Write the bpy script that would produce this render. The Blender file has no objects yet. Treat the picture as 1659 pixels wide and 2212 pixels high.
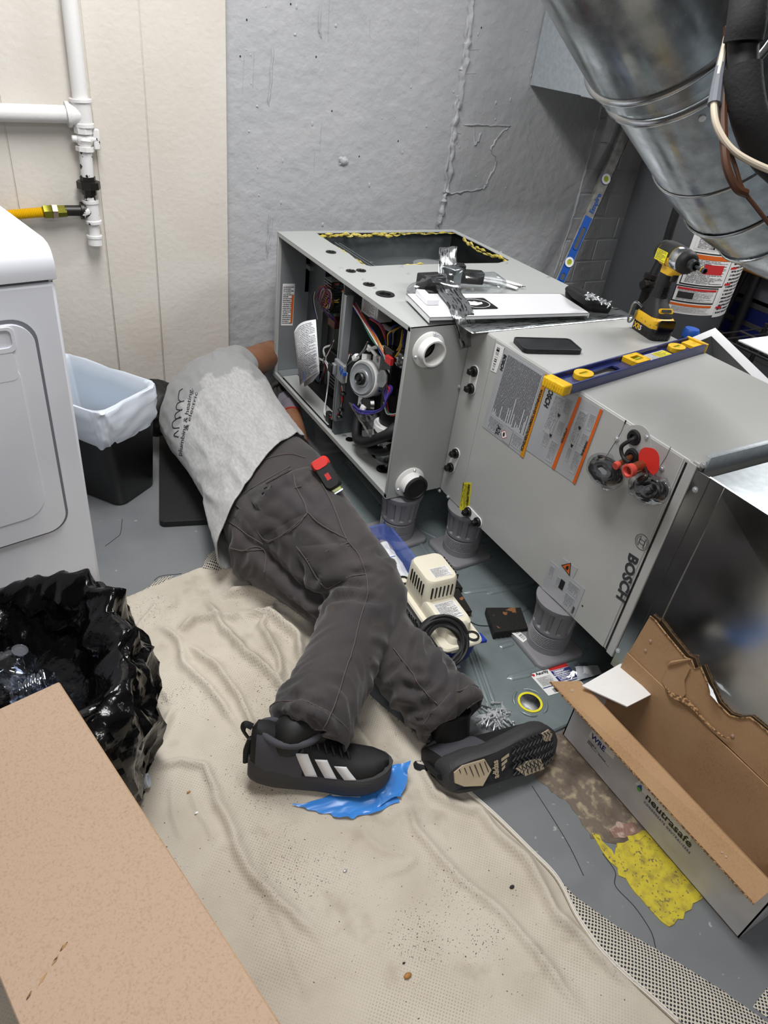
import bpy, bmesh, math, random
import numpy as np
from mathutils import Vector, Matrix, noise
from mathutils.bvhtree import BVHTree
from mathutils.geometry import tessellate_polygon

SC = bpy.context.scene
COL = SC.collection
random.seed(7)
RNG = np.random.RandomState(7)

# ------------------------------------------------------------------ camera
FPX = 1490.6467657914927
CR = np.array([[0.8659403087145182, -0.197165215457803, 0.4596447101369523],
               [-0.4859091131601932, -0.5493715405926548, 0.679767051374754],
               [0.11848930538778296, -0.8119832437928328, -0.5715273364489135]])
EYE = np.array([0.0, 0.0, 1.3175])
cd = bpy.data.cameras.new('camera')
cam = bpy.data.objects.new('camera', cd)
COL.objects.link(cam)
cd.sensor_fit = 'HORIZONTAL'
cd.sensor_width = 36.0
cd.lens = FPX * 36.0 / 1659.0
cd.clip_start = 0.01
r, d, f = CR[:, 0], CR[:, 1], CR[:, 2]
cam.matrix_world = Matrix(((r[0], -d[0], -f[0], EYE[0]), (r[1], -d[1], -f[1], EYE[1]),
                           (r[2], -d[2], -f[2], EYE[2]), (0, 0, 0, 1)))
SC.camera = cam

# ------------------------------------------------------------------ light and exposure
SC.view_settings.view_transform = 'Standard'
SC.view_settings.look = 'None'
SC.view_settings.gamma = 1.0
SC.view_settings.use_curve_mapping = False
SC.view_settings.exposure = -0.30
world = bpy.data.worlds.new('world')
SC.world = world
world.use_nodes = True
world.node_tree.nodes['Background'].inputs[0].default_value = (0.75, 0.78, 0.82, 1)
world.node_tree.nodes['Background'].inputs[1].default_value = 0.12


def area(name, loc, sx, sy, power, col=(1.0, 0.99, 0.98), rot=(0, 0, 0)):
    l = bpy.data.lights.new(name, 'AREA')
    l.shape = 'RECTANGLE'
    l.size, l.size_y, l.energy, l.color = sx, sy, power, col
    o = bpy.data.objects.new(name, l)
    o.location = loc
    o.rotation_euler = rot
    COL.objects.link(o)


area('ceiling_area_light', (0.45, 1.25, 2.36), 0.5, 1.3, 60)
area('ceiling_area_light', (3.0, 1.25, 2.36), 1.2, 0.4, 62)
area('ceiling_area_light', (-0.5, -1.1, 2.36), 1.2, 0.4, 34)  # unseen fill light added behind the camera, no known fixture there

# ------------------------------------------------------------------ pixel rays onto real planes (layout aid, image 1659 x 2212)


def ray(px, py):
    return CR @ np.array([px - 829.5, py - 1106.0, FPX])


def X(px, py, x):
    q = ray(px, py)
    return Vector(EYE + q * (x - EYE[0]) / q[0])


def Y(px, py, y):
    q = ray(px, py)
    return Vector(EYE + q * (y - EYE[1]) / q[1])


def Z(px, py, z=0.0):
    q = ray(px, py)
    return Vector(EYE + q * (z - EYE[2]) / q[2])


# ------------------------------------------------------------------ materials
MATS = {}


def nt_new(name):
    m = bpy.data.materials.new(name)
    m.use_nodes = True
    MATS[name] = m
    return m, m.node_tree.nodes, m.node_tree.links, m.node_tree.nodes['Principled BSDF']


def rgb(h):
    """hex sRGB -> linear"""
    o = []
    for i in (0, 2, 4):
        v = int(h[i:i + 2], 16) / 255
        o.append(v / 12.92 if v <= 0.04045 else ((v + 0.055) / 1.055) ** 2.4)
    return tuple(o) + (1,)


def mat(name, col, rough=0.5, metal=0.0, bump=None, var=None, spec=None, coat=0.0, trans=0.0, alpha=1.0,
        ior=None, sheen=0.0, rvar=None, var2=None):
    """bump=(scale,strength[,detail]) ; var=(scale,hex2,lo,hi) ; rvar=(scale,lo,hi)"""
    m, N, L, P = nt_new(name)
    c = rgb(col)
    P.inputs['Base Color'].default_value = c
    P.inputs['Roughness'].default_value = rough
    P.inputs['Metallic'].default_value = metal
    if spec is not None: P.inputs['Specular IOR Level'].default_value = spec
    if coat: P.inputs['Coat Weight'].default_value = coat
    if trans: P.inputs['Transmission Weight'].default_value = trans
    if alpha < 1: P.inputs['Alpha'].default_value = alpha
    if ior: P.inputs['IOR'].default_value = ior
    if sheen: P.inputs['Sheen Weight'].default_value = sheen
    tc = N.new('ShaderNodeTexCoord')
    src = None
    for k, vv in enumerate((var, var2)):
        if not vv: continue
        n = N.new('ShaderNodeTexNoise')
        sc = vv[0]
        if isinstance(sc, tuple):
            mp = N.new('ShaderNodeMapping')
            mp.inputs['Scale'].default_value = sc
            L.new(tc.outputs['Object'], mp.inputs[0])
            L.new(mp.outputs[0], n.inputs['Vector'])
            n.inputs['Scale'].default_value = 1
        else:
            L.new(tc.outputs['Object'], n.inputs['Vector'])
            n.inputs['Scale'].default_value = sc
        n.inputs['Detail'].default_value = 6
        rp = N.new('ShaderNodeMapRange')
        rp.inputs['From Min'].default_value = vv[2]
        rp.inputs['From Max'].default_value = vv[3]
        L.new(n.outputs['Fac'], rp.inputs['Value'])
        mx = N.new('ShaderNodeMix')
        mx.data_type = 'RGBA'
        mx.inputs['A'].default_value = c
        if src: L.new(src, mx.inputs['A'])
        mx.inputs['B'].default_value = rgb(vv[1])
        L.new(rp.outputs[0], mx.inputs['Factor'])
        src = mx.outputs['Result']
    if src: L.new(src, P.inputs['Base Color'])
    if rvar:
        n = N.new('ShaderNodeTexNoise')
        L.new(tc.outputs['Object'], n.inputs['Vector'])
        n.inputs['Scale'].default_value = rvar[0]
        n.inputs['Detail'].default_value = 5
        rp = N.new('ShaderNodeMapRange')
        rp.inputs['From Min'].default_value = 0.3
        rp.inputs['From Max'].default_value = 0.7
        rp.inputs['To Min'].default_value = rvar[1]
        rp.inputs['To Max'].default_value = rvar[2]
        L.new(n.outputs['Fac'], rp.inputs['Value'])
        L.new(rp.outputs[0], P.inputs['Roughness'])
    if bump:
        n = N.new('ShaderNodeTexNoise')
        if isinstance(bump[0], tuple):
            mp = N.new('ShaderNodeMapping')
            mp.inputs['Scale'].default_value = bump[0]
            L.new(tc.outputs['Object'], mp.inputs[0])
            L.new(mp.outputs[0], n.inputs['Vector'])
            n.inputs['Scale'].default_value = 1
        else:
            L.new(tc.outputs['Object'], n.inputs['Vector'])
            n.inputs['Scale'].default_value = bump[0]
        n.inputs['Detail'].default_value = bump[2] if len(bump) > 2 else 5
        b = N.new('ShaderNodeBump')
        b.inputs['Strength'].default_value = bump[1]
        b.inputs['Distance'].default_value = bump[3] if len(bump) > 3 else 0.004
        L.new(n.outputs['Fac'], b.inputs['Height'])
        L.new(b.outputs[0], P.inputs['Normal'])
    return m


def math_node(N, L, op, a, b=None, c=None):
    n = N.new('ShaderNodeMath')
    n.operation = op
    for i, v in enumerate((a, b, c)):
        if v is None: continue
        if isinstance(v, (int, float)): n.inputs[i].default_value = v
        else: L.new(v, n.inputs[i])
    return n.outputs[0]


def print_mat(name, bg, ink, rows=20, words=30, thr=0.42, fill=0.55, margin=0.06, rough=0.45):
    """flat print: rows of small illegible lettering in UV space"""
    m, N, L, P = nt_new(name)
    P.inputs['Roughness'].default_value = rough
    uv = N.new('ShaderNodeTexCoord')
    sp = N.new('ShaderNodeSeparateXYZ')
    L.new(uv.outputs['UV'], sp.inputs[0])
    u, v = sp.outputs[0], sp.outputs[1]
    vr = math_node(N, L, 'MULTIPLY', v, rows)
    fr = math_node(N, L, 'FRACT', vr)
    row = math_node(N, L, 'FLOOR', vr)
    line = math_node(N, L, 'LESS_THAN', fr, fill)
    cmb = N.new('ShaderNodeCombineXYZ')
    L.new(math_node(N, L, 'MULTIPLY', u, words), cmb.inputs[0])
    L.new(math_node(N, L, 'MULTIPLY', row, 7.31), cmb.inputs[1])
    L.new(math_node(N, L, 'MULTIPLY', fr, 1.2), cmb.inputs[2])
    n = N.new('ShaderNodeTexNoise')
    n.inputs['Scale'].default_value = 1.0
    n.inputs['Detail'].default_value = 2
    L.new(cmb.outputs[0], n.inputs['Vector'])
    w = math_node(N, L, 'GREATER_THAN', n.outputs['Fac'], thr)
    # ragged line ends
    wn = N.new('ShaderNodeTexWhiteNoise')
    wn.noise_dimensions = '1D'
    L.new(row, wn.inputs['W'])
    end = math_node(N, L, 'SUBTRACT', 1 - margin, math_node(N, L, 'MULTIPLY', math_node(N, L, 'POWER', wn.outputs['Value'], 4), 0.5))
    a = math_node(N, L, 'LESS_THAN', u, end)
    b = math_node(N, L, 'GREATER_THAN', u, margin)
    c1 = math_node(N, L, 'GREATER_THAN', v, margin * 0.7)
    c2 = math_node(N, L, 'LESS_THAN', v, 1 - margin * 0.7)
    fac = line
    for q in (w, a, b, c1, c2): fac = math_node(N, L, 'MULTIPLY', fac, q)
    mx = N.new('ShaderNodeMix')
    mx.data_type = 'RGBA'
    mx.inputs['A'].default_value = rgb(bg)
    mx.inputs['B'].default_value = rgb(ink)
    L.new(fac, mx.inputs['Factor'])
    L.new(mx.outputs['Result'], P.inputs['Base Color'])
    return m


# ------------------------------------------------------------------ mesh builder
def frame(o, xd, yd=None, zd=None):
    """matrix from an origin and two directions (orthonormalised, first one kept)"""
    x = Vector(xd).normalized()
    if yd is not None:
        y = Vector(yd)
        y = (y - x * y.dot(x)).normalized()
        z = x.cross(y)
    else:
        z = Vector(zd)
        z = (z - x * z.dot(x)).normalized()
        y = z.cross(x)
    o = Vector(o)
    return Matrix(((x.x, y.x, z.x, o.x), (x.y, y.y, z.y, o.y), (x.z, y.z, z.z, o.z), (0, 0, 0, 1)))


def yaw(o, deg):
    a = math.radians(deg)
    return frame(o, (math.cos(a), math.sin(a), 0), (-math.sin(a), math.cos(a), 0))


def smoothpath(pts, k=6):
    """Catmull-Rom through the points"""
    p = [Vector(q) for q in pts]
    if len(p) < 3: return p
    out = []
    for i in range(len(p) - 1):
        p0 = p[i - 1] if i else p[0] * 2 - p[1]
        p1, p2 = p[i], p[i + 1]
        p3 = p[i + 2] if i + 2 < len(p) else p[-1] * 2 - p[-2]
        for j in range(k):
            t = j / k
            out.append(0.5 * ((2 * p1) + (p2 - p0) * t + (2 * p0 - 5 * p1 + 4 * p2 - p3) * t * t + (3 * p1 - p0 - 3 * p2 + p3) * t ** 3))
    out.append(p[-1])
    return out


def rrect(w, h, r, n=4, cx=0, cy=0):
    """rounded rectangle, counter-clockwise"""
    out = []
    for sx, sy, a0 in ((1, 1, 0), (-1, 1, 90), (-1, -1, 180), (1, -1, 270)):
        for i in range(n + 1):
            a = math.radians(a0 + 90 * i / n)
            out.append((cx + sx * (w / 2 - r) + r * math.cos(a), cy + sy * (h / 2 - r) + r * math.sin(a)))
    return out


def circ(r, n=20, cx=0, cy=0):
    return [(cx + r * math.cos(2 * math.pi * i / n), cy + r * math.sin(2 * math.pi * i / n)) for i in range(n)]


class MB:
    def __init__(s, M=None):
        s.v, s.f, s.uv = [], [], {}
        s.M = M

    def add(s, vs, fs, M=None):
        b = len(s.v)
        for q in vs:
            q = Vector(q)
            if M is not None: q = M @ q
            if s.M is not None: q = s.M @ q
            s.v.append(q)
        for q in fs: s.f.append(tuple(i + b for i in q))
        return s

    def box(s, c, size, M=None):
        x, y, z = [q / 2 for q in size]
        c = Vector(c)
        vs = [c + Vector((i * x, j * y, k * z)) for k in (-1, 1) for j in (-1, 1) for i in (-1, 1)]
        return s.add(vs, [(0, 2, 3, 1), (4, 5, 7, 6), (0, 1, 5, 4), (1, 3, 7, 5), (3, 2, 6, 7), (2, 0, 4, 6)], M)

    def bb(s, x0, x1, y0, y1, z0, z1, M=None):
        return s.box(((x0 + x1) / 2, (y0 + y1) / 2, (z0 + z1) / 2), (x1 - x0, y1 - y0, z1 - z0), M)

    def tube(s, pts, r, n=8, caps=True, k=0, M=None, flat=1.0):
        p = smoothpath(pts, k) if k else [Vector(q) for q in pts]
        m = len(p)
        if isinstance(r, (list, tuple)):
            rr = list(np.interp(np.linspace(0, 1, m), np.linspace(0, 1, len(r)), r))
        else:
            rr = [r] * m
        vs, fs = [], []
        t0 = (p[1] - p[0]).normalized()
        u = t0.orthogonal().normalized()
        for i in range(m):
            t = (p[min(i + 1, m - 1)] - p[max(i - 1, 0)])
            t = t.normalized() if t.length > 1e-9 else t0
            u = (u - t * u.dot(t))
            u = u.normalized() if u.length > 1e-9 else t.orthogonal().normalized()
            w = t.cross(u)
            for j in range(n):
                a = 2 * math.pi * j / n
                vs.append(p[i] + u * (rr[i] * math.cos(a)) + w * (rr[i] * math.sin(a) * flat))
        for i in range(m - 1):
            for j in range(n):
                a, b = i * n + j, i * n + (j + 1) % n
                fs.append((a, b, b + n, a + n))
        if caps:
            fs.append(tuple(reversed(range(n))))
            fs.append(tuple(range((m - 1) * n, m * n)))
        return s.add(vs, fs, M)

    def cyl(s, p0, p1, r0, r1=None, n=16, caps=True, M=None):
        return s.tube([p0, p1], [r0, r0 if r1 is None else r1], n, caps, 0, M)

    def lathe(s, prof, M=None, n=24, caps=True, a0=0, a1=360):
        """profile of (radius, z) turned about local z"""
        vs, fs = [], []
        full = abs(a1 - a0) >= 360
        k = n if full else n + 1
        for rr, z in prof:
            for j in range(k):
                a = math.radians(a0 + (a1 - a0) * j / n)
                vs.append((rr * math.cos(a), rr * math.sin(a), z))
        for i in range(len(prof) - 1):
            for j in range(n):
                a, b = i * k + j, i * k + (j + 1) % k
                fs.append((a, b, b + k, a + k))
        if caps and full:
            if prof[0][0] > 1e-6: fs.append(tuple(reversed(range(k))))
            if prof[-1][0] > 1e-6: fs.append(tuple(range((len(prof) - 1) * k, len(prof) * k)))
        return s.add(vs, fs, M)

    def prism(s, poly, z0, z1, M=None, holes=()):
        loops = [[Vector((q[0], q[1], 0)) for q in l] for l in [poly] + list(holes)]
        flat = [q for l in loops for q in l]
        n = len(flat)
        tris = tessellate_polygon(loops)
        vs = [(q.x, q.y, z0) for q in flat] + [(q.x, q.y, z1) for q in flat]
        fs = []
        for t in tris:
            a, b, c = [flat[i] for i in t]
            up = (b - a).cross(c - a).z > 0
            t = tuple(t) if up else tuple(reversed(t))
            fs.append(tuple(i + n for i in t))
            fs.append(tuple(reversed(t)))
        base = 0
        for li, l in enumerate(loops):
            k = len(l)
            area2 = sum(l[i].x * l[(i + 1) % k].y - l[(i + 1) % k].x * l[i].y for i in range(k))
            ccw = area2 > 0
            if li: ccw = not ccw
            for i in range(k):
                a, b = base + i, base + (i + 1) % k
                fs.append((a, b, b + n, a + n) if ccw else (b, a, a + n, b + n))
            base += k
        return s.add(vs, fs, M)

    def loft(s, rings, caps=True, closed=True, M=None):
        n = len(rings[0])
        vs = [q for l in rings for q in l]
        fs = []
        for i in range(len(rings) - 1):
            for j in range(n if closed else n - 1):
                a, b = i * n + j, i * n + (j + 1) % n
                fs.append((a, b, b + n, a + n))
        if caps and closed:
            fs.append(tuple(reversed(range(n))))
            fs.append(tuple(range((len(rings) - 1) * n, len(rings) * n)))
        return s.add(vs, fs, M)

    def ball(s, c, r, n=10, m=6, M=None, sc=(1, 1, 1)):
        vs, fs = [], []
        for i in range(m + 1):
            th = math.pi * i / m
            for j in range(n):
                a = 2 * math.pi * j / n
                vs.append((c[0] + r * sc[0] * math.sin(th) * math.cos(a), c[1] + r * sc[1] * math.sin(th) * math.sin(a), c[2] - r * sc[2] * math.cos(th)))
        for i in range(m):
            for j in range(n):
                a, b = i * n + j, i * n + (j + 1) % n
                fs.append((a, b, b + n, a + n))
        return s.add(vs, fs, M)

    def mesh(s, name, smooth=35, merge=True):
        me = bpy.data.meshes.new(name)
        me.from_pydata(s.v, [], s.f)
        if merge:
            bm = bmesh.new()
            bm.from_mesh(me)
            bmesh.ops.remove_doubles(bm, verts=bm.verts, dist=1e-6)
            bmesh.ops.dissolve_degenerate(bm, edges=bm.edges, dist=1e-7)
            bm.to_mesh(me)
            bm.free()
        if smooth:
            me.shade_smooth()
            me.set_sharp_from_angle(angle=math.radians(smooth))
        me.update()
        return me

    def build(s, name, m, parent=None, smooth=35, bevel=0.0, seg=2, label=None):
        return link(name, s.mesh(name, smooth), m, parent, bevel, seg, label)


def link(name, me, m, parent=None, bevel=0.0, seg=2, label=None):
    o = bpy.data.objects.new(name, me)
    COL.objects.link(o)
    if m is not None:
        me.materials.clear()
        me.materials.append(MATS[m] if isinstance(m, str) else m)
    if parent is not None:
        o.parent = parent
        if parent.type == 'EMPTY': o.matrix_parent_inverse = Matrix.Translation(-parent.location)
    if bevel:
        b = o.modifiers.new('bevel', 'BEVEL')
        b.width, b.segments, b.limit_method, b.angle_limit = bevel, seg, 'ANGLE', math.radians(40)
        b.harden_normals = False
    if label: o['label'] = label
    return o


def thing(name, label, cat, loc, group=None):
    o = bpy.data.objects.new(name, None)
    o.empty_display_size = 0.03
    o.location = Vector(loc)
    COL.objects.link(o)
    return tag(o, label, cat, group)


def tag(o, label, cat, group=None, kind=None):
    o['label'] = label
    o['category'] = cat
    if group: o['group'] = group
    if kind: o['kind'] = kind
    return o


def struct(o):
    o['kind'] = 'structure'
    return o


def copy_thing(root, loc, label=None):
    c = root.copy()
    COL.objects.link(c)
    c.location = Vector(loc)
    if label: c['label'] = label
    for ch in root.children:
        k = ch.copy()
        COL.objects.link(k)
        k.parent = c
        for g in ch.children:
            h = g.copy()
            COL.objects.link(h)
            h.parent = k
    return c


def slab(name, p, m, parent=None, th=0.0006, nrm=None, smooth=0):
    """thin flat piece with UVs: corners p00,p10,p11,p01 (u right, v up), raised along nrm"""
    p = [Vector(q) for q in p]
    n = (p[1] - p[0]).cross(p[3] - p[0]).normalized() if nrm is None else Vector(nrm)
    vs = [q + n * th for q in p] + p
    fs = [(0, 1, 2, 3), (7, 6, 5, 4), (0, 4, 5, 1), (1, 5, 6, 2), (2, 6, 7, 3), (3, 7, 4, 0)]
    me = bpy.data.meshes.new(name)
    me.from_pydata(vs, [], fs)
    u = me.uv_layers.new()
    co = [(0, 0), (1, 0), (1, 1), (0, 1)] * 2
    for l in me.loops: u.data[l.index].uv = co[l.vertex_index]
    return link(name, me, m, parent)


def text_mesh(body, size=1.0, bold=0.0, shear=0.0, spacing=1.0, align='LEFT', ext=0.0, sx=1.0):
    cu = bpy.data.curves.new('lettering', 'FONT')
    cu.body = body
    cu.size = size
    cu.offset = bold
    cu.shear = shear
    cu.space_character = spacing
    cu.align_x = align
    cu.extrude = ext
    cu.resolution_u = 3
    o = bpy.data.objects.new('lettering', cu)
    COL.objects.link(o)
    dg = bpy.context.evaluated_depsgraph_get()
    dg.update()
    me = bpy.data.meshes.new_from_object(o.evaluated_get(dg))
    bpy.data.objects.remove(o)
    bpy.data.curves.remove(cu)
    if sx != 1.0:
        for q in me.vertices: q.co.x *= sx
    return me


def text(name, body, M, m, parent, size=0.02, bold=0.0, shear=0.0, spacing=1.0, align='LEFT', width=None, label=None):
    me = text_mesh(body, size, bold, shear, spacing, align, 0.0002)
    if width:
        xs = [q.co.x for q in me.vertices]
        k = width / (max(xs) - min(xs))
        for q in me.vertices: q.co.x *= k
    me.transform(M)
    me.name = name
    return link(name, me, m, parent, label=label)


def spline_wires(parent, name, path, cols, r=0.0016, spread=0.004, k=5, n=5):
    for c in cols:
        off = Vector(RNG.normal(0, spread, 3))
        pts = [Vector(q) + off * RNG.uniform(0.3, 1.2) + Vector(RNG.normal(0, spread * 0.5, 3)) for q in path]
        MB().tube(pts, r, n, True, k).build(name, 'wire_' + c, parent)


def lerp(a, b, t):
    return a + (b - a) * t
# ------------------------------------------------------------------ material library
mat('beige_paint', 'd9d4cc', 0.42, bump=(55, 0.35, 6, 0.004), var=(3.0, 'd2cbc1', 0.4, 0.7))
mat('gray_wall_paint', 'b7b8bb', 0.42, bump=(26, 0.75, 9, 0.008), var=(4.0, 'aeb0b3', 0.35, 0.7))
mat('gray_wall_plain', 'b4b5b8', 0.45)
mat('white_pipe_paint', 'e4e3e2', 0.35, bump=(120, 0.15))
mat('chipped_pipe_paint', 'e0dfde', 0.4, var=(45, '17130f', 0.6, 0.62))
mat('chipped_black_iron', '15120f', 0.4, var=(40, 'e0dfde', 0.55, 0.57))
mat('black_iron', '17130f', 0.42, spec=0.5)
mat('brass_olive', '7d7a2a', 0.3, metal=0.8)
mat('nickel_pink', 'a5937e', 0.3, metal=0.8)
mat('yellow_hose', 'e0b40c', 0.45)
mat('floor_paint', '75787a', 0.42, bump=(14, 0.25, 8, 0.004), var=(5, '6a6d70', 0.35, 0.7), var2=(60, '9fa1a0', 0.69, 0.73), rvar=(9, 0.3, 0.55))
mat('bare_concrete', '6f6357', 0.6, bump=(60, 0.6, 6), var=(48, 'a89a80', 0.5, 0.66), var2=(12, '4c4038', 0.5, 0.7))
mat('red_concrete', '8a6a5e', 0.7, bump=(150, 0.8, 4), var=(60, 'b09a8c', 0.5, 0.6))
mat('yellow_floor_paint', 'c4b432', 0.6, bump=(90, 0.4, 6), var=(45, '8f8038', 0.46, 0.72), var2=(170, '6f6442', 0.6, 0.66))
mat('crack_dark', '2b2b2c', 0.9)
mat('far_wall', '77736d', 0.7)
mat('ceiling_white', 'd8d8d6', 0.8)
mat('furnace_gray', 'a9acaa', 0.36, spec=0.45)
mat('coil_gray', 'b4b5b3', 0.34, spec=0.5, coat=0.15)
mat('inner_gray', '8d9194', 0.4, metal=0.35)
mat('dark_gray_metal', '5c6265', 0.42, metal=0.4, var=(30, '666c6e', 0.3, 0.7))
mat('black_foil', '1a1a1b', 0.35)
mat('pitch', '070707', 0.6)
mat('galv', 'a6acb0', 0.24, metal=0.95, var=(35, '8b9195', 0.35, 0.65), rvar=(18, 0.16, 0.34))
mat('galv_smooth', 'b9bcbe', 0.16, metal=1.0, rvar=(6, 0.12, 0.24), var=(8, '9fa2a5', 0.35, 0.7))
mat('galv_panel', 'b4bcc2', 0.4, metal=0.4, var=(70, 'c2cacf', 0.35, 0.65))
mat('screw_zinc', 'd2d5d8', 0.28, metal=0.6)
mat('steel_dark', '55585b', 0.35, metal=0.9)
mat('white_pvc', 'eeeeec', 0.32)
mat('black_plastic', '121213', 0.38)
mat('black_rubber', '18181a', 0.6)
mat('black_gloss', '0b0b0c', 0.2)
mat('grommet', '0f0f10', 0.45)
mat('white_enamel', 'e9eaee', 0.22, coat=0.3)
mat('dryer_white', 'dfe2ea', 0.2, coat=0.4)
mat('gap_gray', '6d7078', 0.7)
mat('label_white', 'efefee', 0.45)
mat('label_silver', 'b3b6ba', 0.4, metal=0.15)
mat('label_orange', 'd8641a', 0.45)
mat('label_amber', 'd48a12', 0.45)
mat('label_yellow', 'e6dc2c', 0.5)
mat('label_red', 'c42a2c', 0.5)
mat('label_navy', '232a78', 0.5)
mat('ink', '191a1e', 0.5)
mat('ink_logo', '34373b', 0.5)
mat('ink_blue', '1d4f9c', 0.5)
mat('insulation_yellow', 'cdb84a', 0.95, bump=(180, 0.9, 5, 0.01), var=(60, 'e0d07a', 0.4, 0.6))
mat('foil_tape', 'c9cbcc', 0.14, metal=1.0, bump=(70, 0.5, 4, 0.004))
mat('foil_flat', 'bcbfc0', 0.22, metal=1.0, bump=(40, 0.2, 3))
def film_mat(name, fac=0.16, rough=0.08, tint='f4f6f8'):
    m, N, L, P = nt_new(name)
    N.remove(P)
    out = N['Material Output']
    tr, gl, lw, mx = N.new('ShaderNodeBsdfTransparent'), N.new('ShaderNodeBsdfGlossy'), N.new('ShaderNodeLayerWeight'), N.new('ShaderNodeMixShader')
    tr.inputs['Color'].default_value = rgb(tint)
    gl.inputs['Roughness'].default_value = rough
    lw.inputs['Blend'].default_value = 0.35
    L.new(math_node(N, L, 'ADD', math_node(N, L, 'MULTIPLY', lw.outputs['Facing'], 0.45), fac), mx.inputs[0])
    L.new(tr.outputs[0], mx.inputs[1])
    L.new(gl.outputs[0], mx.inputs[2])
    L.new(mx.outputs[0], out.inputs['Surface'])


film_mat('clear_film', 0.10, 0.10)
film_mat('clear_bag', 0.09, 0.10)
film_mat('bottle_clear', 0.14, 0.06, 'dfe6f2')
mat('phone_case', '161719', 0.5)
mat('phone_glass', '2a2c2e', 0.16, var=(12, '3a3c3d', 0.4, 0.7))
mat('level_navy', '1d2a68', 0.3, coat=0.3)
mat('level_blue', '1c52a8', 0.4)
mat('level_silver', 'a9a8a3', 0.38, metal=0.5, var=(40, '8b8a85', 0.4, 0.65))
mat('level_yellow', 'efc018', 0.45, var=(60, 'c79a10', 0.55, 0.7))
mat('vial_green', 'a8b42a', 0.1, spec=0.8)
mat('drill_yellow', 'e8b61c', 0.45, var=(70, '8a6a14', 0.62, 0.66))
mat('drill_chrome', 'b7babd', 0.2, metal=1.0)
mat('copper', '9a5a3a', 0.4, metal=0.7)
mat('red_plastic', 'd8312a', 0.45)
mat('red_cap', 'd05044', 0.5)
mat('pouch_black', '121213', 0.85)
mat('pedestal_gray', '7d7c80', 0.55)
mat('pan_steel', '8b9698', 0.3, metal=0.35, var=(12, '7f8a8c', 0.35, 0.7), rvar=(10, 0.22, 0.38))
mat('pump_cream', 'e6e0cc', 0.38)
mat('pump_blue', '17379a', 0.35)
mat('clear_blue', '5a74c8', 0.12, trans=0.0, alpha=0.42, spec=0.8)
mat('paper_white', 'e8eaee', 0.8, bump=(60, 0.3))
mat('rubber_pad', '161514', 0.85, bump=(160, 0.8, 4), var=(25, '8a5a35', 0.63, 0.66))
mat('canvas_base', 'c9bda9', 0.9)
mat('blue_nitrile', '3f86d8', 0.3, spec=0.5, trans=0.0)
mat('cardboard', 'a58360', 0.88, bump=(360, 0.2, 4, 0.001), var=(260, '967551', 0.45, 0.75), var2=(7, 'ad8c68', 0.4, 0.7))
mat('cardboard_light', 'ae9580', 0.88, bump=(420, 0.2, 4, 0.001), var=(330, '9d846b', 0.5, 0.75), var2=(900, 'bda890', 0.6, 0.7))
mat('cardboard_edge', '5b3f26', 0.9, var=(180, 'a5835b', 0.45, 0.55))
mat('box_white', 'c9c9cd', 0.5, var=(12, 'b5b3b4', 0.4, 0.75))
mat('flap_white', 'e6e5e3', 0.55)
mat('bag_black', '050506', 0.15, spec=0.42, bump=(22, 0.25, 4, 0.015))
mat('liner_white', 'd4dce6', 0.3, alpha=0.9)
mat('liner_blue', 'a9c6dc', 0.4)
mat('can_black', '0d0d0f', 0.4)
mat('mat_black', '141415', 0.62, bump=(140, 0.3))
mat('skin', '8c6248', 0.48, var=(20, '7a523b', 0.4, 0.75), bump=(220, 0.15))
mat('hair', '0c0a09', 0.6)
mat('trouser', '353133', 0.85, bump=((900, 900, 900), 0.25, 2, 0.001), var=(9, '413b3a', 0.4, 0.75), var2=(26, '473d36', 0.62, 0.78), sheen=0.2)
mat('trouser_seam', '5c5450', 0.85)
mat('trouser_dark', '2b2827', 0.9)
mat('glove_knit', '6d6772', 0.9, bump=(400, 0.6, 2, 0.001))
mat('glove_rubber', '26201f', 0.75, bump=(200, 0.4))
mat('glove_cuff', '9c2a1e', 0.8)
mat('shoe_black', '101012', 0.7, bump=(500, 0.3, 2, 0.001))
mat('shoe_gray', '46464d', 0.85, bump=((700, 700, 700), 0.6, 2, 0.001))
mat('shoe_sole', '343436', 0.65, bump=((40, 40, 500), 0.3))
mat('shoe_white', 'e6e7e9', 0.5, bump=(350, 0.3, 2, 0.001))
mat('sole_beige', 'b9a98f', 0.7)
mat('tank_gray', '55575a', 0.36)
mat('wood', 'a87a3c', 0.5, var=((4, 40, 40), '8f6430', 0.4, 0.7))
mat('black_steel', '19171a', 0.45)
mat('toolbox_blue', '1b2560', 0.4)
mat('alu_trim', '6f6f6e', 0.4, metal=0.6)
mat('foam_black', '1d1c1e', 0.85, bump=(200, 0.2))
mat('wire_cable', 'd8cbb6', 0.5)
mat('brown_cable', '4c2c19', 0.5)
mat('board_green', '1d3a30', 0.5, var=(140, '0c1714', 0.5, 0.56))
for nm, hx in dict(red='b32420', white='dcdcda', black='0d0d0e', yellow='d9ac1c', blue='23389a', brown='5b2f1e', purple='3e2f86', orange='c9601c', green='1f5e48', gray='8f9092').items():
    mat('wire_' + nm, hx, 0.4)
print_mat('print_white', 'e9e9e8', '2a2a2e', 22, 60)
print_mat('print_dense', 'b3b6ba', '30323a', 34, 110, 0.36, 0.62, 0.03)
print_mat('print_silver', 'b3b6ba', '3a3c44', 16, 60, 0.45, 0.5, 0.05)
print_mat('print_yellow', 'e6dc2c', '3a3a20', 9, 40, 0.42, 0.5)
print_mat('print_paper', 'eceef2', '4a4c58', 34, 90, 0.44, 0.5, 0.05, 0.8)
print_mat('print_navy', '232a78', 'e8e8f0', 4, 18, 0.4, 0.55, 0.1)
print_mat('print_foil', 'b4b7b8', '3a3c3e', 7, 14, 0.52, 0.6, 0.0, 0.25)
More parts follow.
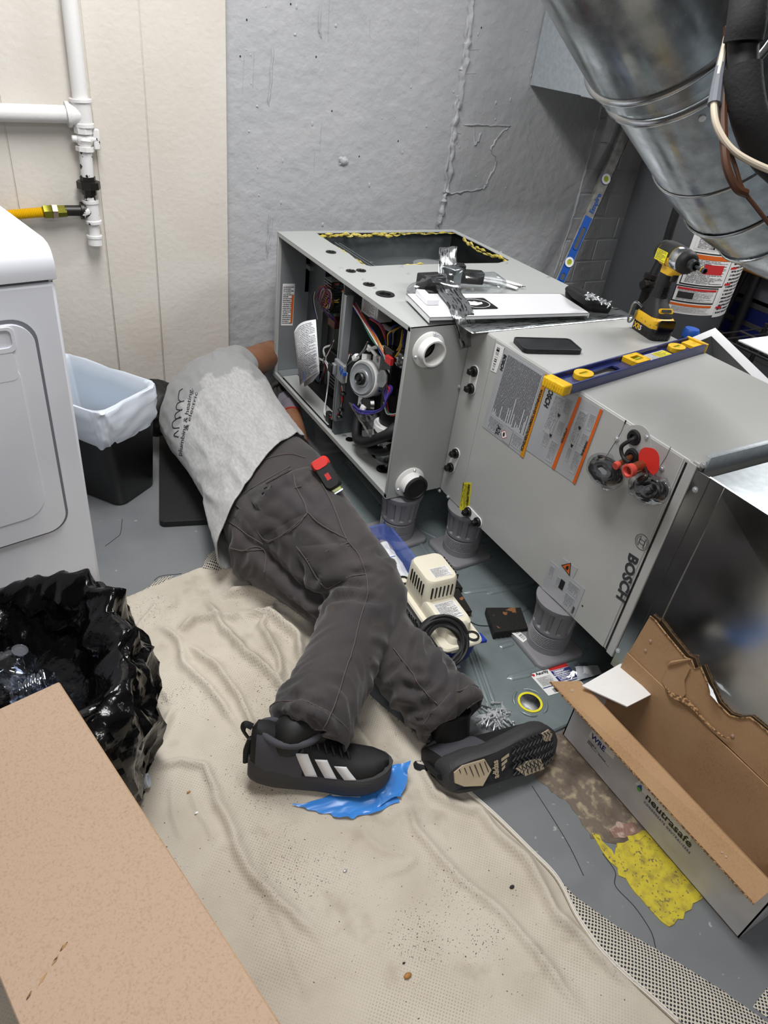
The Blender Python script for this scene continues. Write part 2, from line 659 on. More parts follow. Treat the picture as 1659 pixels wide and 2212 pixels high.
MATS['print_foil'].node_tree.nodes['Principled BSDF'].inputs['Metallic'].default_value = 0.9


def barcode_mat(name, bg='efefee', ink='101012', bars=60):
    m, N, L, P = nt_new(name)
    uv = N.new('ShaderNodeTexCoord')
    sp = N.new('ShaderNodeSeparateXYZ')
    L.new(uv.outputs['UV'], sp.inputs[0])
    wn = N.new('ShaderNodeTexWhiteNoise')
    wn.noise_dimensions = '1D'
    L.new(math_node(N, L, 'FLOOR', math_node(N, L, 'MULTIPLY', sp.outputs[0], bars)), wn.inputs['W'])
    a = math_node(N, L, 'GREATER_THAN', wn.outputs['Value'], 0.5)
    mx = N.new('ShaderNodeMix')
    mx.data_type = 'RGBA'
    mx.inputs['A'].default_value, mx.inputs['B'].default_value = rgb(bg), rgb(ink)
    L.new(a, mx.inputs['Factor'])
    L.new(mx.outputs['Result'], P.inputs['Base Color'])


barcode_mat('barcode')


def canvas_mat():
    """woven drop cloth: fine pin-dots, dirt smudges and specks"""
    m, N, L, P = nt_new('canvas')
    P.inputs['Roughness'].default_value = 0.92
    tc = N.new('ShaderNodeTexCoord')

    def noise_(scale, detail=5):
        n = N.new('ShaderNodeTexNoise')
        n.inputs['Scale'].default_value = scale
        n.inputs['Detail'].default_value = detail
        L.new(tc.outputs['Object'], n.inputs['Vector'])
        return n.outputs['Fac']

    def rng(v, a, b, lo=0, hi=1):
        r = N.new('ShaderNodeMapRange')
        for k, q in zip(('From Min', 'From Max', 'To Min', 'To Max'), (a, b, lo, hi)): r.inputs[k].default_value = q
        L.new(v, r.inputs['Value'])
        return r.outputs[0]

    def mix(a, b, fac):
        mx = N.new('ShaderNodeMix')
        mx.data_type = 'RGBA'
        for k, q in (('A', a), ('B', b)):
            if isinstance(q, tuple): mx.inputs[k].default_value = q
            else: L.new(q, mx.inputs[k])
        L.new(fac, mx.inputs['Factor'])
        return mx.outputs['Result']
    base = mix(rgb('c6beb0'), rgb('b8afa0'), rng(noise_(7), 0.4, 0.7))
    # pin dots on a grid
    sp = N.new('ShaderNodeSeparateXYZ')
    L.new(tc.outputs['Object'], sp.inputs[0])
    fx = math_node(N, L, 'SUBTRACT', math_node(N, L, 'FRACT', math_node(N, L, 'MULTIPLY', math_node(N, L, 'ADD', sp.outputs[0], sp.outputs[1]), 135)), 0.5)
    fy = math_node(N, L, 'SUBTRACT', math_node(N, L, 'FRACT', math_node(N, L, 'MULTIPLY', math_node(N, L, 'SUBTRACT', sp.outputs[0], sp.outputs[1]), 135)), 0.5)
    dd = math_node(N, L, 'ADD', math_node(N, L, 'MULTIPLY', fx, fx), math_node(N, L, 'MULTIPLY', fy, fy))
    dot = math_node(N, L, 'MULTIPLY', math_node(N, L, 'LESS_THAN', dd, 0.07), rng(noise_(5), 0.45, 0.65, 0.1, 0.55))
    base = mix(base, rgb('8a8377'), dot)
    base = mix(base, rgb('94897a'), rng(noise_(9, 8), 0.6, 0.82))
    base = mix(base, rgb('3a322c'), rng(noise_(170, 2), 0.735, 0.76))
    base = mix(base, rgb('2e2823'), math_node(N, L, 'MULTIPLY', rng(noise_(330, 1), 0.68, 0.7), rng(noise_(4, 3), 0.5, 0.6)))
    L.new(base, P.inputs['Base Color'])
    b = N.new('ShaderNodeBump')
    b.inputs['Strength'].default_value = 0.35
    b.inputs['Distance'].default_value = 0.002
    L.new(noise_(260, 3), b.inputs['Height'])
    L.new(b.outputs[0], P.inputs['Normal'])

    # dotted rubber backing of the same cloth
    m, N, L, P = nt_new('dotted_backing')
    P.inputs['Roughness'].default_value = 0.8
    tc = N.new('ShaderNodeTexCoord')
    sp = N.new('ShaderNodeSeparateXYZ')
    L.new(tc.outputs['Object'], sp.inputs[0])
    k = 118
    fx = math_node(N, L, 'SUBTRACT', math_node(N, L, 'FRACT', math_node(N, L, 'MULTIPLY', math_node(N, L, 'ADD', sp.outputs[0], sp.outputs[1]), k)), 0.5)
    fy = math_node(N, L, 'SUBTRACT', math_node(N, L, 'FRACT', math_node(N, L, 'MULTIPLY', math_node(N, L, 'SUBTRACT', sp.outputs[0], sp.outputs[1]), k)), 0.5)
    dd = math_node(N, L, 'ADD', math_node(N, L, 'MULTIPLY', fx, fx), math_node(N, L, 'MULTIPLY', fy, fy))
    mx = N.new('ShaderNodeMix')
    mx.data_type = 'RGBA'
    mx.inputs['A'].default_value, mx.inputs['B'].default_value = rgb('c2bbad'), rgb('22222c')
    L.new(math_node(N, L, 'LESS_THAN', dd, 0.115), mx.inputs['Factor'])
    L.new(mx.outputs['Result'], P.inputs['Base Color'])


canvas_mat()

# heather grey shirt with darker damp patches
m_, N_, L_, P_ = nt_new('shirt_heather')
P_.inputs['Roughness'].default_value = 0.92
P_.inputs['Sheen Weight'].default_value = 0.2
tc_ = N_.new('ShaderNodeTexCoord')


def nz_(scale, lo, hi, detail=6):
    n = N_.new('ShaderNodeTexNoise')
    n.inputs['Detail'].default_value = detail
    if isinstance(scale, tuple):
        mp = N_.new('ShaderNodeMapping')
        mp.inputs['Scale'].default_value = scale
        L_.new(tc_.outputs['Object'], mp.inputs[0])
        L_.new(mp.outputs[0], n.inputs['Vector'])
        n.inputs['Scale'].default_value = 1
    else:
        n.inputs['Scale'].default_value = scale
        L_.new(tc_.outputs['Object'], n.inputs['Vector'])
    r = N_.new('ShaderNodeMapRange')
    r.inputs['From Min'].default_value, r.inputs['From Max'].default_value = lo, hi
    L_.new(n.outputs['Fac'], r.inputs['Value'])
    return r.outputs[0], n.outputs['Fac']


mxa = N_.new('ShaderNodeMix'); mxa.data_type = 'RGBA'
mxa.inputs['A'].default_value, mxa.inputs['B'].default_value = rgb('b4b4b3'), rgb('a2a2a2')
L_.new(nz_((160, 50, 160), 0.35, 0.65)[0], mxa.inputs['Factor'])
mxb = N_.new('ShaderNodeMix'); mxb.data_type = 'RGBA'
L_.new(mxa.outputs['Result'], mxb.inputs['A'])
mxb.inputs['B'].default_value = rgb('8b8c8d')
# damp patch: broad across the upper back (towards the shoulders), ragged edge
spx = N_.new('ShaderNodeSeparateXYZ')
L_.new(tc_.outputs['Object'], spx.inputs[0])
yb_ = math_node(N_, L_, 'ADD', spx.outputs[1], math_node(N_, L_, 'MULTIPLY', nz_(14, 0, 1)[0], 0.32))
damp = N_.new('ShaderNodeMapRange')
damp.inputs['From Min'].default_value, damp.inputs['From Max'].default_value = 2.12, 2.15
L_.new(yb_, damp.inputs['Value'])
dm = math_node(N_, L_, 'MULTIPLY', damp.outputs[0], 0.85)
L_.new(dm, mxb.inputs['Factor'])
L_.new(mxb.outputs['Result'], P_.inputs['Base Color'])
bp_ = N_.new('ShaderNodeBump')
bp_.inputs['Strength'].default_value, bp_.inputs['Distance'].default_value = 0.3, 0.001
L_.new(nz_(500, 0, 1, 2)[1], bp_.inputs['Height'])
L_.new(bp_.outputs[0], P_.inputs['Normal'])

# ------------------------------------------------------------------ room
WY = 2.45      # concrete wall face
BY = 2.42      # beige panelling face
BX = 0.822     # right edge of the panelling
XL, XRR, YN, CZ = -3.0, 5.2, -3.0, 2.42

fl = struct(MB().bb(XL - .1, XRR + .1, YN - .1, WY + .1, -0.1, 0).build('floor', 'floor_paint'))
fl['label'] = 'grey painted concrete basement floor'
struct(MB().bb(XL - .1, XRR + .1, YN - .1, WY + .1, CZ, CZ + .1).build('ceiling', 'ceiling_white'))
struct(MB().bb(XL - .1, XL, YN, WY, 0, CZ).build('wall_left', 'far_wall'))
struct(MB().bb(XRR, XRR + .1, YN, WY, 0, CZ).build('wall_right', 'gray_wall_paint'))
struct(MB().bb(XL, XRR, YN - .1, YN, 0, CZ).build('wall_front', 'far_wall'))

# floor patches: worn bare concrete, yellow paint, cracks


def flat_patch(name, pix, m, z=0.0012, jag=0.004, parent=fl):
    pts = []
    P3 = [Z(*q) for q in pix]
    for i, a in enumerate(P3):
        b = P3[(i + 1) % len(P3)]
        n = max(1, int((b - a).length / 0.012))
        for j in range(n):
            q = a.lerp(b, j / n)
            pts.append((q.x + RNG.normal(0, jag), q.y + RNG.normal(0, jag)))
    return MB().prism(pts, 0, z).build(name, m, parent)


flat_patch('bare_patch', [(1180, 1590), (1260, 1560), (1520, 1830), (1400, 1850), (1340, 1830), (1280, 1810), (1230, 1740), (1140, 1660)], 'bare_concrete')
flat_patch('red_brick_patch', [(1320, 1780), (1365, 1775), (1385, 1800), (1340, 1815), (1322, 1805)], 'red_concrete', 0.0018)
flat_patch('yellow_paint', [(1335, 1825), (1400, 1790), (1530, 1925), (1490, 1965), (1440, 2003), (1395, 1955), (1340, 1890), (1290, 1825), (1278, 1803), (1295, 1803), (1330, 1845)], 'yellow_floor_paint', 0.002, 0.003)
for pix in ([(1300, 1845), (1325, 1880), (1335, 1915), (1370, 1960), (1400, 2010), (1420, 2050)],
            [(1145, 1700), (1190, 1770), (1230, 1830), (1265, 1890)],
            [(225, 1180), (250, 1165), (262, 1150), (265, 1120)], [(330, 1255), (350, 1243), (385, 1240)]):
    P3 = [Z(*q, 0.0003) + Vector((RNG.normal(0, .003), RNG.normal(0, .003), 0)) for q in pix]
    MB().tube(P3, 0.0009, 5, True, 6).build('crack', 'crack_dark', fl)
P3 = [Z(*q, 0.0003) for q in [(1340, 1830), (1395, 1905), (1445, 1985)]]
MB().tube(P3, 0.0008, 5, True, 4).build('crack', 'crack_dark', fl)

# concrete back wall with a plaster ridge, patches, drips and a brick pier at its right
wb = struct(MB().bb(BX - .1, XRR, WY, WY + .1, 0, CZ).build('wall_back', 'gray_wall_paint'))
wb['label'] = 'light grey painted rough concrete wall with plaster ridge'


def wall_bead(name, pix, rad, k=6, jit=0.002, n=6, flat=0.5):
    P3 = smoothpath([Y(px, py, WY - 0.0005) for px, py in pix], k)
    P3 = [q + Vector((RNG.normal(0, jit), 0, RNG.normal(0, jit))) for q in P3]
    rr = [abs(rad * (1 + RNG.normal(0, 0.25))) for _ in P3]
    rr[0] = rr[-1] = rad * 0.2
    M = MB()
    M.tube(P3, rr, n, True)
    return M.build(name, 'gray_wall_paint', wb, 60)


wall_bead('plaster_ridge', [(1022, -30), (1014, 60), (1004, 130), (996, 200), (984, 260), (976, 330), (968, 400), (960, 430), (950, 470), (945, 500)], 0.011, 8, 0.003)
wall_bead('plaster_ridge', [(1012, 30), (1002, 130), (992, 190), (980, 250), (966, 360), (958, 420)], 0.006, 8, 0.004)
for pix in ([(960, 420), (1010, 412), (1045, 405), (1055, 385), (1072, 350), (1062, 322), (1080, 290), (1100, 272)],
            [(1000, 270), (1060, 270), (1105, 272)], [(1024, 270), (1026, 312), (1040, 285)],
            [(1010, 105), (1035, 106)], [(1005, 158), (1030, 157)], [(985, 285), (995, 290)]):
    wall_bead('plaster_crack', pix, 0.0035, 6, 0.0025)
for pix in ([(693, 0), (690, 60), (695, 85)], [(712, 0), (708, 95)], [(550, 110), (547, 190)], [(590, 95), (585, 170), (580, 230)], [(527, 120), (524, 200)],
            [(695, 260), (691, 330)], [(583, 455), (580, 500), (577, 560)], [(905, 60), (902, 120)], [(680, 330), (678, 370)], [(800, 40), (799, 80)], [(590, 470), (583, 540)]):
    wall_bead('paint_drip', pix, 0.0032, 5, 0.0012)
MBk = MB()
for i in range(14):
    c = Y(741 + RNG.normal(0, 4), 350 + RNG.normal(0, 7), WY)
    MBk.ball(c, abs(RNG.normal(0.008, 0.003)), 7, 5, sc=(1, 0.7, 1))
MBk.build('plaster_lump', 'gray_wall_paint', wb, 60)
for px, py in [(683, 123), (717, 240), (519, 122), (776, 338), (533, 43), (628, 9), (860, 305), (1040, 60)]:
    c = Y(px, py, WY)
    MB().ball(c, 0.0028, 6, 4, sc=(1, .25, 1.3)).build('pinhole', 'crack_dark', wb)
for i in range(45):
    px, py = RNG.uniform(510, 1180), RNG.uniform(10, 490)
    c = Y(px, py, WY)
    if i == 0: bump_me = MB().ball((0, 0, 0), 1, 6, 4, sc=(1, .5, 1)).mesh('paint_bump', 60)
    o = link('paint_bump', bump_me, 'gray_wall_plain', wb)
    o.location = c
    s_ = abs(RNG.normal(0.0028, 0.0012)) + 0.001
    o.scale = (s_, s_, s_ * RNG.uniform(0.8, 2))
# painted brick pier (right of the vertical joint)
bx0 = 2.44
for row in range(14):
    z = 0.02 + row * 0.1
    xx = bx0 + (0.0 if row % 2 else -0.1)
    for i in range(6):
        a, b = max(bx0, xx + i * 0.2), xx + (i + 1) * 0.2
        if b - a < 0.03: continue
        w, h = b - a - 0.008, 0.092
        t = RNG.uniform(0.0015, 0.0045)
        M = MB()
        M.bb(a + .004, b - .004, WY - t, WY + 0.002, z, z + h)
        M.build('brick', 'gray_wall_paint', wb, 35, 0.003, 1)
wall_bead('pier_joint', [(1310, 190), (1275, 330), (1240, 460), (1195, 600)], 0.005, 10, 0.002)

# beige vertical panelling (tongue-and-groove boards) in front of the wall
wp = struct(MB().bb(XL, BX, BY + 0.0025, WY + 0.1, 0, CZ).build('wall_back_panelled', 'beige_paint'))
wp['label'] = 'beige painted panelling with vertical grooves beside grey concrete wall'
ed = [XL, -1.3, -.95, -.6, -.39, -.2, .0, .181, .416, .572, BX]
for i in range(len(ed) - 1):
    g = 0.0011
    MB().bb(ed[i] + g, ed[i + 1] - g * (i < len(ed) - 2), BY, BY + 0.012, 0, CZ).build('panel', 'beige_paint', wp, 35, 0.0016, 1)
# ------------------------------------------------------------------ furnace, coil cabinet, plenum
XF, XC, XRT = 0.9517, 1.1416, 1.684
Z0, Z1, YB, YF, YC = 0.18, 0.7085, 2.295, 1.405, 0.6545
S = 0.0022     # sheet thickness
fu = thing('gas_furnace', 'grey gas furnace lying horizontally on grey feet, front open showing wires', 'furnace', (1.3, 1.85, Z0))
up = Matrix.Identity(4)
# top sheet with the torn return-air opening and the round knock-out holes
opening = [Z(683, 503, Z1), Z(717, 526, Z1), Z(753, 547, Z1), Z(781, 570, Z1), Z(800, 575, Z1), Z(860, 572, Z1), Z(920, 571, Z1), Z(1000, 569, Z1), Z(1076, 568, Z1), Z(1101, 562, Z1), Z(1040, 530, Z1), Z(977, 500, Z1), Z(900, 501, Z1), Z(780, 502, Z1)]
opening = [(q.x, q.y) for q in opening]
gr = [(715, 545, .015), (758, 586, .0135), (780, 585, .0135), (797, 615, .0155), (832, 636, .024)]
hol = []
for px, py, rr in gr:
    q = Z(px, py, Z1)
    hol.append(circ(rr, 14, q.x, q.y))
MB().prism([(XF, YF), (XRT, YF), (XRT, YB), (XF, YB)], Z1 - S, Z1, None, [opening] + hol).build('top_sheet', 'furnace_gray', fu, 30)
for px, py, rr in gr:
    q = Z(px, py, Z1)
    M = MB(Matrix.Translation(q))
    M.lathe([(rr * .62, -.006), (rr * .68, .001), (rr * .85, .0035), (rr * 1.12, .0022), (rr * 1.15, .0002), (rr * .9, -.001), (rr * .62, -.006)], None, 20, False)
    M.lathe([(0.0001, -.007), (rr * .64, -.0055)], None, 16, False)
    M.build('grommet', 'grommet', fu)
# torn insulation round the opening
def fluff(pts, wdt, hgt, name='insulation'):
    M = MB()
    for i in range(len(pts) - 1):
        a, b = Vector(pts[i]), Vector(pts[i + 1])
        n = max(2, int((b - a).length / 0.012))
        for j in range(n):
            c = a.lerp(b, (j + RNG.uniform(0, 1)) / n)
            c += Vector((RNG.normal(0, .002), RNG.normal(0, .002), -hgt * RNG.uniform(.1, .9)))
            d_ = (b - a).normalized() * .016
            s_ = RNG.uniform(.5, 1.1)
            M.tube([c - d_, c + Vector((RNG.normal(0, .002), RNG.normal(0, .002), RNG.normal(0, .002))), c + d_], [wdt * .15, wdt * s_, wdt * .15], 6, True, 3)
    return M.build(name, 'insulation_yellow', fu, 80)
fluff([Z(695, 505, Z1), Z(760, 504, Z1), Z(860, 503, Z1)], 0.008, 0.012)
fluff([Z(860, 502, Z1), Z(975, 502, Z1)], 0.003, 0.006)
fluff([Z(1000, 516, Z1), Z(1035, 536, Z1), Z(1060, 546, Z1), Z(1098, 562, Z1)], 0.006, 0.012)
fluff([Z(880, 571, Z1), Z(915, 571, Z1)], 0.004, 0.003)
fluff([Z(690, 508, Z1), Z(753, 549, Z1), Z(790, 572, Z1)], 0.002, 0.004)
# other outer sheets
MB().bb(XRT - S, XRT, YF, YB, Z0, Z1 - S).build('side_panel', 'furnace_gray', fu)
MB().bb(XF, XRT, YB - S, YB, Z0, Z1 - S).build('end_panel', 'furnace_gray', fu)
bh = []
for px, py, rr in [(722, 927, .014), (743, 925, .014), (755, 951, .014), (828, 1015, .024), (822, 985, .03)]:
    q = Z(px, py, Z0)
    bh.append((q.x, q.y, rr))
MB().prism([(XF, YF), (XRT, YF), (XRT, YB), (XF, YB)], Z0, Z0 + S, None).build('bottom_sheet', 'furnace_gray', fu, 30)
for x, y, rr in bh:
    M = MB(Matrix.Translation((x, y, Z0 + S)))
    M.lathe([(rr, 0), (rr * .95, .003), (rr * .7, .0035), (0.0001, .0025)], None, 18, False)
    M.build('plug', 'black_gloss', fu)
for px, py in [(744, 941), (766, 962)]:
    q = Z(px, py, Z0 + S)
    MB(Matrix.Translation(q)).lathe([(.009, 0), (.008, .001), (.0001, .0012)], None, 16, False).build('knockout', 'inner_gray', fu)
# end plate facing the camera, with the two pipe collars
face = [(XF, Z0), (XRT, Z0), (XRT, Z1), (XF, Z1)]
c1, c2 = Y(925, 755, YF), Y(884, 1041, YF)
ME = frame((0, YF, 0), (1, 0, 0), None, (0, -1, 0))     # local x=world x, y=world z, z=-y
MB(ME).prism(face, -S, 0, None, [circ(.036, 24, c1.x, c1.z)]).build('end_plate', 'furnace_gray', fu, 30)
def collar(c, cap):
    M = MB(frame(c, (1, 0, 0), None, (0, -1, 0)))
    M.lathe([(.049, 0), (.049, .004), (.046, .006), (.038, .008), (.036, .03), (.0355, .032), (.031, .032), (.0305, .03), (.0305, -.015)], None, 36, False)
    co = M.build('pipe_collar', 'white_pvc', fu, 40)
    for a in (80, 200, 320):
        p = c + Vector((math.cos(math.radians(a)) * .043, -.006, math.sin(math.radians(a)) * .043))
        MB(frame(p, (1, 0, 0), None, (0, -1, 0))).lathe([(.005, 0), (.0045, .002), (.003, .004), (.0001, .0042)], None, 8, False).build('screw', 'screw_zinc', co)
    if cap:
        M = MB(frame(c + Vector((.004, -.012, -.004)), (1, 0, 0), None, (0, -1, 0)))
        M.lathe([(.036, 0), (.039, .01), (.039, .024), (.036, .027), (.031, .027), (.0295, .023), (.0001, .022)], None, 36, False)
        M.build('rubber_cap', 'black_rubber', co)
    return co
collar(c1, False)
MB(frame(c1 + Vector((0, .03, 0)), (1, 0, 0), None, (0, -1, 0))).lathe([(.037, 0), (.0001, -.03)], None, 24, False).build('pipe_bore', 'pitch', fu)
collar(c2, True)
# rim flanges round the open front
rim = MB()
rim.bb(XF, XF + .022, YF + .0035, YB - S, Z1 - .014, Z1 - S)
rim.build('front_rim', 'furnace_gray', fu, 30, .0012, 1)
MB().bb(XF, XF + .012, YF + .0035, YB - S, Z0 + S, Z0 + .016).build('front_rim', 'furnace_gray', fu, 30, .0012, 1)
MB().bb(XF, XF + .01, YF + .0035, YF + .016, Z0 + S, Z1 - S).build('front_rim', 'furnace_gray', fu, 30, .0012, 1)
MB().bb(XF, XF + .014, YB - .012, YB - S, Z0 + S, Z1 - S).build('front_rim', 'furnace_gray', fu, 30, .0012, 1)
# screws on the top sheet
scr = MB().lathe([(.006, 0), (.006, .0012), (.0035, .0015), (.0035, .004), (.0001, .0042)], None, 8, False).mesh('screw')
for px, py in [(737, 580), (785, 605), (810, 623), (868, 577), (882, 592), (905, 600), (1082, 545), (1095, 570), (1185, 600), (945, 727)]:
    o = link('screw', scr, 'screw_zinc', fu)
    o.location = Z(px, py, Z1)
# ---- interior, rear (control) compartment
XI = 1.075
MB().bb(XF + .014, XI + .03, YB - .012, YB - .008, Z0 + .02, Z1 - S).build('liner_panel', 'inner_gray', fu)
MB().bb(XI, XI + .004, YB - .14, YB - .004, Z0 + .02, Z1 - S).build('liner_panel', 'dark_gray_metal', fu)
MB().bb(XI + .03, XI + .034, 1.80, YB - .13, Z0 + .01, Z1 - S).build('control_plate', 'dark_gray_metal', fu)
MB().bb(XF + .02, XI + .3, 1.86, YB - .03, Z0 + .004, Z0 + .01).build('compartment_floor', 'black_foil', fu)
fy = MB()
fy.bb(XF + .016, XF + .075, 1.845, YB - .05, Z0 + .016, Z0 + .02)
fy.build('floor_flange', 'furnace_gray', fu, 30, .001, 1)
MB().bb(XF + .012, XF + .1, YB - .06, YB - .014, Z0 + .014, Z0 + .024).build('floor_flange', 'inner_gray', fu)
# rating label on the liner panel
a, b = Y(611, 613, YB - .012), Y(637, 613, YB - .012)
e, f_ = Y(607, 703, YB - .012), Y(632, 703, YB - .012)
slab('warning_label', [e, f_, b, a], 'print_white', fu, .0006, (0, -1, 0))
slab('label_stripe', [e.lerp(f_, .78) + Vector((0, -.0008, .01)), e.lerp(f_, .95) + Vector((0, -.0008, .01)), a.lerp(b, .95) + Vector((0, -.0008, -.04)), a.lerp(b, .78) + Vector((0, -.0008, -.04))], 'label_orange', fu, .0006, (0, -1, 0))
# divider post between the compartments
YD = 1.80
MB().bb(XF + .012, XF + .35, YD, YD + .004, Z0 + S, Z1 - S).build('divider', 'dark_gray_metal', fu)
MB().bb(XF + .012, XF + .04, YD - .012, YD + .014, Z0 + .06, Z1 - .05).build('divider_post', 'inner_gray', fu, 30, .002, 1)
p = X(716, 760, XF + .012)
M = MB(Matrix.Translation((XF + .012, YD - .03, p.z - .03)))
M.bb(-.012, .0, -.03, .035, -.03, .03).bb(-.022, -.012, .012, .032, -.018, .018)
M.build('divider_clip', 'inner_gray', fu, 30, .003, 2)
MB(Matrix.Translation((XF - .012, YD + .002, p.z - .03))).bb(-.004, 0.004, -.01, .014, -.016, .014).build('door_switch', 'black_plastic', fu, 30, .002, 1)
M = MB(Matrix.Translation((XF + .012, YD - .066, p.z - .025)))
for i in range(4): M.bb(-.014, -.002, i * .008, i * .008 + .006, -.006 + (i % 2) * .01, .006 + (i % 2) * .01)
wb_ = M.build('wire_connector', 'level_blue', fu)
# control board with heatsink, capacitors, relays
bd = MB().bb(XI + .018, XI + .022, 1.845, 2.09, .36, .60).build('control_board', 'board_green', fu)
M = MB()
for i in range(13): M.bb(XI - .03, XI + .018, 2.045, 2.10, .505 + i * .0088, .507 + i * .0088)
M.bb(XI + .012, XI + .018, 2.045, 2.10, .50, .62)
M.build('heatsink', 'galv', bd)
for i in range(34):
    y, z, rr = RNG.uniform(1.86, 2.05), RNG.uniform(.37, .52), RNG.uniform(.003, .007)
    if RNG.rand() < .5:
        MB().cyl((XI + .018, y, z), (XI + .018 - rr * 2.2, y, z), rr, n=10).build('capacitor', 'galv' if RNG.rand() < .6 else 'black_plastic', bd)
    else:
        MB().box((XI + .012, y, z), (.014, rr * 3, rr * 2.2)).build('relay', random.choice(['black_plastic', 'board_green', 'white_pvc', 'black_plastic']), bd)
MB().bb(XI - .01, XI + .018, 1.88, 1.90, .40, .42).build('terminal', 'white_pvc', bd)
MB().bb(XI - .02, XI + .018, 2.02, 2.07, .46, .485).build('terminal', 'wire_brown', bd)
MB().bb(XI, XI + .03, 2.03, 2.09, .2, .36).build('transformer', 'black_plastic', fu, 30, .003, 1)
M = MB()
for i in range(7): M.bb(XI - .01, XI + .02, 1.95, 2.06, .24 + i * .013, .247 + i * .013)
M.build('transformer_core', 'steel_dark', fu)
# wire looms behind the post
xw = XI - .01
def xw_(px, py, x): return X(px, py, x)
loomcols = ['red', 'white', 'yellow', 'brown', 'black', 'purple', 'red', 'orange', 'yellow', 'white', 'brown', 'red']
spline_wires(fu, 'wire', [xw_(690, 650, xw), xw_(700, 625, xw - .02), xw_(716, 640, xw - .02), xw_(712, 668, xw - .02), xw_(705, 672, xw), xw_(722, 690, xw)], loomcols[:7], .0017, .006)
spline_wires(fu, 'wire', [xw_(698, 665, xw), xw_(705, 640, xw - .02), xw_(722, 612, xw), xw_(735, 605, xw + .02)], ['red', 'brown', 'black', 'orange', 'red'], .0017, .005)
spline_wires(fu, 'wire', [xw_(690, 645, xw), xw_(702, 618, xw - .01), xw_(728, 614, xw)], ['white', 'red', 'brown', 'gray'], .0017, .006)
spline_wires(fu, 'wire', [xw_(704, 668, xw - .02), xw_(715, 655, xw - .02), xw_(730, 652, xw)], ['yellow', 'white', 'yellow'], .0018, .004)
spline_wires(fu, 'wire', [xw_(704, 668, xw - .01), xw_(718, 685, xw - .02), xw_(727, 700, xw)], ['red', 'black', 'green', 'red', 'blue'], .0018, .004)
spline_wires(fu, 'wire', [xw_(685, 690, xw), xw_(676, 650, xw - .01), xw_(680, 630, xw)], ['white', 'black', 'purple'], .0016, .002)
spline_wires(fu, 'wire', [xw_(720, 740, xw), xw_(705, 770, xw - .02), xw_(702, 780, xw - .02), xw_(700, 800, xw - .02), xw_(693, 830, xw)], ['red', 'white', 'black', 'blue'], .0018, .005)
spline_wires(fu, 'wire', [xw_(718, 745, xw), xw_(698, 755, xw - .03), xw_(703, 778, xw - .02), xw_(688, 775, xw), xw_(690, 785, xw)], ['white', 'white'], .0022, .003)
spline_wires(fu, 'wire', [xw_(704, 778, xw - .02), xw_(712, 800, xw - .02), xw_(708, 850, xw - .03), xw_(704, 890, XF + .03), xw_(716, 905, XF + .03)], ['white', 'white', 'gray'], .0022, .003)
spline_wires(fu, 'wire', [xw_(716, 905, XF + .02), xw_(732, 897, XF + .02), xw_(738, 880, XF + .02), xw_(741, 855, XF + .02), xw_(738, 825, XF + .03), xw_(744, 800, XF + .03), xw_(757, 765, XF + .05)], ['white', 'black', 'white', 'black', 'red'], .0023, .003)
for px, py in [(733, 900), (736, 885), (741, 850)]:
    c = X(px, py, XF + .02)
    MB().ball(c, .011, 8, 6, sc=(1, 1, .6)).build('cable_tie', 'black_plastic', fu)
c = X(712, 905, XF + .03)
MB().box(c, (.02, .035, .05)).build('grommet_strip', 'black_foil', fu, 30, .006, 2)
c = X(744, 815, XF + .03)
MB().box(c, (.014, .016, .036)).build('plug_connector', 'pump_cream', fu, 30, .002, 1)
# ---- interior, front (burner) compartment
MB().bb(XF + .34, XF + .344, YF + .004, YD, Z0 + .01, Z1 - S).build('burner_backplate', 'black_foil', fu)
MB().bb(XF + .16, XF + .34, 1.50, 1.72, .38, .62).build('burner_box', 'black_foil', fu, 30, .006, 2)
p = X(800, 660, XF + .06)
M = MB(Matrix.Translation((XF + .06, p.y, p.z)))
M.bb(-.002, .05, -.05, .05, -.035, .03)
lb = M.build('ignition_module', 'white_enamel', fu, 30, .002, 1)
slab('module_label', [(XF + .0575, p.y + .04, p.z - .03), (XF + .0575, p.y - .04, p.z - .03), (XF + .0575, p.y - .04, p.z + .025), (XF + .0575, p.y + .04, p.z + .025)], 'print_white', lb, .0006, (-1, 0, 0))
# white pressure hose
MB().tube([X(757, 800, 1.06), X(760, 760, 1.05), X(760, 720, 1.05), X(766, 700, 1.06), X(785, 688, 1.08), X(815, 697, 1.1), X(850, 715, 1.14)], .0085, 12, True, 6).build('pressure_hose', 'white_pvc', fu)
MB().tube([X(757, 850, 1.05), X(759, 810, 1.05), X(764, 880, 1.05)], .007, 10, True, 6).build('pressure_hose', 'gap_gray', fu)
MB().tube([X(815, 770, 1.0), X(800, 752, 1.0), X(795, 748, 1.0), X(797, 756, 1.0), X(812, 750, 1.0), X(832, 752, 1.0), X(838, 770, 1.0), X(828, 800, 1.0)], .0055, 10, True, 6).build('pressure_hose', 'white_pvc', fu)
spline_wires(fu, 'wire', [X(742, 630, 1.02), X(765, 655, 1.0), X(785, 690, .99), X(808, 725, .985), X(825, 755, .985), X(836, 775, .99)], ['red', 'yellow', 'yellow', 'blue', 'white', 'orange', 'red', 'green', 'yellow', 'blue', 'brown'], .0021, .004)
spline_wires(fu, 'wire', [X(800, 690, 1.0), X(822, 705, 1.0), X(832, 740, 1.0), X(836, 765, 1.0)], ['red', 'red', 'purple'], .002, .004)
spline_wires(fu, 'wire', [X(836, 770, 1.0), X(842, 740, 1.0), X(850, 715, 1.0), X(866, 705, 1.02)], ['yellow', 'blue', 'gray', 'black'], .002, .006)
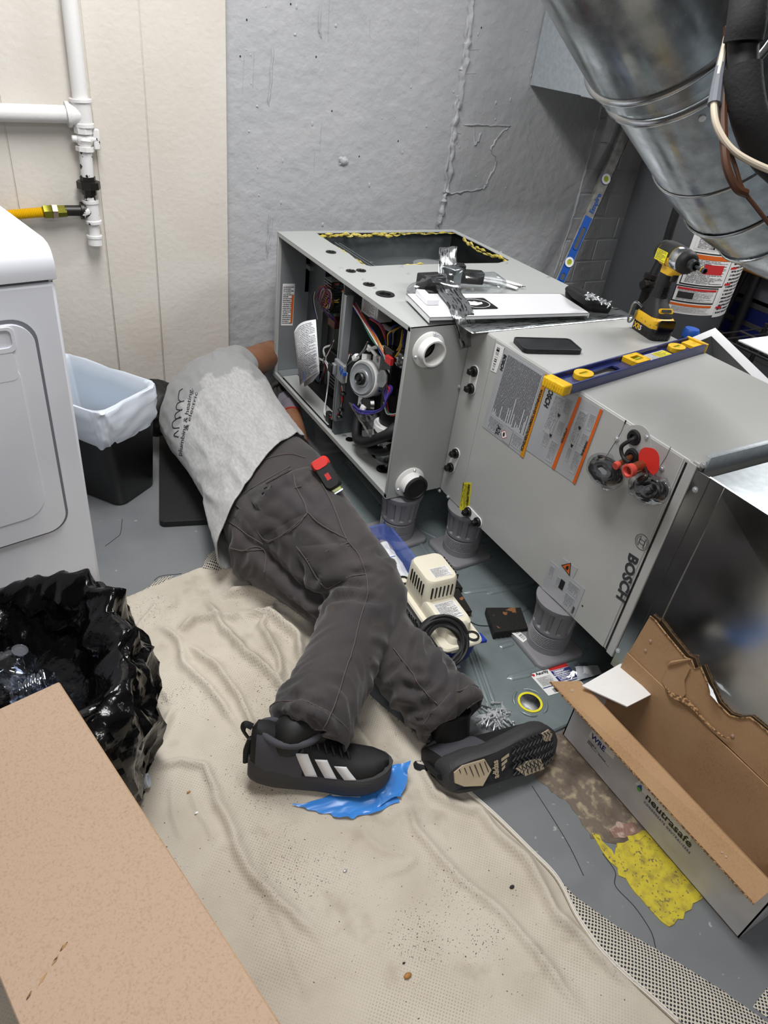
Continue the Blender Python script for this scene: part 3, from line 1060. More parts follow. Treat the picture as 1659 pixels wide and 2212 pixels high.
spline_wires(fu, 'wire', [X(836, 790, 1.0), X(850, 765, 1.0), X(866, 745, 1.0), X(870, 715, 1.02)], ['yellow', 'blue', 'purple', 'yellow'], .0022, .006)
spline_wires(fu, 'wire', [X(762, 795, 1.02), X(740, 625, 1.04), X(754, 610, 1.05)], ['white', 'black'], .002, .003)
spline_wires(fu, 'wire', [X(738, 680, 1.0), X(752, 665, 1.02), X(765, 662, 1.04), X(757, 690, 1.04)], ['black', 'white'], .002, .004)
spline_wires(fu, 'wire', [X(748, 790, .985), X(765, 775, .985), X(785, 757, .985), X(793, 740, .985)], ['gray', 'black', 'gray'], .0018, .003)
c = X(768, 772, .985)
MB(frame(c, X(785, 757, .985) - c, None, (-1, 0, 0))).box((0, 0, 0), (.028, .016, .014)).build('plug_connector', 'label_white', fu, 30, .003, 2)
# inducer motor: white housing, grey disc, shaft hub
ci = X(783, 818, .985)
n_ = Vector((-.80, -.45, .25)).normalized()
MI = frame(ci, Vector((.3, -.9, .2)), None, n_)
im = thing_part = MB(MI)
im.lathe([(.0001, -.06), (.048, -.06), (.055, -.05), (.058, -.015), (.057, -.004), (.054, 0), (.050, .0)], None, 40, False)
im.box((.03, .055, -.035), (.03, .035, .03)).box((-.01, -.062, -.035), (.034, .05, .03)).box((-.03, .05, -.04), (.02, .04, .02))
ind = im.build('inducer_motor', 'white_pvc', fu, 40)
M = MB(MI)
M.lathe([(.051, -.002), (.051, .003), (.046, .006), (.043, .0035), (.028, .0035), (.026, .006), (.0001, .006)], None, 40, False)
M.build('motor_disc', 'inner_gray', ind, 40)
M = MB(MI)
M.lathe([(.019, .005), (.019, .016), (.016, .019), (.013, .015), (.008, .015), (.006, .022), (.0001, .023)], None, 24, False)
M.build('motor_hub', 'black_plastic', ind, 40)
slab('rating_plate', [MI @ Vector(q) for q in [(.05, -.03, -.05), (.05, .02, -.05), (.058, .02, -.012), (.058, -.03, -.012)]], 'label_navy', ind, .001)
for q in [(.035, .06, -.02), (-.012, -.078, -.02)]:
    MB(frame(MI @ Vector(q), (1, 0, 0), None, n_)).lathe([(.007, 0), (.006, .004), (.0001, .005)], None, 10, False).build('screw', 'screw_zinc', ind)
# dark pressure switch disc, control module, tubing, drain hoses
c = X(788, 880, .99)
M = MB(frame(c, (0, 1, 0), None, n_))
M.lathe([(.04, -.02), (.043, -.005), (.036, .004), (.02, .006), (.0001, .006)], None, 28, False)
ps = M.build('pressure_switch', 'black_gloss', fu, 40)
MB(frame(c + n_ * .01, (0, 1, 0), None, n_)).box((0, .004, 0), (.022, .02, .006)).build('switch_terminal', 'label_white', ps)
c = X(842, 800, 1.0)
MB().box(c, (.03, .055, .14)).build('gas_control', 'black_gloss', fu, 30, .004, 2)
MB().box(X(841, 778, .98), (.01, .03, .02)).build('control_terminal', 'label_red', fu)
c = X(826, 818, .975)
MB(frame(c, (0, 1, 0), None, (-1, -.3, .2))).lathe([(.0001, .002), (.026, .002), (.026, -.002), (.0001, -.002)], None, 8, False).build('inspection_tag', 'galv', fu)
MB().cyl(X(862, 760, 1.06), X(872, 800, 1.06), .05, n=20).build('gas_valve', 'galv_smooth', fu)
MB().ball(X(870, 775, 1.02), .03, 12, 8).build('gas_valve', 'galv_smooth', fu)
MB().tube([X(852, 830, 1.03), X(846, 880, 1.03), X(838, 940, 1.03)], .034, 18, True).build('vent_pipe', 'black_plastic', fu)
MB().tube([X(838, 915, 1.02), X(833, 945, 1.02)], .043, 20, True).build('vent_coupling', 'white_pvc', fu)
MB().tube([X(838, 927, 1.019), X(836, 932, 1.019)], .0437, 20, True).build('vent_clamp', 'black_rubber', fu)
MB().tube([X(776, 895, 1.02), X(771, 925, 1.0), X(773, 948, .985), X(790, 955, .98), X(815, 948, .98), X(838, 938, .985), X(858, 920, 1.01)], .0165, 14, True, 6).build('drain_hose', 'black_rubber', fu)
MB().tube([X(795, 958, 1.01), X(805, 970, 1.0), X(825, 975, 1.0), X(848, 968, 1.01)], .0155, 14, True, 6).build('drain_hose', 'black_rubber', fu)
MB().lathe([(.045, 0), (.04, .05), (.02, .06), (.0001, .06)], Matrix.Translation(Z(838, 985, Z0 + .005)), 20, False).build('drain_trap', 'galv_smooth', fu)
spline_wires(fu, 'wire', [X(836, 830, .99), X(838, 850, .985), X(830, 880, .975), X(808, 888, .97), X(780, 888, .96), X(762, 874, .96)], ['purple', 'purple', 'blue'], .0022, .003)
spline_wires(fu, 'wire', [X(838, 825, .99), X(828, 848, .98), X(834, 860, .98), X(842, 838, .985), X(832, 826, .99)], ['purple', 'red', 'purple', 'purple'], .0022, .004)
spline_wires(fu, 'wire', [X(832, 865, .99), X(838, 890, .99), X(848, 895, .99), X(862, 890, 1.0)], ['green', 'red', 'black', 'gray'], .0018, .004)
# clear parts bag hanging in front of the trap
def film(name, P, nu, nv, m, parent, amp=.006, freq=40, seed=0, bulge=None):
    """wrinkled sheet over 4 corners"""
    P = [Vector(q) for q in P]
    n = (P[1] - P[0]).cross(P[3] - P[0]).normalized()
    vs = []
    for j in range(nv + 1):
        for i in range(nu + 1):
            u, v = i / nu, j / nv
            q = (P[0] * (1 - u) + P[1] * u) * (1 - v) + (P[3] * (1 - u) + P[2] * u) * v
            k = noise.noise(q * freq + Vector((seed, 0, 0))) + .5 * noise.noise(q * freq * 2.3 + Vector((0, seed, 0)))
            q = q + n * k * amp
            if bulge: q = q + n * bulge * math.sin(math.pi * u) * math.sin(math.pi * v)
            vs.append(q)
    fs = [(j * (nu + 1) + i, j * (nu + 1) + i + 1, (j + 1) * (nu + 1) + i + 1, (j + 1) * (nu + 1) + i) for j in range(nv) for i in range(nu)]
    return MB().add(vs, fs).build(name, m, parent, 50)
film('parts_bag', [X(752, 868, .965), X(800, 945, .965), X(838, 975, .985), X(815, 895, .99)], 14, 14, 'clear_film', fu, .006, 60, 3)
film('parts_bag', [X(752, 868, .962), X(756, 870, .955), X(803, 943, .955), X(798, 945, .962)], 3, 14, 'foil_tape', fu, .002, 90, 4)
# return-air compartment seen through the top opening
MB().bb(1.06, XRT - .006, YB - .012, YB - .008, .5, Z1 - S).build('return_liner', 'dark_gray_metal', fu)
MB().bb(1.06, XRT - .01, YB - .045, YB - .012, .585, .60).build('return_flange', 'inner_gray', fu)
MB().bb(XRT - .012, XRT - .008, 1.88, YB, Z0 + .02, Z1 - S).build('return_liner', 'black_foil', fu)
MB().bb(1.117, 1.121, 1.81, YB - .14, Z0 + .05, Z1 - S).build('return_liner', 'dark_gray_metal', fu)
M = MB(Matrix.Translation((1.40, 2.02, .6)))
M.lathe([(.0001, .05), (.12, .048), (.2, .035), (.235, .01), (.24, -.3)], None, 36, False)
M.build('blower_housing', 'dark_gray_metal', fu, 40)
MB().bb(1.12, 1.62, 1.97, 2.0, .635, .645).build('blower_bracket', 'inner_gray', fu)
M = MB(Matrix.Translation((1.42, 2.03, .652)))
M.lathe([(.07, 0), (.065, .01), (.05, .014), (.0001, .014)], None, 28, False)
M.build('blower_motor', 'inner_gray', fu, 40)

# hanging instruction sheet
doc = thing('instruction_sheet', 'folded white printed instruction sheet hanging in furnace opening', 'paper', X(645, 830, .94))
dp = [X(648, 833, .945), X(690, 802, .945), X(682, 690, .955), X(635, 718, .945)]
def sheet_uv(name, cols, m, parent):
    """cols: list of (bottom, top) pairs across the sheet"""
    vs = [q for pr in cols for q in pr]
    fs = [(2 * i, 2 * i + 2, 2 * i + 3, 2 * i + 1) for i in range(len(cols) - 1)]
    me = bpy.data.meshes.new(name)
    me.from_pydata(vs, [], fs)
    u = me.uv_layers.new()
    n = len(cols) - 1
    for l in me.loops: u.data[l.index].uv = ((l.vertex_index // 2) / n, l.vertex_index % 2)
    me.shade_smooth()
    o = link(name, me, m, parent)
    s = o.modifiers.new('solid', 'SOLIDIFY')
    s.thickness = .0004
    return o
cs = []
for i in range(9):
    t = i / 8
    a, b = dp[0].lerp(dp[1], t), dp[3].lerp(dp[2], t)
    bl = math.sin(t * math.pi) * .014
    cs.append((a + Vector((-bl * .4, 0, 0)), b + Vector((-bl, 0, bl * .8))))
sh = sheet_uv('page', cs, 'print_paper', doc)
sheet_uv('page', [(X(657, 836, .955), X(650, 720, .96)), (X(675, 825, .957), X(660, 715, .96)), (X(690, 806, .957), X(680, 700, .96))], 'paper_white', doc)
q0, ux, uy = X(660, 814, .943), (dp[1] - dp[0]).normalized(), (dp[3] - dp[0]).normalized()
M = MB(frame(q0 + Vector((-.006, 0, 0)), uy, ux))
for k in range(24):
    a = 2 * math.pi * k / 24
    b = 2 * math.pi * (k + 1) / 24
    M.tube([(.017 * math.cos(a), .0085 * math.sin(a), 0), (.017 * math.cos(b), .0085 * math.sin(b), 0)], .0006, 4, False)
M.build('oval_stamp', 'ink_blue', sh)

# ------------------------------------------------------------------ evaporator coil cabinet
co = thing('evaporator_coil_cabinet', 'light grey coil cabinet with logo lettering beside open furnace', 'coil cabinet', (1.41, 1.03, Z0))
YE = YC + .012
MB().bb(XC, XRT, YC, YF - .001, Z0, Z1).build('cabinet', 'coil_gray', co, 30, .004, 2)
# proud front panel and end trim
MB().bb(XC - .002, XC + .002, YC + .03, YF - .022, Z0 + .002, Z1 - .004).build('front_panel', 'coil_gray', co, 30, .001, 1)
MB().bb(XC - .004, XC + .006, YC - .002, YC + .018, Z0, Z1).build('end_trim', 'coil_gray', co, 30, .002, 2)
MB().bb(XC - .001, XC + .004, YC + .0205, YC + .0245, Z0 + .005, Z1 - .008).build('trim_gap', 'black_foil', co)
xs_ = XC - .0022
# service plate seams
def seam(pix, w=.0008, m='gap_gray', par=co):
    P3 = [X(px, py, xs_) for px, py in pix]
    MB().tube(P3, w, 4, True).build('panel_seam', m, par)
seam([(1352, 908), (1341, 935), (1310, 985)])
seam([(1352, 908), (1350, 915)], .0016, 'black_foil')
seam([(1449, 965), (1440, 985), (1412, 1030)])
MB().bb(XC - .003, XC + .001, 1.296, 1.303, Z0 + .004, Z1 - .004).build('panel_fold', 'coil_gray', co)
sd = MB(frame((0, 0, 0), (0, -1, 0), None, (-1, 0, 0))).lathe([(.0062, 0), (.0062, .0012), (.0036, .0016), (.0036, .0044), (.0001, .0046)], None, 8, False).mesh('screw')
for px, py in [(1333, 948), (1398, 944), (1430, 1012), (992, 835), (966, 949), (944, 1053), (950, 1060), (968, 1073), (1335, 1405), (1520, 1005), (1502, 1058)]:
    o = link('screw', sd, 'screw_zinc', co)
    o.location = X(px, py, XC - .0022)
for px, py in [(1380, 1244), (1258, 1309)]:
    o = link('rivet_hole', MB(frame((0, 0, 0), (0, -1, 0), None, (-1, 0, 0))).lathe([(.0028, 0), (.0001, .0006)], None, 8, False).mesh('rivet_hole'), 'ink', co)
    o.location = X(px, py, XC - .0022)
# drain plug slots: white stadium with two black square plugs
MS = frame((XC - .0022, 0, 0), (0, -1, 0), (0, 0, 1))     # local x = towards camera, y = up, z = outwards(-x)
def plugs(pa, pb):
    a, b = X(*pa, XC - .0022), X(*pb, XC - .0022)
    dr = (b - a)
    Ml = frame((a + b) / 2, dr, None, (-1, 0, 0))
    M = MB(Ml)
    n = 10
    L_, r_ = dr.length / 2, .0165
    poly = [(L_ + r_ * math.cos(math.radians(t)), r_ * math.sin(math.radians(t))) for t in np.linspace(-90, 90, n)] + [(-L_ + r_ * math.cos(math.radians(t)), r_ * math.sin(math.radians(t))) for t in np.linspace(90, 270, n)]
    M.prism(poly, 0, .003)
    pl = M.build('drain_plate', 'white_pvc', co, 30, .001, 1)
    for s in (-L_, L_):
        M = MB(Ml @ Matrix.Translation((s, 0, .003)))
        M.lathe([(.0145, 0), (.0145, .006), (.012, .008), (.0001, .008)], None, 18, False)
        M.box((0, 0, .014), (.014, .014, .014))
        M.build('drain_plug', 'black_plastic', pl, 30, .001, 1)
plugs((1027, 802), (1020, 839))
plugs((987, 979), (976, 1009))
plugs((1014, 1105), (1034, 1127))
# ---- labels. helper: panel-plane quad from pixel corners
def quad(pix, off=.0002):
    return [X(px, py, XC - .0022 - off) for px, py in pix]
def sub(q, u0, u1, v0, v1, off=.0):
    P = []
    for u, v in ((u0, v0), (u1, v0), (u1, v1), (u0, v1)):
        P.append((q[0] * (1 - u) + q[1] * u) * (1 - v) + (q[3] * (1 - u) + q[2] * u) * v + Vector((-off, 0, 0)))
    return P
NX = (-1, 0, 0)
# text on these labels reads downwards: local text x runs down (-z), text y runs away from camera (+y ... mirrored to -y)
def down_frame(q):
    return frame(q, (0, 0, -1), (0, 1, 0)) if False else frame(q, (0, 0, -1), None, (-1, 0, 0))
def lbl_frame(q, ux, off=.0012):
    return frame(Vector(q) + Vector((-off, 0, 0)), ux, None, (-1, 0, 0))
# serial strip with bar code
qs = quad([(1072, 742), (1091, 752), (1072, 806), (1060, 800)])
sl = slab('serial_label', [qs[3], qs[0], qs[1], qs[2]][::1], 'label_white', co, .0006, NX)
qb = sub(qs, .2, .55, .08, .95)
slab('barcode_print', [qb[0] + Vector((-.0008, 0, 0)), qb[3] + Vector((-.0008, 0, 0)), qb[2] + Vector((-.0008, 0, 0)), qb[1] + Vector((-.0008, 0, 0))], 'barcode', sl, .0003, NX)
# big multilingual label (grey, amber edge)   corners: top-left, top-right, bottom-right, bottom-left on the panel
qa = quad([(1090, 751), (1186, 811), (1131, 989), (1042, 921)])
A0, A1, A2, A3 = qa
l1 = slab('information_label', [A3, A2, A1, A0], 'label_silver', co, .0006, NX)
def lines_on(q, u0, u1, v0, v1, m, parent, name='fine_print', off=.0009):
    s_ = sub(q, u0, u1, v0, v1, off)       # q: tl,tr,br,bl ; v downwards
    # rows run down the label: u of print = down
    slab(name, [s_[1], s_[2], s_[3], s_[0]][::1], m, parent, .0003, NX)
lines_on(qa, .10, .90, .02, .79, 'print_dense', l1)
lines_on(qa, .10, .46, .80, .97, 'print_silver', l1)
lines_on(qa, .68, .90, .80, .96, 'print_silver', l1)
def strip(q, u0, u1, v0, v1, m, parent, name='stripe', off=.0012):
    s_ = sub(q, u0, u1, v0, v1, off)
    slab(name, [s_[3], s_[2], s_[1], s_[0]], m, parent, .0003, NX)
strip(qa, .93, 1.0, 0, 1, 'label_amber', l1)
dn = (A3 - A0).normalized()
text('lettering', 'BOSCH', lbl_frame(A0.lerp(A1, .035) + (A3 - A0) * .06, dn, .0016), 'ink', l1, .016, .0004, width=.042)
text('lettering', 'WARNING/AVERTISSEMENT/ADVERTENCIA', lbl_frame(A0.lerp(A1, .94) + (A3 - A0) * .17, dn, .0018), 'ink', l1, .012, .0002, width=(A3 - A0).length * .76)
strip(qa, .48, .66, .8, .98, 'label_silver', l1, 'symbol_field', .0014)
text('lettering', 'A2L', lbl_frame(A0.lerp(A1, .33) + (A3 - A0) * .84, dn, .0020), 'ink', l1, .022, .0002, width=.03)
def diamond(c, r, parent, m1='label_red', m2='label_white'):
    Md = lbl_frame(c, dn, .0016)
    d = MB(Md).prism([(r, 0), (0, r), (-r, 0), (0, -r)], 0, .0003).build('hazard_diamond', m1, parent)
    MB(Md).prism([(r * .85, 0), (0, r * .85), (-r * .85, 0), (0, -r * .85)], .0003, .0005).build('hazard_diamond', m2, parent)
    MB(Md).prism([(r * .4, r * .1), (r * .1, r * .3), (-r * .35, r * .15), (-r * .5, 0), (-r * .3, -r * .25), (r * .1, -r * .3), (r * .4, -r * .15)], .0005, .0007).build('flame_mark', 'ink', parent)
diamond(A0.lerp(A1, .52) + (A3 - A0) * .9, .014, l1)
# second label pair (grey with two orange stripes)
qc = quad([(1190, 822), (1303, 886), (1243, 1046), (1133, 969)])
B0, B1, B2, B3 = qc
l2 = slab('warning_label', [B3, B2, B1, B0], 'label_silver', co, .0006, NX)
strip(qc, .56, .615, 0, 1, 'label_orange', l2)
strip(qc, .955, 1.0, 0, 1, 'label_orange', l2)
for u0, u1, v0, v1 in [(.18, .36, .1, .62), (.38, .5, .08, .3), (.4, .5, .38, .55), (.4, .52, .66, .95), (.24, .34, .62, .8), (.66, .8, .12, .6), (.84, .93, .1, .3), (.84, .93, .36, .52), (.82, .93, .6, .9), (.7, .76, .62, .8)]:
    lines_on(qc, u0, u1, v0, v1, 'print_silver', l2)
text('lettering', 'BOSCH', lbl_frame(B0.lerp(B1, .03) + (B3 - B0) * .04, dn, .0016), 'ink', l2, .022, .0005, width=.055)
for u in (.56, .955):
    text('lettering', 'ATTENTION' if u < .9 else 'WARNING', lbl_frame(B0.lerp(B1, u + .008) + (B3 - B0) * .42, dn, .0018), 'ink', l2, .009, .0001, width=.04)
for u, v in [(.37, .33), (.78, .33), (.37, .62), (.78, .58)]:
    Md = lbl_frame(B0.lerp(B1, u) + (B3 - B0) * v, dn, .0018)
    MB(Md).prism([(.006, 0), (0, .004), (-.004, .003), (-.002, 0), (-.004, -.003), (0, -.004)], 0, .0003).build('pictogram', 'ink', l2)
# yellow installation note
qy = quad([(1001, 1042), (1019, 1043), (1012, 1113), (992, 1100)])
l3 = slab('installation_sticker', [qy[1], qy[2], qy[3], qy[0]], 'print_yellow', co, .0006, NX)
d3 = (qy[2] - qy[1]).normalized()
text('lettering', 'INSTALLATION NOTE:', lbl_frame(qy[1].lerp(qy[0], .35) + d3 * .003, d3, .0016), 'ink', l3, .01, .0002, width=(qy[2] - qy[1]).length * .93)
# lower compliance sticker cluster
qd = quad([(1190, 1211), (1264, 1272), (1240, 1333), (1170, 1270)])
l4 = slab('compliance_sticker', [qd[3], qd[2], qd[1], qd[0]], 'label_silver', co, .0006, NX)
qe = quad([(1216, 1205), (1248, 1228), (1235, 1255), (1205, 1235)])
slab('flame_sticker', [qe[3], qe[2], qe[1], qe[0]], 'label_silver', l4, .0007, NX)
for u0, u1, v0, v1, m in [(.3, .4, .25, .6, 'print_silver'), (.6, .9, .1, .45, 'print_silver'), (.62, .88, .5, .95, 'print_silver'), (.05, .16, .1, .5, 'print_silver')]:
    lines_on(qd, u0, u1, v0, v1, m, l4)
strip(qd, .4, .52, .25, .55, 'ink', l4, 'black_mark')
text('lettering', 'BOSCH', lbl_frame(qd[0].lerp(qd[1], .9) + (qd[3] - qd[0]) * .72, (qd[3] - qd[0]).normalized(), .0018), 'ink', l4, .008, .0002, width=.02)
c = X(1227, 1226, xs_)
Mt = lbl_frame(c, (0, -.25, 1), .0016)
MB(Mt).prism([(.02, 0), (-.012, .018), (-.012, -.018)], 0, .0003).build('warning_triangle', 'ink', l4)
MB(Mt).prism([(.016, 0), (-.0095, .014), (-.0095, -.014)], .0003, .0005).build('warning_triangle', 'label_orange', l4)
MB(Mt).prism([(.008, 0), (0, .005), (-.007, .003), (-.007, -.003), (0, -.005)], .0005, .0007).build('flame_mark', 'ink', l4)
# logo: ring emblem and BOSCH reading downwards
cl = X(1387, 1171, xs_)
Ml = lbl_frame(cl, (0, -.02, -1), .0004)
Ml = Ml @ Matrix.Scale(.77, 4)
def ring2d(r, w, n=36): return circ(r, n), [circ(r - w, n)]
a, h_ = ring2d(.0235, .0012)
em = MB(Ml).prism(a, 0, .0005, None, h_).build('emblem', 'ink_logo', co)
M = MB(Ml)
for s in (-1, 1):
    arc = [(.0175 * math.cos(math.radians(t)), s * .0175 * math.sin(math.radians(t))) for t in np.linspace(28, 152, 14)]
    M.tube([(q[0], q[1], .0003) for q in arc] + [(arc[-1][0] * .45, arc[-1][1] * 1, .0003), (arc[0][0] * .45, arc[0][1], .0003), (arc[0][0], arc[0][1], .0003)], .0006, 4, False)
    M.tube([(s * .006, -.009, .0003), (s * .006, .009, .0003)], .0006, 4, False)
M.tube([(-.008, .009, .0003), (.008, .009, .0003)], .0006, 4, False).tube([(-.008, -.009, .0003), (.008, -.009, .0003)], .0006, 4, False)
M.build('emblem_armature', 'ink_logo', em)
p0, p1 = X(1361, 1193, xs_), X(1332, 1289, xs_)
text('logo_lettering', 'BOSCH', lbl_frame(p0, (p1 - p0).normalized(), .0004), 'ink_logo', co, .036, .0014, width=(p1 - p0).length, label='large dark grey brand lettering')
# pipe stubs in a recess plate
rp = X(1378, 985, xs_)
rc = MB(lbl_frame(rp, (0, -.55, -.9), 0)).prism(rrect(.13, .075, .03, 6), 0, .0012).build('stub_plate', 'coil_gray', co, 30, .0006, 1)
def gromm(px, py, r):
    c = X(px, py, xs_)
    M = MB(lbl_frame(c, (0, -.55, -.9), 0))
    M.lathe([(r * .5, -.002), (r * .55, .006), (r, .006), (r * 1.15, .002), (r * 1.15, 0)], None, 20, False)
    M.lathe([(.0001, .0015), (r * .55, .0015)], None, 14, False)
    M.build('grommet', 'black_rubber', co)
gromm(1371, 945, .015)
gromm(1366, 986, .016)
MB().tube([X(1371, 945, xs_), X(1368, 948, xs_ - .02), X(1345, 962, xs_ - .03), X(1342, 975, xs_ - .03), X(1348, 990, xs_ - .03), X(1360, 1000, xs_ - .035)], .0042, 8, True, 6).build('sensor_cable', 'black_rubber', co)
sa, sb = X(1366, 986, xs_), X(1336, 1003, xs_ - .04)
MB().cyl(sa, sb, .0065, n=12).build('pipe_stub', 'copper', co)
MB().cyl(sb, sb + (sb - sa) * .25, .008, n=12).build('stub_cap', 'red_cap', co)
sa, sb = X(1400, 1000, xs_), X(1362, 1016, xs_ - .055)
MB().cyl(sa, sb, .012, n=16).build('pipe_stub', 'copper', co)
M = MB(frame(sb - (sb - sa) * .1, (0, 1, 0), None, (sb - sa)))
M.lathe([(.0135, 0), (.0145, .014), (.0105, .0145), (.007, .004), (.0001, .003)], None, 18, False)
M.build('stub_cap', 'red_cap', co)
# red warning tag
tg = MB(lbl_frame(X(1402, 996, xs_ - .02), (0, -.4, -.95), 0)).prism(rrect(.055, .05, .02, 5), 0, .0012).build('warning_tag', 'red_plastic', co)
MB(lbl_frame(X(1395, 1020, xs_ - .02), (0, -.9, -.5), 0)).prism([(0, 0), (.03, .004), (.014, .012), (-.004, .008)], 0, .0015).build('cable_tie', 'black_plastic', co)
MB().tube([X(1394, 1010, xs_ - .03), X(1398, 1030, xs_ - .05), X(1380, 1045, xs_ - .05), X(1362, 1055, xs_ - .03)], .003, 6, True, 5).build('cable_tie', 'black_plastic', co)
# two clear bags of coiled black cable
def blob_bag(name, ca, cb, r1, m, parent, seed, sc=(1, 1, 1), n=26, mm=16, amp=.3, freq=45):
    """elongated crumpled plastic bag between ca and cb"""
    ax = (cb - ca)
    L_ = ax.length / 2
    Mf = frame((ca + cb) / 2, ax, None, (-1, 0, 0.2))
    vs, fs = [], []
    for i in range(mm + 1):
        th = math.pi * i / mm
        for j in range(n):
            a = 2 * math.pi * j / n
            d = Vector((-math.cos(th) * L_, math.sin(th) ** .7 * math.cos(a) * r1 * sc[1], math.sin(th) ** .7 * math.sin(a) * r1 * sc[2]))
            k = noise.noise(d * freq + Vector((seed, seed * 2, 0)))
            k2 = abs(noise.noise(d * freq * .6 + Vector((0, seed, seed))))
            d.y *= 1 + amp * (k - k2)
            d.z *= 1 + amp * (k - k2)
            vs.append(d)
    for i in range(mm):
        for j in range(n):
            a, b = i * n + j, i * n + (j + 1) % n
            fs.append((a, b, b + n, a + n))
    return MB(Mf).add(vs, fs).build(name, m, parent, 22)
def coil_wire(name, c, nrm, r, turns, wr, m, parent, seed, stretch=1.0, ax=None):
    Mf = frame(c, ax if ax is not None else (0, 1, 0), None, nrm)
    pts = []
    for k in range(turns * 12 + 1):
        a = 2 * math.pi * k / 12
        rr = r * (1 + .12 * math.sin(a * .37 + seed) + RNG.normal(0, .03))
        pts.append(Mf @ Vector((rr * math.cos(a) * stretch, rr * math.sin(a), .006 * math.sin(a * .21 + seed) + RNG.normal(0, .002))))
    MB().tube(pts, wr, 6, True, 3).build(name, m, parent)
g1, g2 = X(1272, 995, XC - .035), X(1345, 1040, XC - .035)
coil_wire('cable_coil', (g1 + g2) / 2, (-1, 0, .3), .024, 4, .0032, 'black_rubber', co, 1, 1.5, g2 - g1)
coil_wire('cable_coil', (g1 + g2) / 2 + Vector((-.004, 0, 0)), (-1, .2, .3), .010, 3, .0032, 'black_rubber', co, 6, 1.9, g2 - g1)
coil_wire('cable_coil', (g1 + g2) / 2 + Vector((-.006, 0, 0)), (-1, 0, .3), .018, 3, .0032, 'black_rubber', co, 2, 1.6, g2 - g1)
blob_bag('cable_bag', g1, g2, .036, 'clear_bag', co, 1, (1, 1, .55))
g1, g2 = X(1360, 1040, XC - .035), X(1446, 1070, XC - .035)
coil_wire('cable_coil', g1.lerp(g2, .52), (-1, 0, .3), .022, 5, .0036, 'black_rubber', co, 3, 1.45, g2 - g1)
coil_wire('cable_coil', g1.lerp(g2, .45) + Vector((-.004, 0, 0)), (-1, .2, .3), .009, 3, .0034, 'black_rubber', co, 8, 1.9, g2 - g1)
coil_wire('cable_coil', g1.lerp(g2, .6) + Vector((-.008, 0, 0)), (-1, 0, .3), .015, 3, .0036, 'black_rubber', co, 4, 1.5, g2 - g1)
blob_bag('cable_bag', g1, g2, .034, 'clear_bag', co, 7, (1, 1, .55))

# ------------------------------------------------------------------ sheet metal plenum with cross-broken side
pn = thing('sheet_metal_plenum', 'shiny galvanised sheet metal duct joined to end of coil cabinet', 'duct', (1.41, .2, Z0 - .02))
PX = XC + .001
y0, y1, zb, zt = -.35, YC - .004, Z0 - .02, Z1 - .008
ya = .62
yc_, zc_ = (ya + y0) / 2, (zb + zt) / 2
M = MB()
ctr = (PX - .007, yc_, zc_)
cs4 = [(PX, ya, zb), (PX, y0, zb), (PX, y0, zt), (PX, ya, zt)]
M.add(cs4 + [ctr], [(0, 1, 4), (1, 2, 4), (2, 3, 4), (3, 0, 4)])
M.bb(PX + .001, XRT, y0, ya, zb, zb + .001).bb(XRT - .001, XRT, y0, ya, zb, zt)
M.bb(PX + .001, XRT, y0, y0 + .001, zb, zt)
M.build('duct_side', 'galv_smooth', pn, 0)
M = MB()
ctr = ((PX + XRT) / 2, yc_, zt + .008)
M.add([(PX, ya, zt), (PX, y0, zt), (XRT, y0, zt), (XRT, ya, zt), ctr], [(1, 0, 4), (2, 1, 4), (3, 2, 4), (0, 3, 4)])
M.build('duct_top', 'galv_panel', pn, 0)
MB().bb(PX - .003, PX + .001, .585, y1, zb, zt).build('connecting_flange', 'galv_smooth', pn, 30, .0008, 1)
MB().bb(PX - .0036, PX - .003, .617, .6182, zb, zt).build('flange_seam', 'steel_dark', pn)
MB().bb(PX + .012, XRT, .642, .6445, zt - .005, Z1 + .02).build('top_flange', 'galv_panel', pn, 30, .0006, 1)
MB().bb(PX + .012, XRT, .6445, .6535, Z1 + .018, Z1 + .02).build('top_flange', 'galv_panel', pn, 30, .0006, 1)
MB().bb(PX - .004, PX + .014, .645, .664, Z1 - .004, Z1 + .006).build('corner_tab', 'coil_gray', pn, 30, .002, 1)
MB().tube([(PX - .001, ya, zt), (PX - .001, y0, zt)], .0025, 6).build('duct_edge', 'galv_smooth', pn)
MB().tube([(PX - .002, .30, Z0 + .002), (PX - .002, -.2, .13 + Z0)], .0009, 4).build('duct_seam', 'steel_dark', pn)
# ------------------------------------------------------------------ things lying on the furnace and coil
def ribbon(name, cl, wv, m, parent, nu=6, amp=.002, freq=60, seed=0, th=.0003, vlen=None):
    """crinkled strip along centre points cl with half-width vectors wv; UV u along, v across"""
    vs, fs = [], []
    n = len(cl)
    for i in range(n):
        c, w = Vector(cl[i]), Vector(wv[i])
        t = Vector(cl[min(i + 1, n - 1)]) - Vector(cl[max(i - 1, 0)])
        nn = t.cross(w).normalized()
        for j in range(nu + 1):
            q = c + w * (2 * j / nu - 1)
            a = amp[i] if isinstance(amp, (list, tuple)) else amp
            q = q + nn * a * (noise.noise(q * freq + Vector((seed, 0, 0))) + .6 * noise.noise(q * freq * 2.7))
            vs.append(q)
    for i in range(n - 1):
        for j in range(nu):
            fs.append((i * (nu + 1) + j, (i + 1) * (nu + 1) + j, (i + 1) * (nu + 1) + j + 1, i * (nu + 1) + j + 1))
    me = bpy.data.meshes.new(name)
    me.from_pydata(vs, [], fs)
    u = me.uv_layers.new()
    for l in me.loops: u.data[l.index].uv = ((l.vertex_index // (nu + 1)) / (n - 1), (l.vertex_index % (nu + 1)) / nu)
    me.shade_smooth()
    me.set_sharp_from_angle(angle=math.radians(25))
    o = link(name, me, m, parent)
    s = o.modifiers.new('solid', 'SOLIDIFY')
    s.thickness = th
    s.offset = 0
    return o


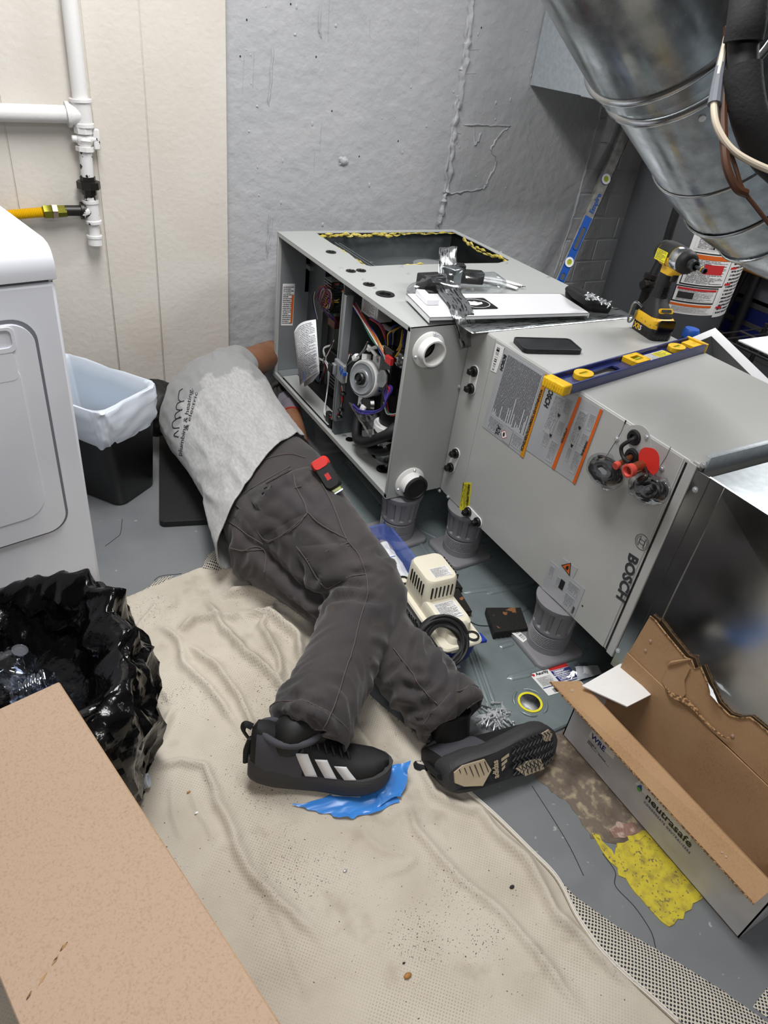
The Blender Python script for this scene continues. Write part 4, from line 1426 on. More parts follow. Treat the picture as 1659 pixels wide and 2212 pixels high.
def interp_path(pts, n):
    p = smoothpath(pts, 8)
    L = np.cumsum([0] + [(p[i + 1] - p[i]).length for i in range(len(p) - 1)])
    out = []
    for s in np.linspace(0, L[-1], n):
        i = min(np.searchsorted(L, s, 'right') - 1, len(p) - 2)
        out.append(p[i].lerp(p[i + 1], (s - L[i]) / max(1e-9, L[i + 1] - L[i])))
    return out


# flat foil tape over the seam between furnace and coil
n = 40
cl = [Vector((lerp(1.09, 1.69, i / (n - 1)), 1.375, Z1 + .0012)) for i in range(n)]
st = ribbon('seam_tape', cl, [Vector((0, -.042, 0))] * n, 'print_foil', None, 6, [.0008 if i < 28 else .0016 for i in range(n)], 60, 1)
tag(st, 'silver printed foil tape stuck flat along seam between furnace and coil', 'tape')
# loose foil tape strip: stands up behind the white panel, runs over it and hangs down the end plate
H = [Z(967, 640, Z1 + .02), Y(968, 545, 1.75), Y(966, 536, 1.735), Y(968, 560, 1.70), Y(970, 600, 1.66)]
tp = [Y(968, 534, 1.70), Y(967, 560, 1.66), Y(968, 590, 1.63), Z(962, 612, Z1 + .035), Z(972, 632, Z1 + .032), Z(990, 655, Z1 + .03), Z(1000, 680, Z1 + .026), Y(1006, 700, 1.398), Y(1012, 722, 1.396), Y(1017, 748, 1.392)]
cl = interp_path(tp, 46)
wv = []
for i in range(46):
    t = i / 45
    w = Vector((.036, -.006 + .012 * t, 0))
    if t < .35: w = Vector((.034, .004, .004 * math.sin(i)))
    wv.append(w)
ft = ribbon('loose_tape', cl, wv, 'print_foil', None, 10, [.004 if i < 14 else (.0015 if i < 30 else .006) for i in range(46)], 45, 5)
tag(ft, 'crumpled loose strip of silver foil tape draped over white panel', 'tape')

# white access panel with badge
wpx = [Z(877, 634, Z1 + .022), Z(928, 686, Z1 + .022), Z(1274, 676, Z1 + .022), Z(1210, 634, Z1 + .022)]
wpn = thing('access_panel', 'white sheet metal access panel with black badge lying on furnace top', 'panel', Z(1070, 660, Z1))
pa, pb, pc, pd = wpx
MB().add([q for q in wpx] + [q - Vector((0, 0, .002)) for q in wpx], [(3, 2, 1, 0), (4, 5, 6, 7), (0, 1, 5, 4), (1, 2, 6, 5), (2, 3, 7, 6), (3, 0, 4, 7)]).build('panel_sheet', 'white_enamel', wpn, 30)
for a, b in ((pa, pb), (pb, pc), (pc, pd), (pd, pa)):
    dn_ = Vector((0, 0, -.014 if (a, b) != (pb, pc) else -.008))
    ins = ((pa + pc) / 2 - (a + b) / 2).normalized() * .002
    MB().add([a, b, b + dn_, a + dn_, a + ins, b + ins, b + dn_ + ins, a + dn_ + ins], [(0, 3, 2, 1), (4, 5, 6, 7), (0, 1, 5, 4), (3, 7, 6, 2), (0, 4, 7, 3), (1, 2, 6, 5)]).build('panel_lip', 'white_enamel', wpn, 30)
# raised latch bracket at its left end
e1 = (pb - pa).normalized()
Mb = frame(pa + (pb - pa) * .05 + (pd - pa).normalized() * .03, e1, None, (0, 0, 1))
M = MB(Mb)
M.prism([(0, -.006), (.085, -.006), (.085, .03), (.065, .03), (.06, .018), (.004, .018)], 0, .016)
M.build('latch_bracket', 'white_enamel', wpn, 30, .002, 1)
ex, ey = (pc - pb).normalized(), (pa - pb).normalized()
Mg = frame(Z(1027, 656, Z1 + .0225), ex, ey)
bg = MB(Mg).prism(rrect(.1, .085, .006, 3), 0, .001).build('badge', 'black_gloss', wpn)
a, h_ = [(q[0] * 1.25, q[1]) for q in circ(.034, 32)], [[(q[0] * 1.25, q[1]) for q in circ(.0325, 32)]]
MB(Mg).prism(a, .001, .0015, None, h_).build('badge_ring', 'label_white', bg)
MB(Mg).prism([(-.025, -.012), (-.005, -.016), (.02, -.005), (.024, .008), (.012, .006), (.004, .016), (-.004, .012), (-.012, .018), (-.022, .006)], .001, .0014).build('badge_mark', 'label_white', bg)

# clear plastic bag holding a dark bracket, with white straps
pbg = thing('parts_bag', 'clear plastic bag with dark plastic bracket behind foil tape', 'bag', Z(985, 612, Z1))
b0, b1 = Z(895, 622, Z1 + .03), Z(1080, 608, Z1 + .03)
blob_bag('plastic_film', Z(880, 628, Z1 + .02), Z(1090, 612, Z1 + .02), .062, 'clear_film', pbg, 11, (1, .75, .75), 34, 22, .35, 26)
M = MB()
c = Z(930, 612, Z1 + .03)
M.box(c, (.07, .05, .05), None)
M.build('dark_bracket', 'black_plastic', pbg, 30, .004, 2)
c = Z(1010, 605, Z1 + .03)
MB(yaw(c, -20)).box((0, 0, .01), (.09, .035, .035)).box((-.03, 0, .03), (.03, .03, .03)).build('dark_bracket', 'black_plastic', pbg, 30, .004, 2)
c = Z(975, 595, Z1 + .05)
MB(yaw(c, 20)).box((0, 0, 0), (.04, .05, .05)).build('silver_block', 'galv', pbg, 30, .004, 2)
for i, (pa_, pb_) in enumerate([((1040, 598), (1128, 618)), ((1040, 604), (1118, 623))]):
    a, b = Z(*pa_, Z1 + .004 + i * .003), Z(*pb_, Z1 + .004 + i * .003)
    sd_ = (b - a).cross(Vector((0, 0, 1))).normalized() * .012
    ribbon('white_strap', interp_path([a, a.lerp(b, .5) + Vector((0, 0, .004)), b], 10), [sd_] * 10, 'label_white', pbg, 2, .0004, 30, i, .002)
text('lettering', 'package', frame(Z(1106, 617, Z1 + .0085), (.9, -.4, 0), (.4, .9, 0)), 'ink', pbg, .014, .0002)

# black magnetic pouch with zinc screws
po = thing('screw_pouch', 'black fabric pouch holding zinc screws on furnace top edge', 'pouch', Z(1275, 655, Z1))
pts = [Z(1228, 622, Z1 + .02), Z(1245, 640, Z1 + .02), Z(1275, 655, Z1 + .018), Z(1318, 664, Z1 + .016)]
M = MB()
M.tube(interp_path(pts, 24), [.010, .022, .028, .03, .026, .016], 14, True, 0, None, .7)
o = M.build('pouch_body', 'pouch_black', po, 60)
M = MB()
M.tube(interp_path([Z(1226, 624, Z1 + .03), Z(1262, 648, Z1 + .045), Z(1318, 664, Z1 + .03)], 20), [.008, .012, .012, .008], 8, True)
M.build('pouch_rim', 'pouch_black', po, 60)
def screw_mesh(name, L=.018, r=.0019, hr=.0042, black=False):
    M = MB()
    M.lathe([(.0001, L), (r * .4, L * .92), (r, L * .8), (r, 0.003)], None, 6, False)
    M.lathe([(hr, .003), (hr, .002), (hr * .62, .0015), (hr * .62, -.0025), (.0001, -.0028)], None, 6, False)
    return M.mesh(name)
sm = screw_mesh('screw')
for i in range(30):
    t = RNG.uniform(0, 1)
    q = Z(lerp(1258, 1312, t) + RNG.normal(0, 3), lerp(634, 656, t) + RNG.normal(0, 4), Z1 + .048 + RNG.uniform(-.006, .014))
    o = link('screw', sm, 'screw_zinc', None)
    o.location = q
    o.rotation_euler = (RNG.uniform(.6, 2.4), RNG.uniform(-.6, .6), RNG.uniform(0, 6.28))
    tag(o, 'zinc hex head screw heaped in the black pouch on furnace', 'screw', 'zinc screws in the black pouch')

# phone
ph = thing('smartphone', 'black cased smartphone lying face up on coil cabinet', 'phone', Z(1178, 752, Z1))
pq = [Z(1110, 768, Z1), Z(1246, 771, Z1), Z(1247, 741, Z1), Z(1108, 733, Z1)]
p_b, p_r = Z(1130, 769, Z1), Z(1250, 768, Z1)
cc = Z(1181, 752, Z1)
dx_ = (Z(1238, 772, Z1) - Z(1130, 770, Z1)).normalized()
dy_ = Vector((-dx_.y, dx_.x, 0))
Mp = frame(cc, dx_, dy_)
w_, h_ = .160, .078
MB(Mp).prism(rrect(w_, h_, .012, 6), .0005, .0105).build('phone_case', 'phone_case', ph, 40, .002, 2)
MB(Mp).prism(rrect(w_ - .008, h_ - .008, .010, 6), .0105, .0112).build('screen_glass', 'phone_glass', ph, 40)
MB(Mp).prism(rrect(w_, h_, .012, 6), .0105, .0122, None, [rrect(w_ - .007, h_ - .007, .010, 6)]).build('case_lip', 'phone_case', ph, 40)
MB(Mp).box((-.03, -h_ / 2, .006), (.03, .0016, .003)).build('side_button', 'black_gloss', ph)

# navy and yellow torpedo-style I-beam level
lv = thing('i_beam_level', 'navy blue I-beam spirit level with yellow vials lying across coil cabinet', 'spirit level', Z(1350, 800, Z1))
la, lb_ = Z(1213, 858, Z1), Z(1524, 762, Z1)          # near bottom edge ends
lc = Z(1190, 822, Z1 + .0)
ax = (lb_ - la).normalized()
sd_ = Vector((-ax.y, ax.x, 0))
LL = (lb_ - la).length
Ml = frame(la, ax, sd_)
Wd, Hh = .060, .024
cap_ = .026
MB(Ml).bb(cap_, LL - .01, 0, .006, 0, Hh).build('level_rail', 'level_navy', lv, 30, .0012, 1)
MB(Ml).bb(cap_, LL - .01, Wd - .006, Wd, 0, Hh).build('level_rail', 'level_navy', lv, 30, .0012, 1)
web = rrect(LL - cap_ - .01, Wd - .011, .002, 2, (LL + cap_ - .01) / 2, Wd / 2)
slot = rrect(.11, .022, .009, 5, LL * .31, Wd * .52)
MB(Ml).prism(web, .008, .013, None, [slot]).build('level_web', 'level_navy', lv, 30)
MB(Ml).bb(0, cap_ + .004, -.001, Wd + .001, -.000, Hh + .001).build('end_cap', 'level_yellow', lv, 30, .004, 3)
MB(Ml).bb(LL - .011, LL, -.001, Wd + .001, 0, Hh + .001).build('end_cap', 'level_yellow', lv, 30, .002, 2)
M = MB(Ml)
for i, x0 in enumerate(np.linspace(.006, Wd - .008, 8)):
    M.bb(-.001, .0005, x0, x0 + .003, .006, .018)
M.build('cap_lettering', 'level_yellow', lv)
def vial(c, shape, ang):
    Mv = Ml @ Matrix.Translation((c, Wd * .5, .013)) @ Matrix.Rotation(math.radians(ang), 4, 'Z')
    poly = [(q[0] * 1.25, q[1]) for q in circ(.021, 24)] if shape == 'o' else rrect(.062, .046, .006, 4)
    hol = [rrect(.030, .008, .003, 3)] if shape == 'o' else [rrect(.034, .020, .003, 3)]
    v = MB(Mv).prism(poly, 0, .012, None, hol).build('vial_holder', 'level_yellow', lv, 30, .0015, 2)
    MB(Mv).cyl((-.014, 0, .007), (.014, 0, .007), .0038, n=10).build('vial', 'vial_green', v)
    MB(Mv).prism(rrect(.034, .02, .003, 3), .0005, .002).build('vial_backing', 'black_gloss', v)
vial(LL * .175, 'o', 0)
vial(LL * .52, 'r', 0)
vial(LL * .82, 'o', 0)
q = [Ml @ Vector(v) for v in [(LL * .6, .012, .0132), (LL * .76, .012, .0132), (LL * .76, .047, .0132), (LL * .6, .047, .0132)]]
slab('level_sticker', q, 'print_white', lv, .0004)
q = [Ml @ Vector(v) for v in [(LL * .67, .018, .0138), (LL * .76, .018, .0138), (LL * .76, .044, .0138), (LL * .67, .044, .0138)]]
slab('level_sticker', q, 'print_yellow', lv, .0004)
q = [Ml @ Vector(v) for v in [(LL - .055, .012, .0132), (LL - .012, .012, .0132), (LL - .012, .048, .0132), (LL - .055, .048, .0132)]]
slab('end_vial_window', q, 'level_yellow', lv, .007)

# ------------------------------------------------------------------ impact driver standing on its battery
dr = thing('impact_driver', 'yellow and black cordless impact driver standing on coil cabinet', 'power drill', Z(1405, 722, Z1))
base = Z(1404, 722, Z1)
fw = Vector((-.22, -.97, 0)).normalized()          # nose direction, towards the camera
sdv = Vector((fw.y, -fw.x, 0))
Md = frame(base, fw, None, (0, 0, 1)) @ Matrix.Scale(.9, 4)
def ringz(z, cx, wx, wy, r, n=4):
    return [Vector((q[0] + cx, q[1], z)) for q in rrect(wx, wy, r, n)]
# battery
M = MB(Md).loft([ringz(0, 0, .108, .07, .014), ringz(.004, 0, .114, .076, .016), ringz(.03, 0, .114, .076, .016), ringz(.05, -.004, .10, .07, .018)])
bt = M.build('battery', 'black_plastic', dr, 40)
for i in range(4):
    for s in (-1, 1): MB(Md).bb(-.03 + i * .016, -.022 + i * .016, *sorted((s * .037, s * .0385)), .004, .016).build('battery_rib', 'black_gloss', bt)
    MB(Md).bb(.0565, .0575, -.02 + i * .012, -.014 + i * .012, .004, .016).build('battery_rib', 'black_gloss', bt)
# foot (yellow collar round the battery slide) with dark label window
M = MB(Md).loft([ringz(.030, -.002, .112, .074, .02), ringz(.036, -.002, .118, .080, .022), ringz(.058, -.002, .116, .078, .024), ringz(.066, -.004, .1, .066, .022)])
ft_ = M.build('foot_collar', 'drill_yellow', dr, 40)
M = MB(Md).prism([(q[0], q[1]) for q in rrect(.058, .036, .008, 4)], 0, .004, frame((.0555, 0, .046), (0, 1, 0), (0, 0, 1)))
M.build('battery_window', 'black_gloss', ft_, 40, .001, 1)
M = MB(Md).loft([ringz(.060, -.004, .108, .072, .024), ringz(.078, -.008, .098, .064, .024), ringz(.098, -.014, .066, .048, .02), ringz(.112, -.018, .05, .042, .018)])
M.build('foot_top', 'black_rubber', dr, 40)
M = MB(Md).prism(rrect(.05, .016, .006, 4), 0, .004, frame((.032, 0, .083), (0, 1, 0), (-.55, 0, .83)))
M.build('worklight_panel', 'drill_yellow', dr, 40, .001, 1)
M = MB(Md).prism(rrect(.036, .009, .003, 4), .004, .005, frame((.032, 0, .083), (0, 1, 0), (-.55, 0, .83)))
M.build('worklight', 'galv', dr, 40)
# handle
M = MB(Md).loft([ringz(.104, -.018, .052, .042, .018), ringz(.13, -.02, .044, .036, .016), ringz(.165, -.016, .044, .036, .016), ringz(.19, -.012, .05, .038, .016)])
M.build('handle', 'black_rubber', dr, 40)
M = MB(Md)
for i in range(6): M.bb(.0015, .004, -.012, .012, .118 + i * .005, .1205 + i * .005)
M.build('grip_ribs', 'black_plastic', dr)
MB(Md).loft([ringz(.168, .016, .014, .02, .006), ringz(.182, .018, .016, .022, .006), ringz(.196, .016, .018, .022, .006)]).build('trigger', 'black_plastic', dr, 40)
M = MB(Md).loft([ringz(.183, -.008, .056, .041, .016), ringz(.198, .0, .07, .044, .016), ringz(.206, .004, .078, .046, .016)])
M.build('trigger_housing', 'drill_yellow', dr, 40)
# motor head: axis along local x
HZ = .232
Mh = Md @ frame((0, 0, HZ), (0, 1, 0), None, (1, 0, 0))   # local z = nose direction
M = MB(Mh).lathe([(.0001, -.075), (.022, -.073), (.031, -.062), (.034, -.04), (.0345, .0), (.0325, .012)], None, 28, False)
hd = M.build('motor_housing', 'drill_yellow', dr, 40)
M = MB(Mh).lathe([(.0355, -.05), (.037, -.03), (.0365, -.005), (.0345, .006)], None, 18, False, 60, 180)
M.build('rubber_overmould', 'black_rubber', hd, 40)
M = MB(Mh).lathe([(.0225, -.076), (.032, -.068), (.0335, -.055), (.031, -.058)], None, 24, False)
M.build('rear_bumper', 'black_rubber', hd, 40)
M = MB(Mh).lathe([(.034, .008), (.0355, .014), (.034, .035), (.031, .044)], None, 32, False)
M.build('gear_case', 'drill_chrome', hd, 40)
M = MB(Mh).lathe([(.0325, .036), (.033, .05), (.030, .058), (.024, .064), (.016, .066), (.0145, .078), (.012, .08)], None, 32, False)
M.build('nose_guard', 'black_rubber', hd, 40)
M = MB(Mh).lathe([(.0145, .068), (.0148, .084), (.011, .086), (.009, .086)], None, 24, False)
M.build('chuck_collar', 'steel_dark', hd, 40)
M = MB(Mh).lathe([(.0048, .07), (.0048, .112), (.0075, .114), (.0078, .126), (.0075, .128), (.0045, .128), (.004, .122), (.0001, .122)], None, 12, False)
M.build('nut_driver_bit', 'steel_dark', hd, 40)
MB(Mh).lathe([(.0079, .115), (.0079, .118)], None, 12, False).build('bit_band', 'drill_yellow', hd, 40)
slab('side_label', [Md @ Vector(v) for v in [(-.05, -.0365, HZ - .018), (-.0, -.0368, HZ - .018), (-.0, -.0352, HZ + .012), (-.05, -.0352, HZ + .012)]], 'print_yellow', hd, .0012)
# belt hook at the back-left of the foot
hk = [(-.03, -.038, .075), (-.045, -.052, .085), (-.055, -.055, .07), (-.055, -.055, .03), (-.05, -.052, .02), (-.045, -.046, .03), (-.043, -.044, .06)]
MB(Md).tube([Vector(q) for q in hk], .0035, 8, True, 5).build('belt_hook', 'galv', dr)
text('battery_lettering', '5', Md @ frame((-.01, -.0392, .012), (1, 0, 0), (0, 0, 1)), 'label_white', bt, .02, .0004)
text('battery_lettering', 'XR', Md @ frame((-.04, -.0392, .010), (1, 0, 0), (0, 0, 1)), 'drill_yellow', bt, .024, .0006)
# ------------------------------------------------------------------ drain pan
PZ = .010
pan = thing('drain_pan', 'grey galvanised metal drain pan with pressed ribs under the furnace', 'drain pan', (1.3, 1.5, 0))
x0, x1, y0_, y1_ = .868, 1.69, .632, 2.33
cx_, cy_ = (x0 + x1) / 2, (y0_ + y1_) / 2
W_, D_ = x1 - x0, y1_ - y0_
def rr3(w, d, r, z): return [Vector((q[0], q[1], z)) for q in rrect(w, d, r, 8, cx_, cy_)]
M = MB()
rings = [rr3(W_, D_, .09, .001), rr3(W_ + .002, D_ + .002, .09, .006), rr3(W_ - .004, D_ - .004, .088, PZ), rr3(W_ - .012, D_ - .012, .085, PZ - .0008)]
M.loft(rings, True)
M.build('pan_sheet', 'pan_steel', pan, 40)
def rib(pa, pb, w=.009, h=.004, name='pressed_rib'):
    a, b = Vector(pa), Vector(pb)
    a.z = b.z = PZ - .0005
    ax = (b - a)
    L = ax.length
    Mr = frame(a, ax, None, (0, 0, 1))
    rings = []
    for t in np.linspace(0, 1, 14):
        e = min(t, 1 - t) * L
        k = math.sqrt(max(0.0, min(1, e / w) * (2 - min(1, e / w)))) if e < w else 1
        k = max(k, .03)
        rings.append([Vector((t * L, w * k * math.cos(q), h * k * math.sin(q))) for q in np.linspace(0, math.pi, 7)])
    MB(Mr).loft(rings, False, False).build(name, 'pan_steel', pan, 60)
for pa_, pb_ in [((1120, 1265), (1000, 1280)), ((1160, 1258), (1050, 1282)), ((1180, 1440), (1095, 1465)), ((1150, 1455), (1098, 1466)), ((1110, 1388), (1078, 1398)), ((1140, 1310), (1118, 1322))]:
    rib(Z(*pa_, PZ), Z(*pb_, PZ))
# long ribs fanning towards the corner
for pa_, pb_ in [((1072, 1530), (985, 1290)), ((1058, 1528), (970, 1290)), ((985, 1290), (900, 1160)), ((740, 985), (860, 1130)), ((900, 1140), (990, 1185)), ((690, 930), (760, 960))]:
    rib(Z(*pa_, PZ), Z(*pb_, PZ), .006, .003)
# knock-out with yellow ring sticker and four arc ridges
cs_ = Z(1145, 1517, PZ)
Mc = Matrix.Translation(cs_)
kn = MB(Mc).lathe([(.0001, .0012), (.024, .0012), (.026, .0004), (.026, -.001)], None, 32, False).build('knockout_disc', 'galv_smooth', pan, 40)
MB(Mc).prism(circ(.031, 36), 0, .0014, None, [circ(.0255, 36)]).build('ring_sticker', 'label_yellow', pan)
for k in range(4):
    a0 = 45 + 90 * k - 32
    pts = [cs_ + Vector((.041 * math.cos(math.radians(a0 + t)), .041 * math.sin(math.radians(a0 + t)), 0)) for t in np.linspace(0, 64, 10)]
    MB().tube(pts, [.001, .004, .004, .004, .001], 8, True).build('arc_ridge', 'pan_steel', pan, 60)
# product label with barcode on the pan corner
q = [Z(1185, 1503, PZ), Z(1206, 1495, PZ), Z(1258, 1487, PZ), Z(1221, 1433, PZ)]
la_, lb2, lc2, ld_ = Z(1140, 1453, PZ), Z(1185, 1503, PZ), Z(1262, 1480, PZ), Z(1222, 1432, PZ)
pl = slab('product_label', [lb2, lc2, ld_, la_], 'label_white', pan, .0005, (0, 0, 1))
def on_q(q, u, v, off=.0008): return (q[0] * (1 - u) + q[1] * u) * (1 - v) + (q[3] * (1 - u) + q[2] * u) * v + Vector((0, 0, off))
LQ = [lb2, lc2, ld_, la_]
for u0, u1, v0, v1, m in [(.5, 1, .84, 1, 'label_red'), (.5, 1, .62, .82, 'print_navy'), (.5, 1, .36, .58, 'print_navy'), (.03, .45, .34, .72, 'print_white'), (.2, .7, .04, .2, 'barcode'), (0.02, .95, .28, .31, 'label_navy')]:
    slab('label_print', [on_q(LQ, u0, v0), on_q(LQ, u1, v0), on_q(LQ, u1, v1), on_q(LQ, u0, v1)], m, pl, .0003, (0, 0, 1))
ux = (LQ[1] - LQ[0]).normalized()
uy = (LQ[3] - LQ[0]).normalized()
text('lettering', 'Asurity', frame(on_q(LQ, .12, .8, .0014), ux, uy), 'ink', pl, .013, .0003)
text('lettering', 'Seamless', frame(on_q(LQ, .58, .73, .0014), ux, uy), 'label_white', pl, .0075, .0001)
text('lettering', 'Metal Drain Pan', frame(on_q(LQ, .52, .64, .0014), ux, uy), 'label_white', pl, .0065, .0001)
text('lettering', '32 in x', frame(on_q(LQ, .62, .42, .0014), ux, uy), 'label_white', pl, .0075, .0001)
MB(frame(on_q(LQ, .06, .84, .0014), ux, uy)).prism(circ(.004, 16), 0, .0004).build('label_logo', 'label_red', pl)
# clear plastic wrapper with white leaflet beside the label
wr = thing('plastic_wrapper', 'crumpled clear wrapper with white leaflet beside pan label', 'wrapper', Z(1265, 1455, PZ))
film('leaflet', [Z(1248, 1470, PZ + .006), Z(1300, 1455, PZ + .004), Z(1290, 1437, PZ + .01), Z(1242, 1440, PZ + .014)], 8, 6, 'paper_white', wr, .004, 60, 2, .008)
film('wrapper_film', [Z(1225, 1472, PZ + .003), Z(1275, 1470, PZ + .006), Z(1270, 1430, PZ + .012), Z(1222, 1436, PZ + .006)], 12, 10, 'clear_film', wr, .006, 70, 9, .014)

# ------------------------------------------------------------------ adjustable pedestal feet
def pedestal_parts(root, o, ang, hgt, sc=1.0):
    Mp = yaw(o, ang)
    M = MB(Mp).loft([[Vector((q[0], q[1], z)) for q in rrect(w, w, .018, 5)] for w, z in ((.150, 0), (.152, .006), (.148, .012), (.140, .0145))])
    M.build('base_plate', 'pedestal_gray', root, 40)
    prof = [(.056, .014), (.055, .022)]
    z = .024
    prof.append((.0545, .03))
    for i in range(8):
        prof += [(.0545, .034 + i * .005), (.0495, .0365 + i * .005)]
    prof += [(.053, .08), (.053, .084)]
    MB(Mp).lathe(prof, None, 32, False).build('threaded_stem', 'pedestal_gray', root, 20)
    n = 72
    rings = []
    for z, r in ((.078, .0545), (.086, .0545), (.09, .054), (hgt - .022, .0595), (hgt - .016, .063), (hgt - .002, .066), (hgt, .066)):
        flute = .0055 if .088 < z < hgt - .02 else 0
        rings.append([Vector(((r - flute * (j % 6 < 2)) * math.cos(2 * math.pi * j / n), (r - flute * (j % 6 < 2)) * math.sin(2 * math.pi * j / n), z)) for j in range(n)])
    MB(Mp).loft(rings).build('fluted_sleeve', 'pedestal_gray', root, 25)
PH = Z0 - PZ
spots = [(Z(854, 1155, PZ), 4, 'round grey plastic pedestal foot under furnace corner, left of the others'),
         (Z(992, 1190, PZ), 2, 'round grey plastic pedestal foot under coil near yellow sticker'),
         (Z(1178, 1392, PZ), -3, 'round grey plastic pedestal foot nearest the camera with small barcode'),
         (Vector((1.07, 2.02, PZ)), 0, 'grey plastic pedestal foot in shadow behind the bent forearm'),
         (Vector((1.56, 1.45, PZ)), 0, 'grey plastic pedestal foot in deep shadow under the coil')]
for i, (q, a, lb) in enumerate(spots):
    r_ = thing('pedestal_foot', lb, 'pedestal', q, 'grey pedestal feet under the unit')
    pedestal_parts(r_, q, a, PH)
    if i == 2:
        s0 = Z(1103, 1372, PZ + .0147)
        sq = [Z(1102, 1365, PZ + .0147), Z(1130, 1388, PZ + .0147), Z(1140, 1380, PZ + .0147), Z(1115, 1358, PZ + .0147)]
        slab('barcode_sticker', sq, 'label_white', r_, .0005, (0, 0, 1))
        sq2 = [sq[0].lerp(sq[3], .35) + Vector((0, 0, .0006)), sq[1].lerp(sq[2], .35) + Vector((0, 0, .0006)), sq[1].lerp(sq[2], .9) + Vector((0, 0, .0006)), sq[0].lerp(sq[3], .9) + Vector((0, 0, .0006))]
        slab('barcode_print', [sq2[0].lerp(sq2[1], .1), sq2[0].lerp(sq2[1], .9), sq2[3].lerp(sq2[2], .9), sq2[3].lerp(sq2[2], .1)], 'barcode', r_, .0003, (0, 0, 1))

# ------------------------------------------------------------------ condensate pump
pu = thing('condensate_pump', 'cream and blue condensate pump with coiled black cord beside knee', 'pump', (.93, 1.02, PZ))
Mq = yaw((.9, 1.022, PZ), -4)
# local: x across (.11), y along (.27)
def rz(w, d, r, z, cx=0, cy=0, n=4): return [Vector((q[0], q[1], z)) for q in rrect(w, d, r, n, cx, cy)]
MB(Mq).loft([rz(.088, .235, .012, 0), rz(.094, .245, .014, .01), rz(.106, .268, .016, .078), rz(.11, .272, .016, .08)]).build('tank', 'pump_blue', pu, 40)
MB(Mq).loft([rz(.120, .284, .02, .078), rz(.122, .286, .02, .084), rz(.116, .28, .02, .089), rz(.10, .262, .018, .09)]).build('tank_lid', 'pump_cream', pu, 40)
MB(Mq).loft([rz(.092, .2, .016, .088, 0, -.005), rz(.088, .19, .016, .118, 0, -.006), rz(.08, .178, .018, .124, 0, -.006)]).build('lid_shoulder', 'pump_cream', pu, 40)
MB(Mq).loft([rz(.096, .118, .018, .09, .002, .05), rz(.092, .112, .02, .18, .002, .05), rz(.085, .104, .02, .187, .002, .05), rz(.07, .088, .02, .189, .002, .05)]).build('motor_cover', 'pump_cream', pu, 40)
M = MB(Mq)
for i in range(6): M.box((-.0455, .015 + i * .0125, .152), (.004, .0042, .038))
for i in range(6): M.box((-.03 + i * .0115, -.0068, .152), (.0042, .005, .036))
for i in range(7): M.box((.0485, .008 + i * .012, .178), (.005, .0045, .016))
M.build('vent_slots', 'pitch', pu, 30, .0012, 1)
slab('rating_label', [Mq @ Vector(v) for v in [(-.02, .008, .1892), (.033, .008, .1892), (.033, .045, .1892), (-.02, .045, .1892)]], 'print_white', pu, .0005)
slab('caution_label', [Mq @ Vector(v) for v in [(-.03, -.08, .1242), (.032, -.08, .1242), (.032, -.018, .1242), (-.03, -.018, .1242)]], 'print_white', pu, .0005)
for cx, cy in ((-.038, .122), (.036, -.122)):
    MB(Mq @ Matrix.Translation((cx, cy, .088))).lathe([(.017, 0), (.017, .006), (.0125, .007), (.0115, -.004), (.0001, -.006)], None, 20, False).build('inlet_port', 'black_plastic', pu, 40)
fl_ = [Mq @ Vector(v) for v in [(-.0545, .11, .03), (-.053, -.02, .03), (-.0555, -.02, .075), (-.0555, .11, .075)]]
nl = slab('brand_label', fl_, 'label_white', pu, .0012, Mq.to_3x3() @ Vector((-1, 0, -.1)))
text('lettering', 'neutrasafe', frame(fl_[0].lerp(fl_[1], .04) + Vector((-.004, 0, .014)), fl_[1] - fl_[0], fl_[3] - fl_[0]), 'ink', nl, .03, .0004, width=.118)
MB(Mq).prism([(.05, -.136), (.072, -.14), (.07, -.11), (.054, -.1)], .072, .082).build('mount_tab', 'pump_blue', pu, 30, .002, 1)
# rounded snout and black power cord coil leaning on the near end
MB(Mq).loft([rz(.06, .05, .016, .06, -.005, -.108), rz(.066, .056, .018, .085, -.005, -.108), rz(.05, .045, .016, .104, -.005, -.104)]).build('check_valve_boss', 'pump_cream', pu, 40)
cc_ = Z(957, 1386, .114)
coil_wire('power_cord', cc_, (-.25, -.62, .74), .058, 5, .0044, 'black_rubber', pu, 2, 1.0, (1, -.2, .2))
coil_wire('power_cord', cc_ + Vector((0, -.004, -.006)), (-.2, -.6, .76), .048, 5, .0044, 'black_rubber', pu, 5, 1.0, (1, -.2, .2))
MB().tube([cc_ + Vector((-.03, -.03, -.03)), Z(945, 1415, .05), Z(935, 1425, .03), Z(955, 1440, .02), Z(965, 1442, .018)], .0042, 6, True, 6).build('power_cord', 'black_rubber', pu)
a = Z(966, 1442, PZ + .012)
pgx = (Z(980, 1440, PZ + .012) - a).normalized()
pg = MB(frame(a, pgx, None, (0, 0, 1))).box((.0, 0, 0), (.03, .02, .018)).build('plug', 'black_plastic', pu, 30, .003, 2)
M = MB(frame(a, pgx, None, (0, 0, 1)))
for s in (-.006, 0, .006): M.box((.024, s, .003 * (s != 0)), (.018, .0015, .005))
M.build('plug_blades', 'screw_zinc', pu)
MB().tube([Z(1005, 1335, .10), Z(1030, 1350, .05), Z(1060, 1352, .03), Z(1078, 1345, .035)], .0014, 5, True, 6).build('signal_wire', 'black_rubber', pu)

